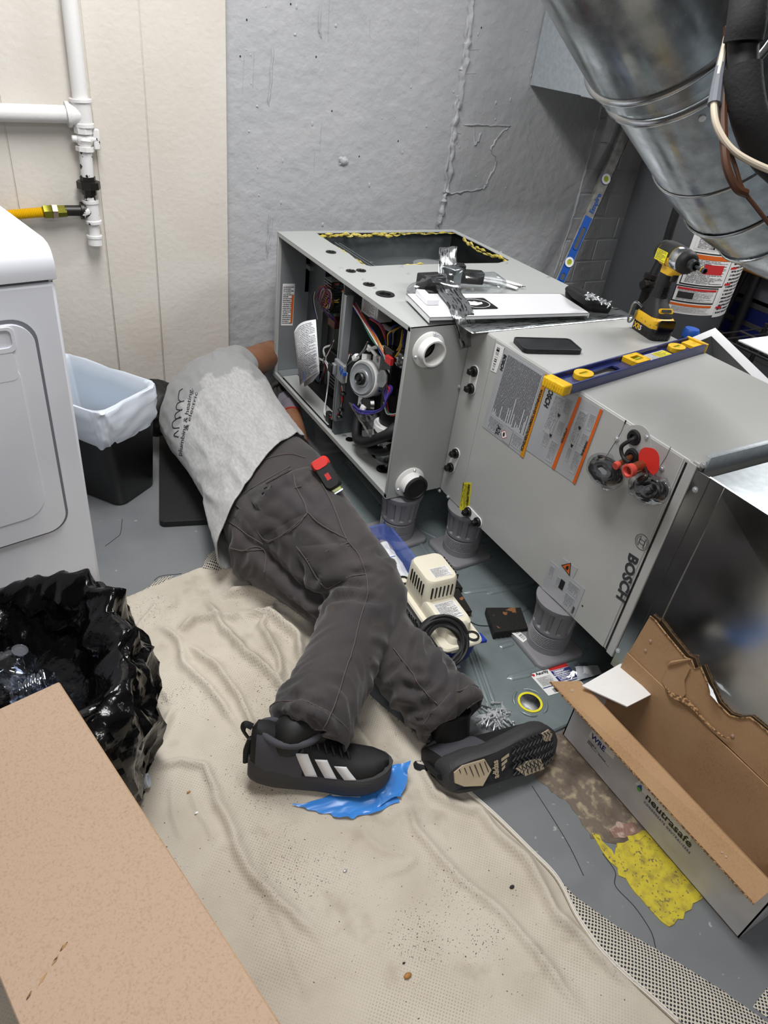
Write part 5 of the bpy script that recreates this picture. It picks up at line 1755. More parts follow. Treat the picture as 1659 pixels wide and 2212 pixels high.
# translucent blue tray with white bag inside
tr = thing('blue_plastic_tray', 'translucent blue plastic tray with white bag inside, behind the pump', 'tray', (.93, 1.3, PZ))
Mt_ = yaw((.925, 1.30, PZ), -2)
M = MB(Mt_)
M.loft([rz(.085, .22, .02, .002), rz(.092, .23, .022, .015), rz(.105, .25, .024, .058), rz(.112, .256, .024, .06), rz(.112, .256, .024, .064), rz(.102, .246, .022, .062), rz(.088, .226, .02, .016), rz(.08, .215, .02, .006)], True)
M.build('tray_shell', 'clear_blue', tr, 40)
MB(Mt_).prism([(-.058, .13), (-.04, .13), (-.05, .145)], .058, .068).build('tray_corner', 'pump_blue', tr)
MB(Mt_).prism([(.04, .126), (.058, .126), (.05, .15)], .058, .07).build('tray_corner', 'pump_blue', tr)
wbag = film('white_bag', [Mt_ @ Vector(v) for v in [(-.035, -.09, .02), (.03, -.1, .02), (.034, .09, .025), (-.034, .085, .02)]], 16, 24, 'paper_white', tr, .008, 40, 6, .03)
text('lettering', 'L', Mt_ @ frame((-.02, -.02, .062), (0, -1, 0), (1, 0, 0)), 'ink_blue', tr, .03)

# black rubber pads
def pad(name, pix, lab, z, th=.012):
    P3 = [Z(px, py, z) for px, py in pix]
    r_ = thing(name, lab, 'rubber pad', sum(P3, Vector()) / 4 - Vector((0, 0, th)), 'loose black ribbed rubber pads')
    poly = [(q.x, q.y) for q in P3]
    a2 = sum(poly[i][0] * poly[(i + 1) % 4][1] - poly[(i + 1) % 4][0] * poly[i][1] for i in range(4))
    if a2 < 0: poly = poly[::-1]
    MB().prism(poly, z - th + .004, z).build('pad_sheet', 'rubber_pad', r_, 30, .001, 1)
    M = MB()
    ctr = sum((Vector(q) for q in poly), Vector((0, 0))) / 4
    for i in range(8):
        t = (i + .5) / 8
        a = Vector(poly[0]).lerp(Vector(poly[1]), t)
        b = Vector(poly[3]).lerp(Vector(poly[2]), t)
        d = (b - a)
        nn = Vector((-d.y, d.x)).normalized() * .004
        M.prism([tuple(a - nn), tuple(a + nn), tuple(b + nn), tuple(b - nn)], z - th, z - th + .005)
    M.build('pad_ribs', 'rubber_pad', r_)
pad('rubber_pad', [(1068, 1366), (1141, 1357), (1125, 1312), (1050, 1312)], 'square black rubber pad with rusty edges beside the barcode pedestal', .036, .026)
pad('rubber_pad', [(985, 1320), (1020, 1320), (990, 1270), (962, 1278)], 'black rubber pad half hidden behind the cream pump', .03, .02)
pad('rubber_pad', [(965, 1265), (1000, 1270), (965, 1220), (935, 1228)], 'small black rubber strip partly hidden behind pump cover', .028, .018)

# loose screws on the pan
sm2 = screw_mesh('screw', .026, .0022, .0048)
for i in range(46):
    rr = abs(RNG.normal(0, 1))
    px, py = 1072 + RNG.normal(0, 24), 1550 + RNG.normal(0, 9)
    if i < 6: px, py = [(1040, 1528), (1062, 1518), (1085, 1532), (1056, 1535), (1108, 1560), (1030, 1550)][i]
    q = Z(px, py, PZ + .005)
    hh = max(0, .016 - .00022 * ((px - 1072) ** 2 + 4 * (py - 1552) ** 2)) if i >= 6 else 0
    o = link('screw', sm2, 'screw_zinc', None)
    o.location = q + Vector((0, 0, hh * RNG.uniform(.1, 1)))
    o.rotation_euler = (math.pi / 2 + RNG.uniform(-.25, .25), 0, RNG.uniform(0, 6.28))
    tag(o, 'zinc self-tapping screw heaped on drain pan by the upturned shoe sole', 'screw', 'loose zinc screws on the drain pan')
ls = screw_mesh('long_screw', .045, .0024, .0058)
o = link('long_screw', ls, 'ink_logo', None)
o.location = Z(1024, 1520, PZ + .006)
o.rotation_euler = (math.pi / 2, 0, math.atan2((Z(1060, 1530) - Z(1024, 1520)).y, (Z(1060, 1530) - Z(1024, 1520)).x) + math.pi / 2)
tag(o, 'long dark screw lying at the edge of the screw heap', 'screw')
# ------------------------------------------------------------------ drop cloth
def inside(poly, P):
    x, y = P[:, 0], P[:, 1]
    c = np.zeros(len(P), bool)
    n = len(poly)
    for i in range(n):
        x1, y1 = poly[i]
        x2, y2 = poly[(i + 1) % n]
        if abs(y2 - y1) < 1e-12: continue
        k = ((y1 > y) != (y2 > y)) & (x < (x2 - x1) * (y - y1) / (y2 - y1) + x1)
        c ^= k
    return c


def seg_dist(P, poly, closed=False):
    """distance and signed side to a polyline, and nearest point"""
    best = np.full(len(P), 1e9)
    near = np.zeros_like(P)
    side = np.zeros(len(P))
    tt = np.zeros(len(P))
    n = len(poly)
    for i in range(n if closed else n - 1):
        a, b = np.array(poly[i]), np.array(poly[(i + 1) % n])
        d = b - a
        t = np.clip(((P - a) @ d) / max(1e-12, d @ d), 0, 1)
        q = a + t[:, None] * d
        dist = np.hypot(*(P - q).T)
        k = dist < best
        best[k] = dist[k]
        near[k] = q[k]
        side[k] = np.sign(d[0] * (P[:, 1] - a[1]) - d[1] * (P[:, 0] - a[0]))[k]
        tt[k] = (i + t[k]) / max(1, n - 1)
    return best, near, side, tt


def fnoise(P, f, seed):
    return np.array([noise.noise(Vector((p[0] * f + seed, p[1] * f, seed))) for p in P])


pxo = [(258, 1297), (300, 1280), (350, 1258), (400, 1240), (440, 1226), (500, 1228), (560, 1245), (640, 1300), (700, 1370), (770, 1470), (830, 1530), (905, 1590), (950, 1645), (1000, 1700), (1060, 1750), (1100, 1788), (1150, 1838), (1192, 1880), (1215, 1915), (1245, 1975), (1290, 2040), (1340, 2092), (1400, 2145), (1460, 2200), (1500, 2250)]
ol = [tuple(Z(*q)[:2]) for q in pxo]
ol = [tuple(q[:2]) for q in smoothpath([Vector((q[0], q[1], 0)) for q in ol], 4)]
ol += [(.80, -.25), (-.45, -.25), (-.45, 1.2), (-.1, 1.40)]
hs = .0050
gx, gy = np.arange(-.46, 1.06, hs), np.arange(-.26, 1.70, hs)
GX, GY = np.meshgrid(gx, gy)
P = np.stack([GX.ravel(), GY.ravel()], 1)
ins = inside(ol, P)
d_edge, near, _, _ = seg_dist(P, ol, True)
keep = ins | (d_edge < hs * .75)
snap = keep & (d_edge < hs * .75)
P2 = P.copy()
P2[snap] = near[snap]
folds = [  # (pixels, height, width, sharpness side)
    ([(455, 1700), (475, 1755), (500, 1830), (545, 1900), (610, 1965), (712, 2045)], .013, .020),
    ([(872, 1728), (890, 1790), (985, 1890), (1075, 1980), (1150, 2060), (1200, 2125), (1270, 2212)], .011, .018),
    ([(985, 1715), (1050, 1795), (1135, 1865), (1200, 1975), (1290, 2070), (1400, 2165)], .016, .022),
    ([(388, 1395), (465, 1450), (530, 1540), (575, 1640)], .016, .018),
    ([(440, 1285), (480, 1370), (555, 1440), (625, 1520), (640, 1560)], .020, .020),
    ([(470, 1292), (530, 1283), (600, 1305), (660, 1345)], .022, .020),
    ([(455, 1250), (540, 1246), (600, 1268)], .022, .018),
    ([(520, 1330), (590, 1340), (640, 1390), (655, 1450)], .024, .022),
    ([(380, 1385), (420, 1352), (490, 1340), (520, 1345)], .018, .018),
    ([(335, 1350), (385, 1395), (395, 1440), (450, 1500), (535, 1600)], .014, .016),
    ([(284, 1395), (305, 1440), (350, 1500), (374, 1530)], .010, .014),
    ([(305, 1605), (350, 1590), (380, 1530)], .014, .016),
    ([(320, 1660), (390, 1655), (445, 1665), (480, 1740)], .014, .014),
    ([(365, 1690), (372, 1760), (390, 1830)], .006, .010),
    ([(410, 1700), (430, 1760), (458, 1835)], .006, .010),
    ([(600, 1300), (560, 1360), (600, 1430), (590, 1500)], .018, .018),
    ([(350, 1290), (300, 1350), (290, 1400)], .008, .012),
    ([(470, 1840), (500, 1825), (515, 1800)], .006, .010),
    ([(820, 1900), (880, 1875), (905, 1850)], .005, .012),
    ([(760, 1800), (820, 1838), (900, 1850)], .005, .014),
    ([(900, 1640), (930, 1720), (1010, 1760), (1060, 1755)], .012, .018),
    ([(620, 1440), (660, 1500), (700, 1540)], .014, .02),
    ([(760, 1560), (800, 1620), (870, 1650)], .010, .02),
    ([(550, 1830), (560, 1900), (700, 2212)], .004, .012),
]
base_lift = .002
h = np.full(len(P2), base_lift)
wob = np.stack([fnoise(P2, 9, 3.1), fnoise(P2, 9, 8.7)], 1) * .012
wob2 = np.stack([fnoise(P2, 30, 1.1), fnoise(P2, 30, 5.7)], 1) * .003
PW = P2 + wob + wob2
for pix, amp, wd in folds:
    pl_ = [tuple(Z(*q)[:2]) for q in pix]
    amp, wd = amp * 1.6, wd * .66
    dist, _, side, tt = seg_dist(PW, pl_)
    asym = np.where(side > 0, 1.8, .65)
    prof = np.exp(-(dist / (wd * asym * .62)) ** 1.6)
    taper = np.clip(np.minimum(tt, 1 - tt) * 6, .15, 1)
    # nearest-end rounding is included in dist
    h = np.maximum(h, base_lift + amp * prof * taper) * .7 + (h + amp * prof * taper) * .3
# broad crumple beside the hips
cw = np.array(Z(520, 1380)[:2])
dd = np.hypot(*(P2 - cw).T)
h += .018 * np.exp(-(dd / .22) ** 2) * (np.abs(fnoise(PW, 16, 2.2)) + .5 * np.abs(fnoise(PW, 33, 4.4)))
h += .0035 * np.clip(fnoise(P2, 5, 9.9), 0, 1) + .0008 * fnoise(P2, 60, 3)
h = np.where(d_edge < .02, h * np.clip(d_edge / .02, .25, 1) + .001, h)
# flattened beneath the shoe, the legs, the box and the bag
h = np.maximum(h, .0015)
HG = h.reshape(GX.shape)
for _ in range(2):
    Hp = np.pad(HG, 1, mode='edge')
    HG = .5 * HG + .125 * (Hp[:-2, 1:-1] + Hp[2:, 1:-1] + Hp[1:-1, :-2] + Hp[1:-1, 2:])
h = HG.ravel()
idx = -np.ones(len(P2), int)
idx[keep] = np.arange(keep.sum())
verts = np.column_stack([P2[keep], h[keep]])
nx_ = len(gx)
faces = []
kk = keep.reshape(GX.shape)
cell = kk[:-1, :-1] & kk[1:, :-1] & kk[:-1, 1:] & kk[1:, 1:]
for j, i in zip(*np.nonzero(cell)):
    a = j * nx_ + i
    faces.append((idx[a], idx[a + 1], idx[a + 1 + nx_], idx[a + nx_]))
me = bpy.data.meshes.new('canvas_sheet')
me.from_pydata([tuple(q) for q in verts], [], faces)
me.shade_smooth()
dc = thing('drop_cloth', 'beige canvas drop cloth with dotted backing spread over floor', 'drop cloth', (.35, .6, 0))
link('canvas_sheet', me, 'canvas', dc)
CLOTH_P, CLOTH_H = verts[:, :2], verts[:, 2]


def cloth_z(x, y):
    k = np.argmin((CLOTH_P[:, 0] - x) ** 2 + (CLOTH_P[:, 1] - y) ** 2)
    return CLOTH_H[k]


# stitched hem along the right edge
hem = [Z(*q, 0) for q in [(1005, 1704), (1060, 1752), (1100, 1790), (1150, 1840), (1192, 1882), (1215, 1917), (1245, 1977), (1290, 2042), (1340, 2094), (1400, 2147), (1460, 2202)]]
hp = smoothpath(hem, 6)
MB().tube([q + Vector((-.004, -.004, .007)) for q in hp], .0045, 8, True).build('hem', 'canvas', dc, 60)
for off in (.002, .0065):
    MB().tube([q + Vector((-off, -off, .0105)) for q in hp], .0007, 4, True).build('hem_stitch', 'label_white', dc)
# dotted backing where the cloth is folded over


def dotted(pix, z=.006, amp=.003):
    poly = [tuple(Z(*q)[:2]) for q in pix]
    bx = np.array(poly)
    s_ = .007
    xs, ys = np.arange(bx[:, 0].min() - s_, bx[:, 0].max() + s_, s_), np.arange(bx[:, 1].min() - s_, bx[:, 1].max() + s_, s_)
    A, B = np.meshgrid(xs, ys)
    Q = np.stack([A.ravel(), B.ravel()], 1)
    ii = inside(poly, Q)
    de, ne, _, _ = seg_dist(Q, poly, True)
    kp = ii | (de < s_ * .75)
    sn = kp & (de < s_ * .75)
    Q[sn] = ne[sn]
    hz = z * np.clip(de / .02, .15, 1) + amp * np.abs(fnoise(Q, 14, 2)) * np.clip(de / .02, 0, 1)
    ix = -np.ones(len(Q), int)
    ix[kp] = np.arange(kp.sum())
    k2 = kp.reshape(A.shape)
    cl_ = k2[:-1, :-1] & k2[1:, :-1] & k2[:-1, 1:] & k2[1:, 1:]
    fs = []
    for j, i in zip(*np.nonzero(cl_)):
        a = j * len(xs) + i
        fs.append((ix[a], ix[a + 1], ix[a + 1 + len(xs)], ix[a + len(xs)]))
    m_e = bpy.data.meshes.new('dotted_backing')
    m_e.from_pydata([(q[0], q[1], zz) for q, zz in zip(Q[kp], hz[kp])], [], fs)
    m_e.shade_smooth()
    link('dotted_backing', m_e, 'dotted_backing', dc)


dotted([(1180, 1868), (1240, 1935), (1330, 2000), (1450, 2070), (1560, 2140), (1680, 2225), (1750, 2300), (1560, 2300), (1480, 2215), (1400, 2150), (1335, 2090), (1285, 2035), (1240, 1975), (1210, 1915)])
dotted([(1660, 2130), (1700, 2110), (1800, 2250), (1700, 2230), (1625, 2175)], .004)
dotted([(436, 1228), (450, 1200), (475, 1183), (520, 1195), (560, 1235), (500, 1240)], .02, .004)
dotted([(300, 1283), (345, 1250), (375, 1243), (355, 1262)], .005)
# bits of grit on the cloth
for px, py, r_, m, lb in [(880, 2110, .0055, 'wood', 'brown wood chip lying on drop cloth near bottom'), (745, 1883, .0035, 'screw_zinc', 'tiny grey metal bit on drop cloth below blue plastic'), (1105, 1918, .004, 'crack_dark', 'dark crumb on drop cloth near right hem'), (872, 2082, .002, 'crack_dark', 'small dark crumb on drop cloth above the wood chip'), (408, 1714, .003, 'wood', 'reddish crumb on drop cloth left of shoe'), (425, 1760, .003, 'label_white', 'white crumb on drop cloth left of shoe')]:
    q = Z(px, py, 0)
    q.z = cloth_z(q.x, q.y) + r_ * .4
    o = MB().ball(q, r_, 7, 5, sc=(1.5, .9, .6)).build('debris_chip', m, None, 60)
    tag(o, lb, 'debris')

# blue nitrile scrap under the right shoe
bl = MB()
def crumple_sheet(name, pix, m, z=.012, amp=.01, nu=18, nv=14, freq=26, seed=0, parent=None, zs=None):
    P3 = [Z(px, py, (zs[i] if zs else z)) for i, (px, py) in enumerate(pix)]
    vs = []
    for j in range(nv + 1):
        for i in range(nu + 1):
            u, v = i / nu, j / nv
            q = (P3[0] * (1 - u) + P3[1] * u) * (1 - v) + (P3[3] * (1 - u) + P3[2] * u) * v
            k = noise.noise(q * freq + Vector((seed, 0, 0)))
            k2 = noise.noise(q * freq * 2.1 + Vector((0, seed, 0)))
            q = q + Vector((k2 * amp * .8, k * amp * .8, abs(k) * amp + abs(k2) * amp * .5))
            q.z = max(q.z, cloth_z(q.x, q.y) + .001)
            vs.append(q)
    fs = [(j * (nu + 1) + i, j * (nu + 1) + i + 1, (j + 1) * (nu + 1) + i + 1, (j + 1) * (nu + 1) + i) for j in range(nv) for i in range(nu)]
    return MB().add(vs, fs).build(name, m, parent, 40)
bs = thing('blue_plastic_scrap', 'crumpled bright blue plastic film under the white-striped shoe', 'plastic scrap', Z(750, 1745, 0))
crumple_sheet('plastic_film', [(632, 1742), (760, 1772), (862, 1735), (840, 1690)], 'blue_nitrile', .004, .012, 22, 10, 24, 1, bs)
crumple_sheet('plastic_film', [(800, 1752), (868, 1728), (888, 1642), (826, 1668)], 'blue_nitrile', .004, .012, 12, 16, 26, 4, bs, [.004, .006, .045, .025])

# ------------------------------------------------------------------ kneeling mat
km = MB()
o_ = Vector((.364, 1.73, 0))
du = Vector((.139, .533, 0)).normalized()
dv = Vector((du.y, -du.x, 0))
Mk = frame(o_, dv, du)
o = MB(Mk).prism(rrect(.36, .56, .018, 5, .18, .28), .001, .021).build('kneeling_mat', 'mat_black', None, 40, .004, 2)
tag(o, 'thick black foam kneeling mat on floor under the person', 'mat')

# ------------------------------------------------------------------ wastebasket with liner
RZ_ = .345
Nn, Rr = Vector((.246, 1.818, 0)), Vector((.450, 1.973, 0))
eu = (Rr - Nn).normalized()
ev = Vector((-eu.y, eu.x, 0))
wb2 = thing('wastebasket', 'black plastic wastebasket with white liner beside the dryer', 'trash can', (.26, 2.04, 0))
def canring(z, w, d, r, cx, cy):
    Mc_ = frame((cx, cy, z), eu, ev)
    return [Mc_ @ Vector((q[0], q[1], 0)) for q in rrect(w, d, r, 5)]
cb = (.262, 2.035)
ctp = (Nn + eu * .128 + ev * .185)
ctp = (ctp.x, ctp.y)
def mid(t): return (lerp(cb[0], ctp[0], t), lerp(cb[1], ctp[1], t))
rg = [canring(.002, .165, .285, .03, *cb), canring(.008, .172, .292, .032, *cb)]
for t in (.5, 1.0): rg.append(canring(RZ_ * t, lerp(.172, .25, t), lerp(.292, .365, t), .036, *mid(t)))
rg2 = [canring(RZ_, .244, .359, .034, *ctp), canring(.02, .166, .286, .03, *cb)]
MB().loft(rg + rg2).build('basket', 'can_black', wb2, 40)
# liner: cuff folded outside the rim with wrinkles, and inside surface
M = MB()
rl = []
def lring(t, w, d, wav, seed, k=1.0):
    rr = canring(RZ_ * t, w, d, .04, *mid(t))
    c = Vector((mid(t)[0], mid(t)[1], RZ_ * t))
    out = []
    # densify
    m_ = len(rr)
    for i in range(m_):
        a, b = rr[i], rr[(i + 1) % m_]
        for s in range(6):
            q = a.lerp(b, s / 6)
            dirn = (q - c)
            dirn.z = 0
            dirn.normalize()
            kk_ = noise.noise(Vector((q.x * 30, q.y * 30, q.z * 75 + seed))) + .5 * noise.noise(Vector((q.x * 70, q.y * 70, q.z * 120)))
            out.append(q + dirn * wav * kk_ + Vector((0, 0, wav * .8 * noise.noise(q * 40 + Vector((seed, 0, 0))) * k)))
    return out
tv = [.68, .70, .74, .78, .82, .86, .90, .94, .98, 1.01, 1.03]
for i, t in enumerate(tv): rl.append(lring(t, lerp(.172, .25, t) + .006 + .012 * math.sin(math.pi * i / 10), lerp(.292, .365, t) + .006 + .012 * math.sin(math.pi * i / 10), .009, 1.7, 2.0 if i == 0 else .6))
rl.append(lring(1.035, .243, .358, .002, 2))
rl.append(lring(1.01, .23, .345, .003, 3))
for t in (.9, .7, .5, .35): rl.append(lring(t, lerp(.16, .228, t), lerp(.28, .343, t), .006, 4))
M.loft(rl, False)
M.build('liner', 'liner_white', wb2, 60)
# light blue rubbish inside
P4 = [canring(RZ_ * .62, .14, .24, .02, *mid(.6))[i] for i in (0, 6, 12, 18)]
film('bag_contents', [P4[0], P4[1], P4[2], P4[3]], 14, 14, 'liner_blue', wb2, .02, 22, 3)
film('bag_contents', [p_ + Vector((0, 0, -.05)) for p_ in (P4[0], P4[1], P4[2], P4[3])], 10, 10, 'paper_white', wb2, .02, 18, 6)

# ------------------------------------------------------------------ clothes dryer
ang = math.radians(12)
dr_o = Vector((.156, 1.509, 0))
dl = Vector((-math.cos(ang), -math.sin(ang), 0))
DM = frame(dr_o, dl, None, (0, 0, 1))           # x = to the left, y = towards the viewer, z = up
dy = thing('clothes_dryer', 'white enamelled clothes dryer beside the wastebasket', 'dryer', dr_o + dl * .3)
MB(DM).bb(0, .685, -.66, 0, .0, .826).build('dryer_body', 'dryer_white', dy, 30, .008, 3)
MB(DM).bb(.004, .68, -.655, -.004, .824, .834).build('top_gap', 'gap_gray', dy)
prof = [(0.004, .832), (.006, .85), (.004, .868), (-.004, .884), (-.018, .895), (-.04, .9), (-.66, .905)]
rings = []
for x, ins_ in ((.0, .0), (-.002, .0), (.687, 0)): pass
def lidring(x, s=0.0): return [Vector((x, y, z)) for y, z in [(p[0] - s, p[1] - s) for p in prof]] + [Vector((x, -.66, .832))]
MB(DM).loft([lidring(.012, .006), lidring(.003, .001), lidring(-.002), lidring(.34), lidring(.687)]).build('dryer_top', 'dryer_white', dy, 50)
MB(DM).loft([[Vector((x, y, z)) for y, z in ((-.66, .9), (-.50, .9), (-.52, 1.0), (-.6, 1.07), (-.66, 1.07))] for x in (.01, .68)]).build('control_console', 'dryer_white', dy, 30, .01, 3)
# door: recess groove and raised panel
def door_poly(x0, x1, z0, z1, r): return rrect(x1 - x0, z1 - z0, r, 8, (x0 + x1) / 2, (z0 + z1) / 2)
DF = DM @ frame((0, 0, 0), (1, 0, 0), None, (0, 1, 0))    # local x left, local y = -z ... flipped below
def dface(poly): return [(q[0], -q[1]) for q in poly]
op = door_poly(.052, .62, .236, .762, .05)
ip = door_poly(.060, .612, .244, .754, .045)
MB(DF).prism(dface(op), .0005, .0012, None, [dface(ip)]).build('door_gap', 'gap_gray', dy)
dp_ = MB(DF).prism(dface(ip), .0002, .009).build('door', 'dryer_white', dy, 40, .006, 4)
MB(DF).prism(dface(door_poly(.10, .58, .30, .69, .05)), .009, .0112).build('door_panel', 'dryer_white', dp_, 40, .002, 3)
MB(DF).prism(dface(door_poly(.098, .26, .70, .752, .012)), .008, .0125, None, [dface(door_poly(.104, .254, .71, .746, .010))]).build('handle_recess', 'dryer_white', dp_, 40, .002, 2)
MB(DF).prism(dface(door_poly(.104, .254, .64, .70, .012)), .0095, .0118).build('handle_plate', 'dryer_white', dp_, 40, .001, 2)

# ------------------------------------------------------------------ gas pipe on the wall
PY = BY - .032
gp = thing('gas_pipe', 'white painted gas pipe with tee and valve on beige wall', 'pipe', Y(205, 527, PY))
def V(px, py): return Y(px, py, PY)
MB().tube([Y(147, -60, PY), V(150, 0), V(174, 218)], .0215, 18, False).build('riser', 'white_pipe_paint', gp)
MB().tube([Y(-420, 228, PY), V(0, 243), V(150, 247)], .0225, 18, False).build('branch', 'white_pipe_paint', gp)
def fitting(name, a, b, prof, m, n=20):
    """lathe along a->b ; prof: (t 0..1, radius)"""
    a, b = Vector(a), Vector(b)
    L = (b - a).length
    M = MB(frame(a, (b - a).orthogonal(), None, (b - a)))
    M.lathe([(r_, t * L) for t, r_ in prof], None, n, True)
    return M.build(name, m, gp, 40)
fitting('tee_fitting', V(173, 213), V(182, 274), [(0, .024), (0, .031), (.1, .031), (.13, .027), (.84, .025), (.87, .028), (1, .028), (1, .02)], 'white_pipe_paint')
fitting('tee_fitting', V(143, 247), V(178, 247), [(0, .024), (0, .033), (.22, .033), (.26, .028), (1, .024)], 'white_pipe_paint')
fitting('valve_nut', V(179, 272), V(181, 288), [(0, .02), (0, .026), (1, .026), (1, .02)], 'white_pipe_paint', 8)
fitting('valve_body', V(181, 284), V(184, 320), [(0, .016), (.2, .018), (.5, .024), (.8, .018), (1, .016)], 'white_pipe_paint')
fitting('valve_body', V(166, 300), V(198, 301), [(0, .014), (.1, .018), (.5, .021), (.9, .018), (1, .014)], 'white_pipe_paint')
fitting('valve_stem', V(154, 299), V(170, 300), [(0, .006), (.1, .009), (.5, .009), (1, .013)], 'white_pipe_paint')
MB().box(V(208, 301), (.018, .014, .055)).build('valve_handle', 'chipped_pipe_paint', gp, 30, .003, 2)
fitting('valve_stem', V(196, 301), V(207, 301), [(0, .009), (1, .008)], 'white_pipe_paint')
fitting('valve_nut', V(183, 316), V(184, 326), [(0, .02), (0, .026), (1, .026), (1, .018)], 'white_pipe_paint', 8)
MB().tube([V(184, 322), V(189, 384)], .0185, 16, False).build('nipple', 'chipped_pipe_paint', gp)
fitting('union', V(189, 381), V(194, 420), [(0, .018), (0, .022), (.25, .022), (.27, .034), (.66, .034), (.68, .022), (1, .021), (1, .018)], 'black_iron', 8)
MB().tube([V(193, 415), V(195, 436)], .0165, 16, False).build('nipple', 'chipped_black_iron', gp)
fitting('lower_tee', V(195, 432), V(203, 482), [(0, .018), (0, .024), (.12, .024), (.16, .021), (.84, .021), (.88, .024), (1, .024), (1, .017)], 'chipped_pipe_paint')
fitting('lower_tee', V(174, 455), V(198, 456), [(0, .018), (0, .025), (.3, .025), (.35, .02), (1, .02)], 'chipped_black_iron')
MB().tube([V(202, 480), V(205, 512)], .0165, 16, False).build('drip_leg', 'white_pipe_paint', gp)
fitting('drip_cap', V(204, 508), V(206, 528), [(0, .018), (0, .023), (.25, .023), (.3, .021), (1, .0215), (1, .01)], 'white_pipe_paint')
MB().tube([V(140, 455), V(178, 455)], .0155, 16, False).build('side_nipple', 'black_iron', gp)
fitting('flare_nut', V(120, 457), V(143, 456), [(0, .013), (0, .018), (1, .017)], 'brass_olive', 8)
fitting('flare_nut', V(113, 457), V(124, 457), [(0, .021), (1, .021)], 'nickel_pink', 6)
fitting('flare_nut', V(92, 458), V(115, 457), [(0, .014), (.1, .02), (.85, .02), (1, .016)], 'brass_olive', 6)
pr = []
for i in range(26): pr += [(i / 26, .0155), ((i + .5) / 26, .0125)]
fitting('gas_hose', V(0, 466), V(94, 458), pr, 'yellow_hose')

# ------------------------------------------------------------------ tall cardboard carton at lower left (its top face is seen)
ZT = .42
k0 = Z(125, 1475, ZT)
k1 = Z(600, 2212, ZT)
kd = (k1 - k0).normalized()
kl = Vector((kd.y, -kd.x, 0))
if kl.x > 0: kl = -kl
cbx = thing('cardboard_carton', 'large plain brown cardboard carton at lower left corner', 'carton', k0 + kd * .35 + kl * .1 - Vector((0, 0, ZT)))
CM = frame((k0.x, k0.y, 0), kd, None, (0, 0, 1))
sgn = 1 if (CM.to_3x3() @ Vector((0, 1, 0))).dot(kl) > 0 else -1
cw_, cl2 = .205, .78
M = MB(CM)
M.bb(0, cl2, *sorted((0, sgn * cw_)), .012, ZT - .004)
M.build('carton_walls', 'cardboard_light', cbx, 30, .003, 2)
MB(CM).bb(-.002, cl2 + .002, *sorted((-sgn * .002, sgn * (cw_ + .002))), ZT - .004, ZT).build('carton_flap', 'cardboard_light', cbx, 30, .0015, 1)
MB(CM).tube([(0, -sgn * .001, ZT - .003), (cl2, -sgn * .001, ZT - .003)], .0022, 6).build('flap_edge', 'cardboard', cbx)
# three slits of staple / perforation
for i, (pa_, pb_) in enumerate([((57, 2160), (68, 2140)), ((84, 2128), (102, 2100)), ((112, 2085), (126, 2062)), ((130, 2055), (146, 2035))]):
    a, b = Z(*pa_, ZT + .0004), Z(*pb_, ZT + .0004)
    MB().tube([a, a.lerp(b, .5), b], [.0006, .0022, .0006], 6, True, 0, None, .3).build('perforation', 'cardboard_edge' if i != 1 else 'cardboard', cbx)

# ------------------------------------------------------------------ long open printed box at right
nb = thing('open_long_box', 'long white printed cardboard box with open brown flaps', 'cardboard box', (1.08, .35, 0))
bx0_, bx1_, by0_, by1_, bh_ = 1.017, 1.132, .118, .618, .175
t_ = .003
MB().bb(bx0_, bx0_ + t_, by0_, by1_, .002, bh_ - .003).build('box_wall', 'box_white', nb)
MB().bb(bx0_ + t_, bx0_ + t_ + .0012, by0_ + .002, by1_ - .002, .004, bh_).build('wall_lining', 'cardboard', nb)
MB().bb(bx1_ - t_, bx1_, by0_, by1_, .002, bh_ + .058).build('box_wall', 'cardboard', nb)
MB().bb(bx0_, bx1_, by0_, by0_ + t_, .002, bh_).build('box_wall', 'box_white', nb)
MB().bb(bx0_, bx1_, by1_ - t_, by1_, .002, bh_).build('box_wall', 'box_white', nb)
MB().bb(bx0_, bx1_, by0_, by1_, .001, .004).build('box_bottom', 'cardboard', nb)
# outward flap along the near side: fold line to outer lip
fo = [Vector((bx0_ + .002, by1_ + .014, bh_)), Vector((bx0_ + .002, by0_ + .01, bh_))]
fo_out = [Z(1189, 1472, bh_ - .012), Z(1630, 1952, bh_ - .030)]
def plate(name, q4, m1, th, parent, m2=None, off=None):
    q4 = [Vector(q) for q in q4]
    n = (q4[1] - q4[0]).cross(q4[3] - q4[0]).normalized()
    M = MB()
    M.add(q4 + [q - n * th for q in q4], [(0, 1, 2, 3), (7, 6, 5, 4), (0, 4, 5, 1), (1, 5, 6, 2), (2, 6, 7, 3), (3, 7, 4, 0)])
    return M.build(name, m1, parent)
plate('box_flap', [fo_out[0], fo_out[1], fo[1], fo[0]], 'cardboard', .003, nb)
# corrugated lip
a, b = fo_out
M = MB()
nz2 = int((b - a).length / .007)
pts = [a.lerp(b, i / (nz2 * 2)) + Vector((-.0012, 0, -.0015 + (.0012 if i % 2 else -.0012))) for i in range(nz2 * 2 + 1)]
M.tube(pts, .0014, 5, True)
M.build('corrugated_edge', 'cardboard_edge', nb)
# end flap (white outside) folded over the far end
ef = [Z(1257, 1481, bh_ + .012), Z(1355, 1526, bh_ + .012), Z(1444, 1481, bh_ + .020), Z(1362, 1421, bh_ + .008)]
plate('end_flap', ef, 'flap_white', .003, nb)
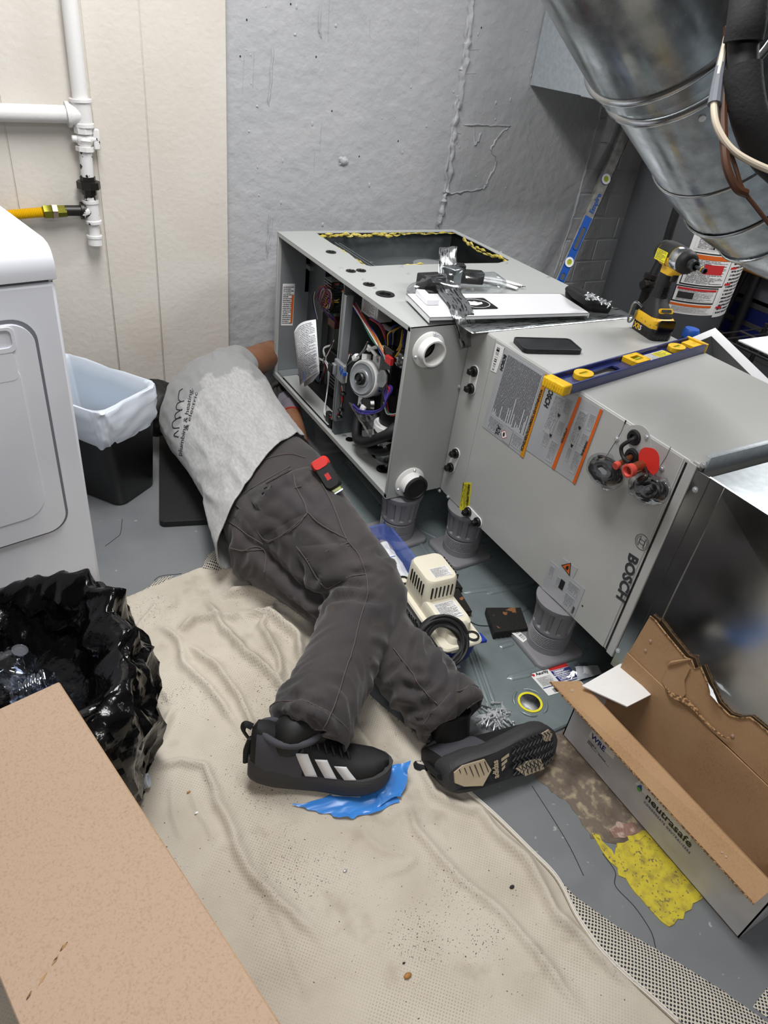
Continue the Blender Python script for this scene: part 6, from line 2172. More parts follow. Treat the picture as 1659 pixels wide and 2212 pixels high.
# tall torn far flap leaning on the duct: polygon in the plane x = const
def farflap(pix, x, m, name='torn_flap', th=.003):
    P3 = [X(px, py, x) for px, py in pix]
    MF = frame((x, 0, 0), (0, 1, 0), (0, 0, 1))
    MB(MF).prism([(q.y, q.z) for q in P3], 0, -th if False else th, None).build(name, m, nb)
farflap([(1352, 1420), (1404, 1331), (1415, 1340), (1440, 1372), (1480, 1420), (1493, 1425), (1500, 1445), (1513, 1440), (1530, 1480), (1550, 1520), (1575, 1545), (1598, 1552), (1620, 1550), (1645, 1570), (1680, 1600), (1760, 1680), (1800, 1800), (1659, 1695), (1560, 1600), (1480, 1530), (1425, 1475)], 1.1325, 'cardboard')
farflap([(1430, 1470), (1445, 1440), (1462, 1428), (1482, 1425), (1490, 1445), (1478, 1470), (1480, 1500), (1470, 1512), (1440, 1495)], 1.1285, 'cardboard', 'torn_piece')
tear = [X(px, py, 1.1265) for px, py in [(1437, 1483), (1450, 1500), (1478, 1512), (1500, 1530), (1520, 1555), (1560, 1590), (1580, 1592)]]
MB().tube(tear, [.001, .007, .006, .003, .002, .001], 6, True, 3, None, .4).build('tear', 'cardboard_edge', nb)
MB().tube([X(px, py, 1.1275) for px, py in [(1443, 1440), (1452, 1432), (1470, 1428), (1490, 1424)]], [.002, .005, .004, .002], 6, True, 4).build('torn_fibre', 'cardboard', nb)
edge2 = [X(px, py, 1.1315) for px, py in [(1404, 1331), (1415, 1340), (1440, 1372), (1480, 1420), (1493, 1425), (1500, 1445), (1513, 1440), (1530, 1480), (1550, 1520), (1575, 1545), (1598, 1552), (1620, 1550), (1645, 1570), (1680, 1600)]]
MB().tube(edge2, .0016, 5, True).build('corrugated_edge', 'cardboard_edge', nb)
for px, py in [(1405, 1385), (1394, 1405), (1582, 1590)]:
    MB().ball(X(px, py, 1.1315), .004, 6, 4, sc=(.4, 1, 1.2)).build('staple_tear', 'cardboard_light', nb)
for px, py in [(1245, 1500), (1258, 1498), (1435, 1688), (1450, 1686), (1630, 1880), (1640, 1872)]:
    t = (py - 1472) / (1952 - 1472)
    q = fo_out[0].lerp(fo_out[1], t).lerp(fo[0].lerp(fo[1], t), .45)
    MB().ball(q + Vector((0, 0, .0006)), .003, 6, 4, sc=(1.6, 1, .4)).build('staple_tear', 'cardboard_light', nb)
# side printing (reads along the box): plane x = bx0_
def side_frame(px, py, dirpx):
    a, b = X(px, py, bx0_ - .0006), X(*dirpx, bx0_ - .0006)
    return frame(a, (0, -1, (b - a).z / max(1e-6, abs((b - a).y)) * 0), None, (-1, 0, 0)), (b - a).length
q = [X(px, py, bx0_ - .0002) for px, py in [(1372, 1692), (1488, 1822), (1498, 1800), (1392, 1680)]]
st_ = slab('brand_sticker', q, 'flap_white', nb, .0005, (-1, 0, 0))
tx = (q[1] - q[0])
Mtx = frame(X(1393, 1723, bx0_ - .001), tx, None, (-1, 0, 0))
text('brand_lettering', 'neutrasafe', Mtx, 'ink', nb, .026, .0004, width=.118, label='dark brand lettering on white sticker')
Mtx2 = frame(X(1390, 1733, bx0_ - .001), tx, None, (-1, 0, 0))
text('brand_lettering', 'CONDENSATE NEUTRALIZERS', Mtx2, 'label_navy', nb, .0085, 0, spacing=1.3, width=.122)
Ml_ = frame(X(1381, 1704, bx0_ - .001), tx, None, (-1, 0, 0))
drop = [(0, .014), (.005, .006), (.0065, 0), (.004, -.0055), (0, -.007), (-.004, -.0055), (-.0065, 0), (-.005, .006)]
MB(Ml_).prism([(-.0065, 0), (-.005, .006), (0, .014), (.005, .006), (.0065, 0), (0, .003)], 0, .0004).build('drop_logo', 'ink_blue', nb)
MB(Ml_).prism([(-.0065, 0), (0, .003), (.0065, 0), (.004, -.0055), (0, -.007), (-.004, -.0055)], 0, .0004).build('drop_logo', MATS.get('leaf') or mat('leaf', '5fae3c', .5), nb)
Mw = frame(X(1278, 1582, bx0_ - .001), tx, None, (-1, 0, 0))
qw = [X(px, py, bx0_ - .0002) for px, py in [(1272, 1590), (1325, 1640), (1333, 1615), (1282, 1572)]]
slab('order_label', qw, 'flap_white', nb, .0005, (-1, 0, 0))
text('order_lettering', 'WRE', frame(X(1276, 1592, bx0_ - .001), tx, None, (-1, 0, 0)), 'label_navy', nb, .02, .0006)
text('order_lettering', 'ORDER #____\nDATE_____   INITIALS____', frame(X(1270, 1600, bx0_ - .001), tx, None, (-1, 0, 0)), 'ink', nb, .006, 0)
# crushed clear film behind the flap
film('torn_film', [X(1535, 1500, 1.118), X(1552, 1520, 1.118), X(1540, 1490, 1.13), X(1530, 1475, 1.13)], 5, 5, 'paper_white', nb, .004, 80, 2)

# ------------------------------------------------------------------ black garbage bag
def cell_noise(v):
    d_, _ = noise.voronoi(v)
    return d_[1] - d_[0]
gb = thing('garbage_bag', 'open glossy black garbage bag full of bottles by the dryer', 'garbage bag', (-.1, 1.14, 0))
bc = Vector((-.115, 1.10, 0))
nu_, rowsp = 190, [(.72, .004), (.93, .012), (1.0, .05), (1.02, .09), (1.0, .13), (.97, .17), (.93, .205), (.88, .235), (.8, .25), (.72, .235), (.66, .2), (.6, .16), (.5, .12), (.3, .1), (.05, .095)]
# resample the profile finely
pr_ = interp_path([Vector((a, 0, b)) for a, b in rowsp], 100)
vs, fs = [], []
for i, pq_ in enumerate(pr_):
    for j in range(nu_):
        a = 2 * math.pi * j / nu_
        rx, ry = .265, .265
        lump = 1 + .10 * math.sin(2 * a + .6) + .06 * math.sin(3 * a + 2)
        lump += .42 * math.exp(-(((a - 5.35 + math.pi) % (2 * math.pi) - math.pi) / .5) ** 2)
        lump *= .98
        hl = 1 + .22 * math.sin(a * 1 + 1.9) + .1 * math.sin(3 * a)
        q = Vector((bc.x + pq_.x * rx * lump * math.cos(a), bc.y + pq_.x * ry * lump * math.sin(a), max(.003, pq_.z * 1.0 * hl)))
        v5 = Vector((q.x * 7.5, q.y * 7.5, q.z * 5))
        k1_ = cell_noise(v5 + Vector((3, 1, 2))) - .35
        k2_ = cell_noise(q * 16 + Vector((8, 1, 2))) - .35
        out = Vector((math.cos(a), math.sin(a), .5)).normalized()
        s_ = min(1, i / 9) * (1 if i < 78 else .5)
        q = q - out * (.085 * (k1_ + .12) + .030 * (k2_ + .1) + .006 * (cell_noise(q * 36) - .35)) * s_
        q.z = max(q.z, .012)
        vs.append(q)
for i in range(len(pr_) - 1):
    for j in range(nu_):
        a, b = i * nu_ + j, i * nu_ + (j + 1) % nu_
        fs.append((a, b, b + nu_, a + nu_))
MB().add(vs, fs).build('bag_film', 'bag_black', gb, 30)
# clear crumpled bottles in the bag
def bottle(pa_, pb_, r_, lab, seed):
    a, b = Vector(pa_), Vector(pb_)
    ax_ = b - a
    L = ax_.length
    Mf = frame(a, ax_.orthogonal(), None, ax_)
    root = thing('plastic_bottle', lab, 'bottle', a, 'clear bottles in the garbage bag')
    rows = []
    for t in np.linspace(0, 1, 30):
        rad = r_ * (1 if t < .72 else max(.34, 1 - (t - .72) * 3.0))
        rad *= 1 - .05 * (math.sin(t * 60) > .2)
        if t < .03: rad *= .8
        ring = []
        for j in range(22):
            an = 2 * math.pi * j / 22
            k = noise.noise(Vector((math.cos(an) * 1.4 + seed, math.sin(an) * 1.4, t * 7)))
            ring.append(Vector((rad * (1 + .22 * k) * math.cos(an), rad * (1 + .22 * k) * math.sin(an), t * L)))
        rows.append(ring)
    MB(Mf).loft(rows).build('bottle_body', 'bottle_clear', root, 40)
    MB(Mf).lathe([(r_ * .42, L * .98), (r_ * .42, L * 1.06), (.0001, L * 1.06)], None, 14, False).build('bottle_cap', 'bottle_clear', root, 40)
bottle(Z(25, 1470, .17), Z(42, 1408, .25), .036, 'crumpled clear plastic bottle upright in black bag', 1)
bottle(Z(100, 1480, .2), Z(30, 1505, .19), .03, 'clear plastic bottle lying in bag above the carton', 5)
bottle(Z(70, 1482, .19), Z(120, 1462, .2), .025, 'small clear bottle with ribs at carton corner', 9)
# white ribbed cap of a bottle poking out at the bag's foot
cq = Z(305, 1690, .018)
o = MB(frame(cq, (.3, 1, 0), None, (.8, -.3, .25))).lathe([(.0001, -.012), (.012, -.012), (.013, 0), (.0145, .002), (.0145, .005), (.0125, .006), (.0125, .01), (.0145, .011), (.014, .015), (.011, .016), (.0105, .006), (.0001, .006)], None, 20, False).build('bottle_neck', 'liner_white', None, 40)
tag(o, 'white ribbed bottle neck poking out beside foot of black bag', 'bottle')
# ------------------------------------------------------------------ galvanised ducts at upper right
rd = thing('rectangular_duct', 'flat galvanised rectangular duct hung against grey wall', 'duct', (2.2, 2.25, 1.2))
MB().bb(2.04, 2.052, 2.05, 2.445, 1.2, 2.0).build('duct_face', 'galv_panel', rd, 30, .001, 1)
MB().bb(2.052, 2.5, 2.06, 2.445, 1.205, 2.0).build('duct_shell', 'galv', rd, 30, .001, 1)
MB().bb(2.032, 2.04, 2.035, 2.15, 1.197, 2.0).build('duct_seam', 'galv_panel', rd, 30, .002, 1)


def D(px, py, depth):
    return Vector(EYE + ray(px, py) * depth / FPX)


rdu = thing('round_duct', 'large round galvanised duct sloping down at upper right', 'duct', D(1625, 380, 1.4))
A_, B_, C_, E_, G_ = D(1340, -260, .98), D(1440, -20, 1.10), D(1538, 190, 1.24), D(1640, 370, 1.38), D(1800, 480, 1.46)
path = interp_path([A_, B_, C_, E_, G_], 60)
RD = .150
def seg_tube(i0, i1, r0, r1, name):
    M = MB()
    pts = path[i0:i1 + 1]
    M.tube(pts, [r0, r1], 64, False)
    return M.build(name, 'galv', rdu, 50)
L_tot = 59
seg_tube(0, 18, RD * 1.06, RD * 1.06, 'duct_section')
seg_tube(18, 34, RD, RD, 'duct_section')
seg_tube(34, 42, RD * 1.012, RD, 'elbow_gore')
seg_tube(42, 48, RD * 1.02, RD * 1.0, 'elbow_gore')
seg_tube(48, 59, RD * 1.03, RD * 1.0, 'elbow_gore')
def bead(i, r_, w=.006):
    c, t = path[i], (path[min(i + 1, 59)] - path[i - 1]).normalized()
    Mb_ = frame(c, t.orthogonal(), None, t)
    M = MB(Mb_).lathe([(r_, -w), (r_ + w * .7, -w * .6), (r_ + w, 0), (r_ + w * .7, w * .6), (r_, w)], None, 64, False)
    M.build('seam_bead', 'galv_smooth', rdu, 60)
bead(16, RD * 1.06, .007)
bead(20, RD * 1.0, .008)
bead(34, RD * 1.005, .003)
bead(42, RD * 1.015, .004)
bead(48, RD * 1.025, .004)
for px, py in [(1458, 205), (1528, 370)]:
    o = D(px, py, 1.09)
    # nearest point on duct surface toward the viewer
    k = min(range(60), key=lambda i: (path[i] - o).length)
    n_s = (o - path[k]).normalized()
    MB(frame(path[k] + n_s * RD, n_s.orthogonal(), None, n_s)).lathe([(.006, 0), (.006, .0025), (.003, .003), (.0001, .003)], None, 8, False).build('screw', 'screw_zinc', rdu)
# insulated line and cables in front of the duct
il = MB().tube([D(1625, -60, .90), D(1614, 40, .90), D(1605, 90, .91)], .0245, 18, True, 6).build('line_sleeve', 'foam_black', None)
ins_l = thing('insulated_refrigerant_line', 'black foam insulated pipe hanging in front of round duct', 'pipe', D(1608, 200, .92))
il.parent = ins_l
il.matrix_parent_inverse = Matrix.Translation(-ins_l.location)
MB().tube([D(1605, 85, .915), D(1604, 150, .92)], .0195, 16, True).build('line_sleeve', 'black_rubber', ins_l)
MB().tube([D(1605, 145, .915), D(1608, 190, .92), D(1622, 260, .93), D(1655, 330, .95), D(1720, 390, .97)], .0235, 18, True, 6).build('line_sleeve', 'foam_black', ins_l)
wc = MB().tube([D(1570, 80, .93), D(1550, 170, .93), D(1542, 228, .93), D(1552, 280, .93), D(1590, 330, .93), D(1665, 368, .93), D(1740, 390, .93)], .0045, 10, True, 8).build('white_cable', 'wire_cable', None)
tag(wc, 'white electric cable curving across the round duct', 'cable')
o = MB().tube([D(1566, 100, .932), D(1552, 165, .932), D(1543, 225, .932)], [.0055, .007, .009], 10, True, 4).build('cable_strap', 'gap_gray', None)
tag(o, 'grey metal strap clamped round the white cable', 'strap')
o = MB().tube([D(1572, 60, .935), D(1563, 200, .935), D(1563, 290, .935), D(1570, 360, .935), D(1590, 405, .94), D(1612, 418, .945)], .0058, 8, True, 6).build('brown_cable', 'brown_cable', None)
tag(o, 'thick brown cable hanging in front of round duct', 'cable')
o = MB().tube([D(1578, 330, .94), D(1590, 365, .94), D(1605, 410, .945), D(1635, 450, .95), D(1690, 520, .96)], .003, 8, True, 6).build('thin_cable', 'brown_cable', None)
tag(o, 'thin dark brown wire trailing off the brown cable', 'cable')

# ------------------------------------------------------------------ long aluminium level leaning on the wall
ll = thing('box_level', 'long silver and blue spirit level leaning on grey wall', 'spirit level', (2.12, 2.2, 0))
La, Lb = Y(1203, 600, 2.26), Y(1362, 240, 2.405)
axl = (Lb - La).normalized()
La2 = La - axl * (La.z / axl.z) if axl.z > 0 else La
wv_ = (Y(1226, 600, 2.30) - Y(1203, 600, 2.30))
Mlv = frame(La2, axl, None, Vector((-.35, -1, .2)))     # x along, y across, z towards viewer
Ltot = (Lb - La2).length + .02
if (Mlv.to_3x3() @ Vector((0, 1, 0))).x < 0: flipy = -1
else: flipy = 1
Wl = .045
def lvbox(name, u0, u1, v0, v1, w0, w1, m, bev=.001):
    return MB(Mlv).bb(u0, u1, *sorted((flipy * v0, flipy * v1)), w0, w1).build(name, m, ll, 30, bev, 1)
lvbox('level_body', 0, Ltot, 0, Wl, -.022, 0, 'level_silver')
lvbox('level_edge', 0, Ltot, Wl - .001, Wl + .0015, -.022, .001, 'black_gloss')
def lu(px, py):
    q = ray(px, py)
    n_ = Mlv.to_3x3() @ Vector((0, 0, 1))
    o_ = Mlv.translation
    t = n_.dot(o_ - Vector(EYE)) / n_.dot(Vector(q))
    return (Mlv.inverted() @ (Vector(EYE) + Vector(q) * t)).x
u1_, u2_, u3_ = lu(1222, 565), lu(1262, 475), lu(1305, 385)
ub = lu(1268, 466)
lvbox('blue_field', .02, ub, .004, Wl - .004, 0, .0012, 'level_blue')
def hslot(u0, u1):
    M = MB(Mlv).prism(rrect(u1 - u0, Wl * .45, .009, 5, (u0 + u1) / 2, flipy * Wl / 2), .0012, .0016)
    s = M.build('hand_slot', 'tank_gray', ll)
    MB(Mlv).prism(rrect(u1 - u0 + .008, Wl * .45 + .008, .012, 5, (u0 + u1) / 2, flipy * Wl / 2), .0012, .0035, None, [rrect(u1 - u0, Wl * .45, .009, 5, (u0 + u1) / 2, flipy * Wl / 2)]).build('slot_rim', 'level_blue', ll)
hslot(lu(1237, 535), lu(1256, 488))
hslot(lu(1208, 602), lu(1214, 588))
def rvial(u, m):
    Mv = Mlv @ Matrix.Translation((u, flipy * Wl / 2, .001))
    MB(Mv).prism(circ(.021, 26), 0, .004, None, [circ(.012, 20)]).build('vial_ring', m, ll)
    MB(Mv).prism(circ(.0225, 26), 0, .003, None, [circ(.020, 26)]).build('vial_ring', 'level_blue', ll)
    MB(Mv).prism(circ(.012, 20), 0, .002).build('vial', 'vial_green', ll)
rvial(lu(1223, 563), 'label_white')
rvial(lu(1305, 385), 'label_white')
Mt2 = Mlv @ Matrix.Translation((lu(1276, 460), flipy * Wl * .75 if flipy < 0 else Wl * .25, .0014))
text('brand_lettering', 'Empire', Mt2, 'ink_blue', ll, .030, .0008, width=abs(lu(1293, 418) - lu(1276, 460)))

# ------------------------------------------------------------------ water heater
TX, TY, TR = 2.80, 2.10, .275
wh = thing('water_heater', 'dark grey cylindrical water heater with white warning labels', 'water heater', (TX, TY, 0))
MB(Matrix.Translation((TX, TY, 0))).lathe([(TR - .01, .0), (TR, .02), (TR, 1.5), (TR - .02, 1.54), (.0001, 1.56)], None, 64, False).build('tank', 'tank_gray', wh, 40)
def azim(px, py):
    """azimuth (deg) and height where the pixel ray meets the tank"""
    q = ray(px, py)
    dx, dy_, ox, oy = q[0], q[1], EYE[0] - TX, EYE[1] - TY
    a, b, c = dx * dx + dy_ * dy_, 2 * (ox * dx + oy * dy_), ox * ox + oy * oy - TR * TR
    disc = b * b - 4 * a * c
    t = (-b - math.sqrt(max(0, disc))) / (2 * a)
    P_ = EYE + q * t
    return math.degrees(math.atan2(P_[1] - TY, P_[0] - TX)), P_[2]
def wrap(name, a0, a1, z0, z1, m, parent, off=.0008, n=12):
    """curved label; u from a0 (left) to a1"""
    vs, fs = [], []
    for i in range(n + 1):
        a = math.radians(lerp(a0, a1, i / n))
        for z in (z0, z1): vs.append((TX + (TR + off) * math.cos(a), TY + (TR + off) * math.sin(a), z))
    fs = [(2 * i, 2 * i + 2, 2 * i + 3, 2 * i + 1) for i in range(n)]
    me = bpy.data.meshes.new(name)
    me.from_pydata(vs, [], fs)
    u = me.uv_layers.new()
    for l in me.loops: u.data[l.index].uv = ((l.vertex_index // 2) / n, l.vertex_index % 2)
    me.shade_smooth()
    return link(name, me, m, parent)
aL, zb_ = azim(1440, 672)
aR = azim(1538, 690)[0]
zt_ = azim(1490, 470)[1]
W0 = wrap('label_sheet', aL, aL + 88, zb_, zt_ + .1, 'label_white', wh, .0006, 20)
wd_ = 88
def wl(name, f0, f1, py0, py1, m, off=.0012):
    z0, z1 = azim(1490, py0)[1], azim(1490, py1)[1]
    return wrap(name, aL + wd_ * f0, aL + wd_ * f1, z0, z1, m, W0, off)
wl('rating_print', .04, .5, 535, 480, 'print_white')
wl('barcode_print', .2, .42, 532, 524, 'barcode', .0016)
wl('warning_border', .02, .5, 616, 541, 'ink', .0012)
wl('warning_field', .03, .49, 613, 544, 'print_white', .0016)
wl('warning_band', .035, .485, 556, 546, 'label_orange', .002)
wl('flame_picture', .2, .42, 588, 566, 'label_red', .002)
wl('danger_border', .0, .46, 655, 618, 'ink', .0012)
wl('danger_field', .01, .45, 652, 621, 'print_white', .0016)
wl('danger_band', .02, .44, 627, 622, 'label_red', .002)
wl('scald_picture', .04, .2, 646, 632, 'crack_dark', .002)
wl('notice_band', .0, .45, 663, 658, 'label_orange', .0016)
wl('notice_print', .0, .45, 676, 664, 'print_white', .0012)
wl('side_print', .52, .98, 685, 490, 'print_white', .0012)
for py in (575, 612, 665): wl('side_heading', .52, .62, py, py - 5, 'label_red', .0016)
a_t = azim(1525, 550)
zc1 = azim(1520, 554)[1]
# black gas line with valve in front of the tank
gl = thing('black_gas_line', 'black iron gas line with shut-off valve before the water heater', 'pipe', (2.2, 1.85, 0))
GY_ = 1.80
MB().tube([Y(1470, 430, GY_), Y(1450, 490, GY_), Y(1432, 550, GY_), Y(1410, 596, GY_)], .016, 12, True, 5).build('gas_pipe', 'black_rubber', gl)
MB().tube([Y(1400, 620, GY_), Y(1372, 700, GY_), Y(1365, 730, GY_), Vector((Y(1365, 730, GY_).x, GY_, .002))], .02, 12, True).build('gas_pipe', 'black_iron', gl)
MB().tube([Y(1408, 592, GY_), Y(1404, 602, GY_)], .026, 8, True).build('valve_nut', 'black_iron', gl)
MB().ball(Y(1402, 612, GY_), .028, 12, 8).build('valve_body', 'black_iron', gl)
MB().tube([Y(1402, 612, GY_), Y(1388, 614, GY_ - .02)], .014, 8, True).build('valve_stem', 'black_iron', gl)
MB().tube([Y(1398, 618, GY_), Y(1396, 625, GY_)], .026, 8, True).build('valve_nut', 'black_iron', gl)

# ------------------------------------------------------------------ upturned door panel, carton and bottle behind the coil
K = Vector((1.896, 1.212, .709))
eA, eB = Vector((-.106, .04, -.061)).normalized(), Vector((-.059, -.231, -.034)).normalized()
eB = (eB - eA * eB.dot(eA)).normalized()
nU = eB.cross(eA).normalized()
if nU.z < 0: nU = -nU
dpn = thing('furnace_door_panel', 'grey furnace door tray with white rim propped behind coil cabinet', 'panel', K + eB * .3)
MK = frame(K, eA, eB)
sz = 1 if (MK.to_3x3() @ Vector((0, 0, 1))).dot(nU) > 0 else -1
LA, LB_ = .124, .30
outer = [(0, 0), (LA, 0), (LA, LB_), (0, LB_)]
def rzs(*q): return sorted((sz * q[0], sz * q[1]))
MB(MK).prism(outer, *rzs(-.002, .0), None, [[(.026, .026), (LA + 0 - .004, .026), (LA - .004, LB_ - .026), (.026, LB_ - .026)]]).build('white_rim', 'white_enamel', dpn, 30)
M = MB(MK)
dpz = -.075
M.bb(0.02, .024, .02, LB_ - .02, *rzs(dpz, -.003))
M.bb(.02, LA, .02, .024, *rzs(dpz, -.003))
M.bb(.02, LA, .02, LB_ - .02, *rzs(dpz - .003, dpz))
M.bb(LA - .006, LA - .003, .02, LB_ - .02, *rzs(dpz, -.06))
M.bb(.02, LA, LB_ - .024, LB_ - .02, *rzs(dpz, -.003))
M.build('door_tray', 'inner_gray', dpn, 30)
crt = MB().bb(1.70, 1.96, .50, 1.22, .002, .545).build('storage_carton', 'cardboard', None, 30, .003, 1)
tag(crt, 'brown carton standing behind coil cabinet under the door panel', 'carton')
bq = Z(1488, 735, .66)
bq = Y(1490, 725, 1.60)
bt_ = thing('detergent_bottle', 'dark bottle with bright blue screw cap behind coil cabinet', 'bottle', (bq.x, bq.y, 0))
Mbz = Matrix.Translation((bq.x, bq.y, 0))
hb = bq.z
MB(Mbz).lathe([(.05, .002), (.055, .02), (.055, hb - .09), (.045, hb - .04), (.025, hb - .012), (.022, hb)], None, 24, True).build('bottle_body', 'toolbox_blue', bt_, 40)
MB(Mbz).lathe([(.03, hb - .004), (.031, hb + .018), (.026, hb + .028), (.0001, hb + .030)], None, 20, False).build('screw_cap', 'level_blue', bt_, 30)
o = MB(Mbz @ Matrix.Translation((-.10, .06, 0))).lathe([(.04, .002), (.045, .02), (.045, hb - .06), (.02, hb - .01), (.0001, hb - .008)], None, 20, False).build('grey_canister', 'tank_gray', None, 40)
tag(o, 'dark grey canister left of the blue-capped bottle', 'canister')

# ------------------------------------------------------------------ far right: bench, tool cases, wire shelf
BX3 = 3.12
bn = thing('work_bench', 'wooden bench top on black steel legs at far right', 'bench', (BX3 + .3, 1.7, 0))
zt2 = X(1565, 541, BX3).z
MB().bb(BX3, BX3 + .6, .9, 2.40, zt2 - .055, zt2).build('bench_top', 'wood', bn, 30, .006, 2)
for pt, r_ in (((1645, 575), .022), ((1612, 590), .011), ((1600, 585), .012)):
    q = X(*pt, BX3 + .03)
    MB().tube([(BX3 + .03, q.y, zt2 - .05), (BX3 + .03, q.y + (.06 if r_ < .015 else 0), .001)], r_, 12, True).build('bench_leg', 'black_steel', bn)
for xx, yy in ((BX3 + .55, 1.0), (BX3 + .55, 2.3)):
    MB().tube([(xx, yy, zt2 - .05), (xx, yy, .001)], .02, 10, True).build('bench_leg', 'black_steel', bn)
q = X(1590, 545, BX3 - .03)
hd2 = thing('wooden_handle', 'wooden tool handle hanging from the bench edge', 'tool handle', q)
MB().tube([q, q + Vector((0, 0, -.1)), q + Vector((0, 0, -.2))], [.022, .024, .022], 12, True).build('handle_shaft', 'wood', hd2)
MB().tube([q + Vector((0, 0, -.2)), q + Vector((0, 0, -.206))], .0235, 12, True).build('handle_tip', 'inner_gray', hd2)
def tcase(x0, x1, y0, y1, z0, z1, lab, m='toolbox_blue'):
    r_ = thing('tool_case', lab, 'tool case', ((x0 + x1) / 2, (y0 + y1) / 2, z0), 'stacked tool cases')
    MB().bb(x0, x1, y0, y1, z0, z1).build('case_shell', m, r_, 30, .006, 2)
    for z in (z0, (z0 + z1) / 2 - .012, z1 - .024):
        MB().bb(x0 - .004, x1 + .003, y0 - .004, y1 + .004, z, z + .024).build('case_trim', 'alu_trim', r_, 30, .003, 1)
    for t in (.2, .86):
        MB().bb(x0 - .014, x0 - .002, lerp(y0, y1, t) - .02, lerp(y0, y1, t) + .02, (z0 + z1) / 2 - .03, (z0 + z1) / 2 + .04).build('case_latch', 'galv', r_, 30, .005, 2)
tcase(BX3 + .1, BX3 + .5, 1.30, 2.36, .26, .46, 'blue tool case with grey trim and latches under bench')
tcase(BX3 + .09, BX3 + .52, 1.28, 2.37, .002, .25, 'grey metal tool case on floor under the blue one', 'tank_gray')
o = MB().bb(BX3 + .12, BX3 + .5, 1.35, 2.34, .47, zt2 - .06).build('storage_bin', 'gap_gray', None, 30, .004, 1)
tag(o, 'grey storage bin filling the space under the bench top', 'bin')
ws = thing('wire_shelf', 'black wire shelf rack holding a white sheet at right edge', 'shelf', (2.75, 1.35, 0))
sx0, sx1, sy0, sy1 = 2.60, 2.95, 1.0, 1.66
sz_ = .455
for xx in (sx0, (sx0 + sx1) / 2, sx1):
    MB().tube([(xx, sy0, sz_), (xx, sy1, sz_)], .006, 6, True).build('shelf_rail', 'black_steel', ws)
for i in range(14):
    yy = lerp(sy0, sy1, i / 13)
    MB().tube([(sx0, yy, sz_), (sx1, yy, sz_)], .003, 5, True).build('shelf_wire', 'black_steel', ws)
for xx in (sx0, sx1):
    for yy in (sy0, sy1): MB().tube([(xx, yy, .002), (xx, yy, sz_ + .02)], .011, 8, True).build('shelf_post', 'black_steel', ws)
o = MB().bb(sx0 + .02, sx1 - .02, sy0 + .02, sy1 - .10, sz_ + .009, sz_ + .016).build('white_board', 'flap_white', None, 30, .002, 1)
tag(o, 'white sheet lying on the black wire shelf', 'sheet')
# ------------------------------------------------------------------ person lying on the left side, reaching under the furnace
def remesh(mb, voxel, it=4):
    me = mb.mesh('tmp', 0, False)
    o = bpy.data.objects.new('tmp', me)
    COL.objects.link(o)
    m = o.modifiers.new('r', 'REMESH')
    m.mode, m.voxel_size = 'VOXEL', voxel
    s = o.modifiers.new('s', 'SMOOTH')
    s.factor, s.iterations = .5, it
    dg = bpy.context.evaluated_depsgraph_get()
    dg.update()
    r_ = bpy.data.meshes.new_from_object(o.evaluated_get(dg))
    bpy.data.objects.remove(o)
    return r_


def vget(me):
    a = np.empty(len(me.vertices) * 3)
    me.vertices.foreach_get('co', a)
    n = np.empty(len(me.vertices) * 3)
    me.vertices.foreach_get('normal', n)
    return a.reshape(-1, 3), n.reshape(-1, 3)


def vset(me, a):
    me.vertices.foreach_set('co', a.ravel())
    me.update()


def ell(c, ax, ay, hw, hd, n=28, ex=2.3):
    out = []
    for j in range(n):
        t = 2 * math.pi * j / n
        cx, sy = math.cos(t), math.sin(t)
        out.append(Vector(c) + Vector(ax) * (hw * math.copysign(abs(cx) ** (2 / ex), cx)) + Vector(ay) * (hd * math.copysign(abs(sy) ** (2 / ex), sy)))
    return out


sp_ = Vector((-.04, 1, .05)).normalized()
eS = Vector((.75, .08, .65)).normalized()          # across the shoulders, left to right
bS = eS.cross(sp_).normalized()                    # out of the back
eH = Vector((.90, .05, .43)).normalized()          # across the hips
bH = eH.cross(sp_).normalized()
def axes(t):
    e_ = eH.lerp(eS, t).normalized()
    return e_, e_.cross(sp_).normalized()
J = dict(rhip=(.655, 1.42, .235), rknee=(.722, 1.075, .155), rank=(.420, .786, .122), lhip=(.575, 1.44, .115), lknee=(.70, 1.13, .085), lank=(.752, .705, .088))
J = {k: Vector(v) for k, v in J.items()}
person = thing('person', 'person in grey t-shirt and charcoal work trousers lying on side reaching under furnace', 'person', (.65, 1.5, 0))

# ---- body (skin): arms, neck, head, core
M = MB()
core = [((.655, 1.55, .18), .13, .08, 0), ((.65, 1.85, .19), .14, .09, .6), ((.64, 2.03, .21), .15, .09, 1), ((.63, 2.15, .22), .13, .07, 1)]
M.loft([ell(c, *axes(t), hw, hd) for c, hw, hd, t in core])
rsh, rel, rwr = Vector((.735, 2.165, .275)), Vector((.985, 2.365, .235)), Vector((1.12, 2.372, .10))
M.tube([rsh, rsh.lerp(rel, .5), rel, rel.lerp(rwr, .4), rwr], [.06, .058, .05, .045, .032], 18, True, 5)
M.ball(rsh, .062, 14, 10)
lsh, lel = Vector((.545, 2.10, .12)), Vector((.885, 1.90, .062))
lwr = Z(628, 884, .115)
M.tube([lsh, lsh.lerp(lel, .5), lel - Vector((.0, .03, 0))], [.052, .05, .046], 16, True, 4)
M.ball(lel, .047, 14, 10)
M.tube([lel, lel.lerp(lwr, .3), lel.lerp(lwr, .7), lwr + (lwr - lel) * .08], [.046, .047, .04, .032], 16, True, 4)
neck, head = Vector((.585, 2.20, .19)), Vector((.492, 2.215, .142))
M.tube([Vector((.62, 2.17, .21)), neck, head], [.062, .052, .06], 14, True, 3)
M.ball(head, .088, 18, 12, None, (1.05, .95, 1.0))
M.ball(head + Vector((.035, .07, -.045)), .022, 8, 6)             # nose
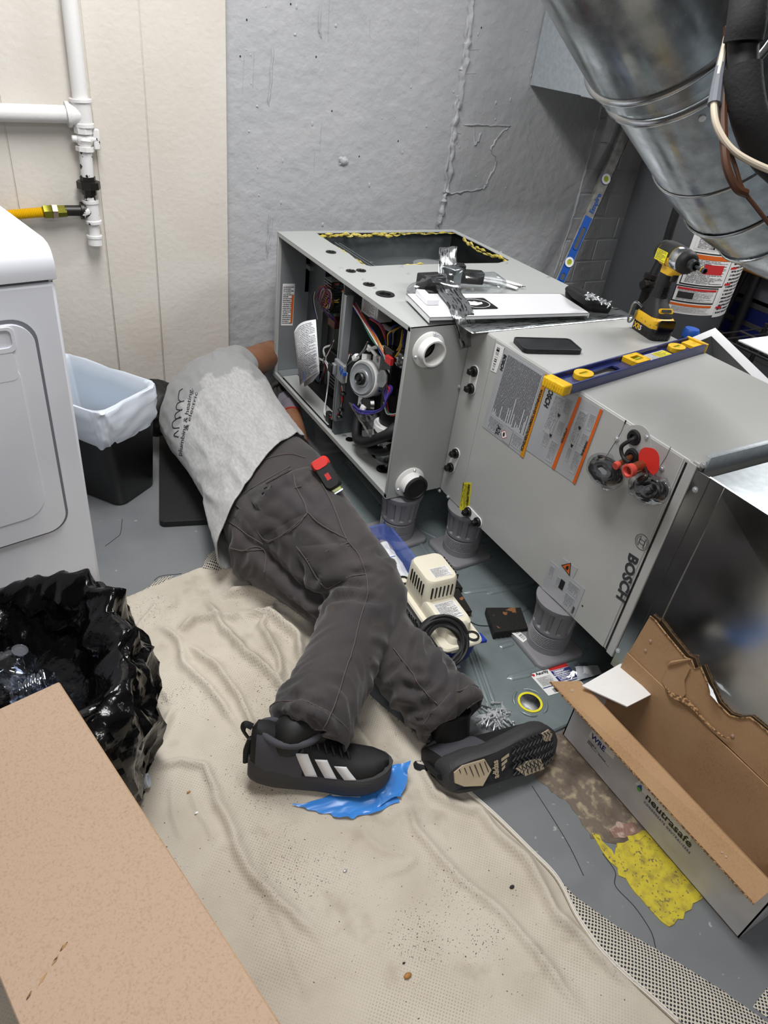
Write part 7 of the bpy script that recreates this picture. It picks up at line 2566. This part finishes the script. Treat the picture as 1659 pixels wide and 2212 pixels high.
M.ball(head + Vector((.01, -.01, .088)), .02, 8, 6, None, (1, .5, .5))   # ear
M.ball(head + Vector((.055, .045, -.06)), .04, 8, 6)              # jaw
bm_ = remesh(M, .007, 5)
a, n = vget(bm_)
a[:, 2] = np.maximum(a[:, 2], .012)
vset(bm_, a)
bm_.shade_smooth()
link('body', bm_, 'skin', person)
M = MB()
M.ball(head + Vector((-.012, -.012, .01)), .098, 20, 14, None, (1.06, .98, 1.0))
hm = remesh(M, .008, 2)
a, n = vget(hm)
a += n * (np.array([noise.noise(Vector(q * 60)) for q in a])[:, None] * .007)
keepv = a @ np.array([.45, .7, -.55]) < np.array(head) @ np.array([.45, .7, -.55]) + .035
a[~keepv] -= n[~keepv] * .02
vset(hm, a)
hm.shade_smooth()
link('hair', hm, 'hair', person)

# ---- trousers
M = MB()
pel = [((.657, 1.70, .18), .158, .108, .25), ((.657, 1.62, .18), .166, .114, .1), ((.655, 1.54, .178), .175, .124, 0), ((.648, 1.46, .17), .176, .128, 0), ((.64, 1.38, .165), .15, .11, 0)]
M.loft([ell(c, *axes(t), hw, hd) for c, hw, hd, t in pel])
rk = J['rknee']
M.tube([J['rhip'], J['rhip'].lerp(rk, .35), J['rhip'].lerp(rk, .72), rk], [.128, .118, .105, .095], 24, True, 4)
M.ball(rk, .094, 18, 12)
M.tube([rk, rk.lerp(J['rank'], .3), rk.lerp(J['rank'], .65), J['rank']], [.094, .086, .080, .080], 24, True, 4)
lk = J['lknee']
M.tube([J['lhip'], J['lhip'].lerp(lk, .5), lk], [.118, .102, .088], 24, True, 4)
M.ball(lk, .088, 18, 12)
M.tube([lk, lk.lerp(J['lank'], .35), lk.lerp(J['lank'], .7), J['lank']], [.088, .082, .077, .077], 24, True, 4)
tm = remesh(M, .0075, 6)
a, n = vget(tm)


def leg_param(a, p0, p1):
    p0, p1 = np.array(p0), np.array(p1)
    d = p1 - p0
    t = ((a - p0) @ d) / (d @ d)
    q = p0 + np.clip(t, 0, 1)[:, None] * d
    r_ = np.linalg.norm(a - q, axis=1)
    return t, r_


disp = np.zeros(len(a))
nz = lambda P_, s=0.: np.array([noise.noise(Vector(q) + Vector((s, s * .7, 0))) for q in P_])
# cross-leg wrinkles (stacking at the hems, pulled at the knee and hip)
for p0, p1, wts, sd in ((J['rhip'], rk, lambda t: .35 + .9 * np.exp(-((t - 1.0) / .22) ** 2) + .5 * np.exp(-((t - 0) / .2) ** 2), 1.3), (rk, J['rank'], lambda t: .35 + 1.3 * np.exp(-((t - .92) / .2) ** 2) + .7 * np.exp(-(t / .15) ** 2), 4.2),
                        (J['lhip'], lk, lambda t: .5 + .5 * np.exp(-((t - .1) / .2) ** 2), 6.5), (lk, J['lank'], lambda t: .5 + 1.4 * np.exp(-((t - .75) / .25) ** 2), 8.1)):
    t, r_ = leg_param(a, p0, p1)
    msk = (t > -.1) & (t < 1.1) & (r_ < .16)
    ax_ = (Vector(p1) - Vector(p0)).normalized()
    L = (Vector(p1) - Vector(p0)).length
    u1 = ax_.orthogonal().normalized()
    u2 = ax_.cross(u1)
    loc = a[msk]
    th = np.arctan2((loc - np.array(p0)) @ np.array(u2), (loc - np.array(p0)) @ np.array(u1))
    Q = np.column_stack([np.cos(th) * .9 + t[msk] * 1.2, np.sin(th) * .9, t[msk] * L * 26 + .9 * np.sin(th * 2 + sd)])
    w = wts(t[msk])
    k = nz(Q, sd)
    k2 = nz(Q * np.array([1.6, 1.6, 2.1]), sd + 3)
    ridge = (1 - np.abs(k) * 2.4) * .5 + .25 * k2
    disp[msk] = np.maximum(disp[msk], -1) * 0 + .016 * w * ridge
# long soft folds on the seat
pm = a[:, 1] > 1.36
Q = np.column_stack([a[:, 0] * 9 + a[:, 2] * 6, a[:, 1] * 5, a[:, 2] * 9])
disp += np.where(pm, .004 * nz(Q, 2.2), 0)
a = a + n * disp[:, None]
vset(tm, a)
tb_ = BVHTree.FromPolygons([v.co.copy() for v in tm.vertices], [tuple(p.vertices) for p in tm.polygons])
def crease(pix, depth, wd):
    global a
    pts = []
    for q in smoothpath([Vector((x, y, 0)) for x, y in pix], 4):
        l, nn_, i_, d_ = tb_.ray_cast(Vector(EYE), Vector(ray(q.x, q.y)).normalized())
        if l is not None: pts.append(np.array(l))
    best = np.full(len(a), 1e9)
    tq = np.zeros(len(a))
    for i in range(len(pts) - 1):
        d_ = pts[i + 1] - pts[i]
        if np.linalg.norm(d_) > .08 or d_ @ d_ < 1e-10: continue
        t = np.clip(((a - pts[i]) @ d_) / (d_ @ d_), 0, 1)
        ds = np.linalg.norm(a - pts[i] - t[:, None] * d_, axis=1)
        k_ = ds < best
        best[k_] = ds[k_]
        tq[k_] = (i + t[k_]) / (len(pts) - 1)
    tp = np.clip(np.minimum(tq, 1 - tq) * 5, .1, 1)
    prof = -np.exp(-(best / wd) ** 2) + .55 * np.exp(-((best - wd * 2.1) / (wd * 1.1)) ** 2)
    a = a + n * (depth * tp * prof)[:, None]
for pix, dp_c, wd_c in [([(548, 1170), (590, 1215), (640, 1265), (690, 1290), (720, 1275)], .020, .014), ([(640, 1195), (655, 1250), (690, 1300), (700, 1330)], .014, .013),
                        ([(690, 1268), (740, 1262), (800, 1270)], .010, .010), ([(700, 1300), (760, 1290), (830, 1300)], .009, .010), ([(715, 1250), (770, 1238), (810, 1230)], .007, .009),
                        ([(610, 1500), (660, 1510), (730, 1545)], .010, .010), ([(620, 1530), (660, 1545), (690, 1570)], .009, .009), ([(640, 1480), (700, 1500), (740, 1520)], .007, .010),
                        ([(560, 1100), (610, 1130), (640, 1180)], .006, .012), ([(520, 1050), (545, 1085), (560, 1120)], .006, .012), ([(500, 1110), (530, 1160), (560, 1185)], .008, .012),
                        ([(870, 1440), (900, 1455), (930, 1450)], .008, .009), ([(860, 1475), (900, 1490), (950, 1480)], .010, .010), ([(885, 1510), (930, 1515), (970, 1490)], .010, .010), ([(890, 1545), (930, 1535), (985, 1510)], .010, .009),
                        ([(655, 1120), (700, 1150), (745, 1195)], .005, .010), ([(600, 1040), (640, 1060), (680, 1100)], .005, .012), ([(590, 1250), (640, 1300), (680, 1330)], .008, .012)]:
    crease(pix, dp_c, wd_c)
a[:, 2] = np.maximum(a[:, 2], .014)
vset(tm, a)
bmt = bmesh.new()
bmt.from_mesh(tm)
for p0, p1 in ((rk, J['rank']), (lk, J['lank'])):
    ax_ = (p1 - p0).normalized()
    gs = [f for f in bmt.faces if (f.calc_center_median() - p1).dot(ax_) > -.03 and (f.calc_center_median() - p1).length < .15]
    gg = list({v for f in gs for v in f.verts}) + list({e for f in gs for e in f.edges}) + gs
    bmesh.ops.bisect_plane(bmt, geom=gg, plane_co=p1 - ax_ * .004, plane_no=(ax_ + Vector((.0, .0, -.25))).normalized(), clear_outer=True)
bmt.to_mesh(tm)
bmt.free()
tm.shade_smooth()
tro = link('trousers', tm, 'trouser', person)
so = tro.modifiers.new('solid', 'SOLIDIFY')
so.thickness, so.offset = .003, -1

# ---- shirt
M = MB()
shr = [((.600, 1.36, .145), .180, .134, 0), ((.622, 1.46, .16), .186, .140, 0), ((.640, 1.56, .174), .186, .136, .05), ((.652, 1.68, .18), .176, .122, .3), ((.65, 1.85, .19), .182, .126, .7), ((.642, 2.0, .208), .198, .128, 1), ((.634, 2.12, .218), .19, .112, 1), ((.622, 2.20, .216), .13, .085, 1), ((.61, 2.225, .21), .075, .06, 1)]
M.loft([ell(c, *axes(t), hw, hd) for c, hw, hd, t in shr])
M.tube([Vector((.69, 2.10, .26)), rsh + Vector((-.01, -.01, 0)), rsh.lerp(rel, .18), rsh.lerp(rel, .36)], [.09, .088, .08, .076], 22, True, 4)
M.tube([Vector((.60, 2.08, .17)), lsh, lsh + Vector((.05, -.05, -.03))], [.09, .075, .07], 18, True, 4)
sm_ = remesh(M, .0085, 6)
a, n = vget(sm_)
Q = np.column_stack([a[:, 0] * 16 + a[:, 2] * 10, a[:, 1] * 5.5, a[:, 2] * 14 - a[:, 0] * 8])
k = nz(Q, 1.1)
fold = (1 - np.abs(k) * 2.6) * .5
wt = .4 + .9 * np.exp(-((a[:, 1] - 1.62) / .16) ** 2) + .7 * np.exp(-((a[:, 1] - 2.1) / .1) ** 2) * (a[:, 0] > .66)
a = a + n * (fold * wt * .012 + .002 * nz(a * 40, 4))[:, None]
a[:, 2] = np.maximum(a[:, 2], .024)
vset(sm_, a)
bmt = bmesh.new()
bmt.from_mesh(sm_)
cut = []
axr = (rel - rsh).normalized()
hp0, hpn = Vector((.80, 1.665, 0)), Vector((.72, -1, 0)).normalized()
bmesh.ops.bisect_plane(bmt, geom=bmt.verts[:] + bmt.edges[:] + bmt.faces[:], plane_co=hp0, plane_no=hpn, clear_outer=True)
sc0 = rsh.lerp(rel, .20)
gs = [f for f in bmt.faces if (f.calc_center_median() - sc0).dot(axr) > -.03 and (f.calc_center_median() - rel).length < .30]
gg = list({v for f in gs for v in f.verts}) + list({e for f in gs for e in f.edges}) + gs
bmesh.ops.bisect_plane(bmt, geom=gg, plane_co=sc0, plane_no=axr, clear_outer=True)
for v in bmt.verts:
    c = v.co
    if False: cut.append(v)
    elif False: cut.append(v)
bmesh.ops.delete(bmt, geom=cut, context='VERTS')
bmt.to_mesh(sm_)
bmt.free()
sm_.shade_smooth()
shirt = link('t_shirt', sm_, 'shirt_heather', person)
so = shirt.modifiers.new('solid', 'SOLIDIFY')
so.thickness, so.offset = .0035, -1
# belt
bt2 = [Vector(q) for q in ell((.657, 1.668, .18), *axes(.2), .166, .116, 48)]
bt3 = [Vector(q) for q in ell((.657, 1.636, .18), *axes(.15), .170, .119, 48)]
MB().loft([bt3, bt2, [q.lerp(Vector((.657, 1.665, .18)), .05) for q in bt2], [q.lerp(Vector((.657, 1.64, .18)), .05) for q in bt3], bt3], False).build('belt', 'trouser_dark', person, 50)

# ---- surface lookup for seams, pockets and shirt lettering
def bvh_of(me):
    return BVHTree.FromPolygons([v.co.copy() for v in me.vertices], [tuple(p.vertices) for p in me.polygons])
bvT, bvS = bvh_of(tm), bvh_of(sm_)
def hit(bv, px, py):
    q = Vector(ray(px, py)).normalized()
    loc, nn, i, dd_ = bv.ray_cast(Vector(EYE), q)
    if loc is None: return None, None
    if nn.dot(q) > 0: nn = -nn
    return loc, nn
def seam_on(bv, pix, m='trouser_seam', r_=.0012, off=.0030, k=5, par=None, name='seam'):
    pp = [(q.x, q.y) for q in smoothpath([Vector((x, y, 0)) for x, y in pix], k)]
    run = []
    def flush():
        if len(run) > 2: MB().tube(run, r_, 5, True).build(name, m, par)
    for x, y in pp:
        l, nn = hit(bv, x, y)
        if l is None or (run and (l - run[-1]).length > .04):
            flush()
            run = [] if l is None else [l + nn * off]
        else: run.append(l + nn * off)
    flush()
def patch_on(bv, quad_, m, par, name, nu=12, nv=12, off=.0045, poly=None):
    """cloth patch over a quad of pixels (bilinear), following the surface"""
    vs, ok = [], []
    for j in range(nv + 1):
        for i in range(nu + 1):
            u, v = i / nu, j / nv
            x = (quad_[0][0] * (1 - u) + quad_[1][0] * u) * (1 - v) + (quad_[3][0] * (1 - u) + quad_[2][0] * u) * v
            y = (quad_[0][1] * (1 - u) + quad_[1][1] * u) * (1 - v) + (quad_[3][1] * (1 - u) + quad_[2][1] * u) * v
            l, nn = hit(bv, x, y)
            ok.append(l is not None)
            vs.append(l + nn * (off if 0 < i < nu and 0 < j < nv else 0.0) if l is not None else Vector((0, 0, 0)))
    fs = []
    for j in range(nv):
        for i in range(nu):
            q = (j * (nu + 1) + i, j * (nu + 1) + i + 1, (j + 1) * (nu + 1) + i + 1, (j + 1) * (nu + 1) + i)
            if all(ok[t] for t in q) and max((vs[q[0]] - vs[t]).length for t in q) < .06: fs.append(q)
    me = bpy.data.meshes.new(name)
    used_ = sorted({t for q in fs for t in q})
    mp = {t: i for i, t in enumerate(used_)}
    me.from_pydata([vs[t] for t in used_], [], [tuple(mp[t] for t in q) for q in fs])
    me.shade_smooth()
    return link(name, me, m, par)
TP = tro
patch_on(bvT, [(500, 1082), (628, 1006), (660, 1108), (560, 1160)], 'trouser', TP, 'back_pocket', 16, 14)
seam_on(bvT, [(502, 1083), (560, 1046), (628, 1008)], par=TP)
seam_on(bvT, [(504, 1090), (562, 1053), (630, 1015)], par=TP)
seam_on(bvT, [(628, 1008), (640, 1050), (661, 1098), (655, 1120), (580, 1168), (540, 1118), (502, 1083)], par=TP)
seam_on(bvT, [(528, 1112), (600, 1070), (650, 1050)], par=TP)
# waist yoke seam, seat seam, side seams
seam_on(bvT, [(478, 1095), (500, 1055), (560, 1000), (620, 982), (660, 990)], par=TP)
seam_on(bvT, [(480, 1080), (490, 1120), (530, 1150), (570, 1175)], par=TP)
seam_on(bvT, [(655, 1000), (690, 1040), (720, 1095), (745, 1160), (775, 1200), (792, 1250), (792, 1290), (775, 1345), (762, 1400), (745, 1450), (730, 1500), (712, 1545), (695, 1580)], par=TP)
seam_on(bvT, [(662, 1105), (690, 1130), (730, 1155), (748, 1165)], par=TP)
seam_on(bvT, [(580, 1172), (640, 1138), (662, 1110)], par=TP)
# tool pocket on the thigh
patch_on(bvT, [(642, 1180), (752, 1172), (790, 1240), (705, 1270)], 'trouser', TP, 'tool_pocket', 14, 12, .005)
seam_on(bvT, [(642, 1180), (660, 1205), (705, 1270), (745, 1250), (790, 1242)], par=TP)
seam_on(bvT, [(662, 1208), (710, 1190), (752, 1172)], par=TP)
seam_on(bvT, [(664, 1213), (712, 1195), (754, 1178)], par=TP)
# lower leg seams, hems
seam_on(bvT, [(520, 1190), (570, 1185), (572, 1250)], par=TP)
seam_on(bvT, [(475, 1150), (490, 1180), (540, 1190), (570, 1186)], par=TP)
seam_on(bvT, [(850, 1400), (880, 1440), (915, 1490), (945, 1520)], par=TP)
for p1, p0 in ((J['rank'], rk), (J['lank'], lk)):
    ax_ = (p1 - p0).normalized()
    u1 = ax_.orthogonal().normalized()
    u2 = ax_.cross(u1)
    for back in (.022,):
        pts = []
        c = p1 - ax_ * back
        for k_ in range(37):
            t = 2 * math.pi * k_ / 36
            d_ = u1 * math.cos(t) + u2 * math.sin(t)
            l, nn, i_, dd_ = bvT.ray_cast(c + d_ * .16, -d_)
            if l is not None and (l - c).length < .12: pts.append(l + d_ * .0008)
        if len(pts) > 6: MB().tube(pts, .0012, 5, True).build('hem_seam', 'trouser_seam', TP)
# belt loop
lp, nn = hit(bvT, 585, 975)
for px, py in ((583, 968), (505, 1035)):
    lp, nn = hit(bvT, px, py)
    if lp is not None:
        MB(frame(lp + nn * .004, Vector((.1, -1, 0)), None, nn)).box((0, 0, 0), (.05, .016, .004)).build('belt_loop', 'trouser', TP, 30, .0015, 1)
# shirt lettering on the upper back, reading upwards along the back
def text_on(bv, body, pa_, pb_, hgt, m, par, shear=0.0, spacing=1.0):
    """text with its baseline from pixel pa to pb and letter height hgt (pixels) to the left"""
    me = text_mesh(body, 1.0, 0.004, shear, spacing)
    bmq = bmesh.new()
    bmq.from_mesh(me)
    bmesh.ops.subdivide_edges(bmq, edges=[e for e in bmq.edges if e.calc_length() > .25], cuts=1)
    bmq.to_mesh(me)
    bmq.free()
    xs = [v.co.x for v in me.vertices]
    x0, x1 = min(xs), max(xs)
    A2, B2 = np.array(pa_, float), np.array(pb_, float)
    d_ = B2 - A2
    L = np.linalg.norm(d_)
    nrm = np.array([d_[1], -d_[0]]) / L
    okv = True
    for v in me.vertices:
        p = A2 + d_ * (v.co.x - x0) / (x1 - x0) + nrm * v.co.y * hgt
        l, nn = hit(bv, *p)
        if l is None:
            v.co = Vector((.6, 1.9, .1))
        else: v.co = l + nn * .0012
    return link('shirt_lettering', me, m, par)
mat('shirt_print', '2c2e33', 0.7)
text_on(bvS, 'plumbing & heating.', (392, 985), (417, 840), 12, 'shirt_print', shirt)
text_on(bvS, '& electric', (406, 930), (428, 848), 10, 'shirt_print', shirt)
for stroke in ([(395, 840), (388, 846), (386, 862), (392, 868)], [(398, 866), (384, 872), (382, 884), (394, 886)], [(394, 884), (380, 894), (380, 904), (392, 902)], [(390, 900), (374, 912), (375, 924), (388, 924)], [(386, 930), (376, 940), (386, 944)], [(372, 948), (388, 952)], [(372, 958), (388, 964)], [(374, 972), (392, 980)]):
    seam_on(bvS, stroke, 'shirt_print', .0018, .0006, 5, shirt, 'shirt_lettering')

# ---- left glove gripping under the furnace edge
gl_ = MB()
hc = Z(606, 858, .125)
wd = (lwr - lel).normalized()
gl_.tube([lwr - wd * .035, lwr - wd * .01, lwr + wd * .03], [.036, .037, .036], 18, True, 4)
gl_.loft([ell(lwr + (hc - lwr) * t, Vector((.9, .2, .35)).normalized(), Vector((-.3, -.2, .93)).normalized(), w_, d2) for t, w_, d2 in ((.1, .036, .026), (.55, .044, .026), (1.0, .044, .022))])
kn_ = remesh(gl_, .005, 4)
kn_.shade_smooth()
link('glove', kn_, 'glove_knit', person)
MB().tube([lwr - wd * .036, lwr - wd * .030], .0385, 20, True).build('glove_cuff', 'glove_cuff', person)
fb = hc
M = MB()
across = Vector((.9, .25, .2)).normalized()
fdir = (hc - lwr).normalized()
for i, (o_, L) in enumerate(((-.033, .062), (-.011, .07), (.011, .068), (.033, .056))):
    b0_ = hc + across * o_
    p1 = b0_ + fdir * L * .45 + Vector((0, 0, .012))
    p2 = p1 + fdir * L * .25 + Vector((.012, .0, .022))
    p3 = p2 + Vector((.02, 0, .010))
    fm = MB().tube([b0_ - fdir * .012, p1, p2, p3], [.0125, .0125, .011, .0095], 10, True, 4)
    fm.ball(p3, .0098, 8, 6)
    fm.build('glove_finger', 'glove_rubber', person, 60)
tb0 = lwr.lerp(hc, .45) - across * .036
MB().tube([tb0, tb0 - across * .02 + fdir * .022, tb0 - across * .014 + fdir * .05 + Vector((0, 0, .01))], [.015, .014, .010], 10, True, 4).build('glove_thumb', 'glove_rubber', person, 60)
MB().loft([ell(hc + fdir * t, across, Vector((-.3, -.2, .93)).normalized(), w_, .021) for t, w_ in ((-.03, .036), (-.01, .046), (.012, .045))]).build('glove_palm', 'glove_rubber', person, 60)

# ---- shoes
SW = [(0, .018), (.006, .027), (.02, .034), (.05, .0385), (.10, .0375), (.15, .0415), (.20, .0495), (.235, .0495), (.265, .042), (.285, .028), (.296, .010), (.298, .0)]
def sw(x): return float(np.interp(x, [q[0] for q in SW], [q[1] for q in SW]))
def spring(x): return .022 * max(0, (x - .19) / .105) ** 2 + .026 * max(0, (.12 - x) / .12) ** 1.7
def shoe(Ms, right, ankle):
    s = -1 if right else 1           # lateral side in local y
    xs = np.concatenate([np.linspace(0, .02, 5), np.linspace(.035, .27, 14), np.linspace(.28, .298, 6)])
    out = [(x, sw(x) * (1.06 if False else 1)) for x in xs] + [(x, -sw(x)) for x in xs[::-1]]
    def skew(x): return -s * .010 * math.sin(min(1, max(0, x / .3)) * math.pi) + -s * -.0
    rings = []
    for z, k in ((.0, .90), (.004, .98), (.016, 1.06), (.022, 1.03), (.030, 1.06), (.040, 1.03), (.046, .95)):
        rings.append([Vector((lerp(.149, x, .985 if k < .95 else 1), y * k + skew(x), z * (1 if x > .08 else 1.12) + spring(x))) for x, y in out])
    parts = {}
    midsole = MB(Ms).loft(rings, True).build('shoe', 'shoe_sole', person, 50)
    midsole['label'] = 'black high-top trainer with white side stripes' if right else 'black high-top trainer with patterned sole turned up'
    # upper
    Mso = Ms
    Ms = Ms @ Matrix.Translation((0, 0, .012))
    st = [(.004, .022, .088), (.015, .030, .112), (.035, .0355, .118), (.06, .037, .112), (.085, .037, .108), (.11, .0375, .104), (.14, .039, .092), (.17, .042, .080), (.20, .044, .070), (.23, .0435, .062), (.255, .038, .055), (.275, .026, .046), (.288, .010, .036)]
    ur = []
    for x, w_, h_ in st:
        ring = []
        zb2 = .024 + spring(x)
        for t in np.linspace(0, math.pi, 17):
            cy, sz2 = math.cos(t), math.sin(t)
            e_ = 2 / 2.7
            ring.append(Vector((x, w_ * math.copysign(abs(cy) ** e_, cy) * (1 if sz2 < .5 else (1 - .12 * (sz2 - .5))) + skew(x), zb2 + (h_ - .024 + (spring(x) * .6)) * sz2 ** e_)))
        ur.append(ring)
    up_ = MB(Ms).loft(ur, True).build('upper', 'shoe_black', midsole, 60)
    gz = [[q + Vector((0, 0, .0008)) + (Vector((0, math.copysign(.0012, q.y - skew(q.x)), 0))) for q in r_] for r_ in ur[1:6]]
    MB(Ms).loft([[q for q in r_[0:6]] for r_ in gz], False, False).build('ankle_panel', 'shoe_gray', midsole, 60)
    MB(Ms).loft([[q for q in r_[11:17]] for r_ in gz], False, False).build('ankle_panel', 'shoe_gray', midsole, 60)
    # collar ring, sock, pull loop
    col = [Vector((.078 + .058 * math.cos(t), .033 * math.sin(t) + skew(.05), .116 + .016 * (math.cos(t) ** 2) * (1 if math.cos(t) < 0 else .3))) for t in np.linspace(0, 2 * math.pi, 30)]
    MB(Ms).tube(col, .0075, 8, False).build('collar', 'shoe_gray', midsole, 60)
    lnk = Ms.inverted() @ Vector(ankle)
    MB(Ms).tube([Vector((.076, skew(.05), .09)), Vector((.08, skew(.05), .115)), Vector((.08, skew(.05), .12)).lerp(lnk, .6), lnk], [.036, .038, .045, .05], 18, True, 3).build('sock', 'pitch', midsole, 60)
    MB(Ms).tube([Vector((-.002, .006, .095)), Vector((-.014, .006, .118)), Vector((-.010, .006, .134)), Vector((.004, .006, .128))], .0035, 6, True, 5, None, 2.2).build('pull_loop', 'shoe_black', midsole, 60)
    MB(Ms).tube([Vector((-.002, 0, .04)), Vector((-.0005, 0, .075)), Vector((.004, 0, .105))], [.012, .014, .01], 10, True, 3, None, .5).build('heel_tab', 'shoe_black', midsole, 60)
    # laces and tongue
    for i in range(6):
        x = .118 + i * .0165
        hgt = np.interp(x, [q[0] for q in st], [q[2] for q in st]) + .006
        w_ = .02
        MB(Ms).tube([Vector((x + .006, -w_ + skew(x), hgt - .012)), Vector((x, -.008 + skew(x), hgt)), Vector((x - .002, .008 + skew(x), hgt)), Vector((x + .006, w_ + skew(x), hgt - .012))], .0034, 6, True, 4).build('lace', 'pitch', midsole, 60)
    # three stripes on the side, slanting forward-down
    for sd_ in (s,):
        for i in range(3):
            xa = .098 + i * .040
            b_lo, b_hi = xa + .018, xa - .010
            vs = []
            for j in range(9):
                t = j / 8
                zc = lerp(.036, .092 - i * .012, t)
                xm = lerp(b_lo, b_hi + .004, t) + .014
                for xe in (xm - .0125, xm + .0125):
                    w_ = np.interp(xe, [q[0] for q in st], [q[1] for q in st])
                    hh = np.interp(xe, [q[0] for q in st], [q[2] for q in st])
                    zz = zc + spring(xe)
                    f_ = max(0, min(1, (zz - .024) / (hh - .0)))
                    sz2 = min(.995, f_ ** (2.7 / 2))
                    cy = math.sqrt(max(0, 1 - sz2 * sz2))
                    yy = w_ * cy ** (2 / 2.7) * (1 if sz2 < .5 else (1 - .12 * (sz2 - .5)))
                    vs.append(Vector((xe, sd_ * (yy + .0018) + skew(xe), zz)))
            fs = [(2 * j, 2 * j + 1, 2 * j + 3, 2 * j + 2) for j in range(8)]
            o = MB(Ms).add(vs, fs).build('stripe', 'shoe_white', midsole, 60)
            so_ = o.modifiers.new('solid', 'SOLIDIFY')
            so_.thickness, so_.offset = .0015, 0
    Ms = Mso
    # outsole: beige pads, zig-zag lugs, lettering
    def on_sole(poly, z0, z1, m, name):
        vs, fs = [], []
        n_ = len(poly)
        for zz in (z0, z1):
            for x, y in poly: vs.append(Vector((x, y + skew(x), spring(x) - zz)))
        fs = [tuple(range(n_)), tuple(reversed(range(n_, 2 * n_)))] + [(i, i + n_, (i + 1) % n_ + n_, (i + 1) % n_) for i in range(n_)]
        return MB(Ms).add(vs, fs).build(name, m, midsole, 0)
    heel = [(.012, -.02), (.03, -.031), (.078, -.030), (.092, 0.0), (.07, .030), (.03, .018), (.012, .004)]
    heel = [(x, -s * -y * 1.0) for x, y in heel]
    on_sole([(x, y * .95) for x, y in heel], -.001, .0022, 'sole_beige', 'heel_pad')
    on_sole([(.155, s * .02), (.178, s * .044), (.235, s * .045), (.225, s * .018), (.19, s * .012)], -.001, .0022, 'sole_beige', 'ball_pad')
    on_sole([(.240, -s * .018), (.232, -s * .038), (.258, -s * .040), (.272, -s * .028), (.262, -s * .012)], -.001, .0022, 'sole_beige', 'toe_pad')
    # grooves across pads
    for i in range(6):
        x = .022 + i * .011
        MB(Ms).tube([Vector((x, -.024 + skew(x), spring(x) - .0022)), Vector((x + .014, .020 + skew(x), spring(x) - .0022))], .0013, 4, True).build('tread_groove', 'shoe_sole', midsole)
    for i in range(5):
        x = .17 + i * .011
        MB(Ms).tube([Vector((x, s * .016 + skew(x), spring(x) - .0022)), Vector((x + .006, s * .042 + skew(x), spring(x) - .0022))], .0012, 4, True).build('tread_groove', 'shoe_sole', midsole)
    for i in range(11):
        x = .150 + i * .0115
        w_ = sw(x) * .8
        pts = []
        for k_ in range(9):
            y = lerp(-w_, w_, k_ / 8)
            xx = x + (.008 if k_ % 2 else -.002)
            pts.append(Vector((xx, y + skew(xx), spring(xx) - .001)))
        MB(Ms).tube(pts, .0019, 5, True).build('tread_lug', 'shoe_sole', midsole)
    Ml3 = Ms @ frame((.108, s * .022 + skew(.11), -.0022), (0, -s, 0), None, (0, 0, -1))
    text('sole_lettering', 'adidas', Ml3, 'sole_beige', midsole, .021, .0006, width=.040)
    for i in range(3):
        a0 = .116 + .0
        MB(Ms).add([Vector((.117, s * (.012 - i * .011) + skew(.12), -.0022)), Vector((.117, s * (.005 - i * .011) + skew(.12), -.0022)), Vector((.126 + i * .006, s * (-.001 - i * .011) + skew(.12), -.0022)), Vector((.126 + i * .006, s * (.006 - i * .011) + skew(.12), -.0022))], [(0, 1, 2, 3)]).build('sole_logo', 'sole_beige', midsole)
    return midsole
hr = Vector((.306, .812, .010))
shoe(frame(hr, Vector((.27, -.137, -.004)), None, (.05, .12, 1)), True, J['rank'] - (J['rank'] - rk).normalized() * .03)
hl = Vector((.662, .576, .074))
tl = Vector((.995, -.03, -.045)).normalized()
shoe(frame(hl, tl, None, (.08, .82, -.45)), False, J['lank'] - (J['lank'] - lk).normalized() * .03)

# ---- tape measure clipped at the right hip
lt, nn = hit(bvT, 690, 1035)
if lt is None: lt, nn = Vector((.80, 1.53, .2)), Vector((.5, .3, .8))
tmz = thing('tape_measure', 'red and black tape measure clipped at the hip pocket', 'tape measure', lt)
dpt = Vector(CR[:, 2])
tc_w = D(708, 1028, (lt - Vector(EYE)).dot(dpt) - .005)
uxx = (D(735, 1062, 1.7) - D(700, 1005, 1.7)).normalized()
Mtm = frame(tc_w, uxx, None, -dpt)
def rzt(w, d2, r_, z): return [Vector((q[0], q[1], z)) for q in rrect(w, d2, r_, 5)]
MB(Mtm).loft([rzt(.07, .040, .010, -.03), rzt(.076, .046, .012, -.022), rzt(.076, .046, .012, .008), rzt(.066, .036, .012, .016)]).build('tape_case', 'black_rubber', tmz, 40)
MB(Mtm @ Matrix.Translation((-.036, 0, 0))).loft([rzt(.026, .042, .010, -.031), rzt(.030, .049, .012, -.022), rzt(.030, .049, .012, .009), rzt(.024, .038, .010, .018)]).build('tape_bumper', 'red_plastic', tmz, 40)
MB(Mtm).bb(.036, .048, -.014, .014, -.02, .004).build('tape_mouth', 'vial_green', tmz, 30, .003, 2)
MB(Mtm).bb(.046, .052, -.017, .017, -.02, .006).build('tape_hook', 'galv', tmz, 30, .001, 1)
MB(Mtm).bb(-.006, .012, -.006, .006, .0155, .0168).build('case_badge', 'label_red', tmz)
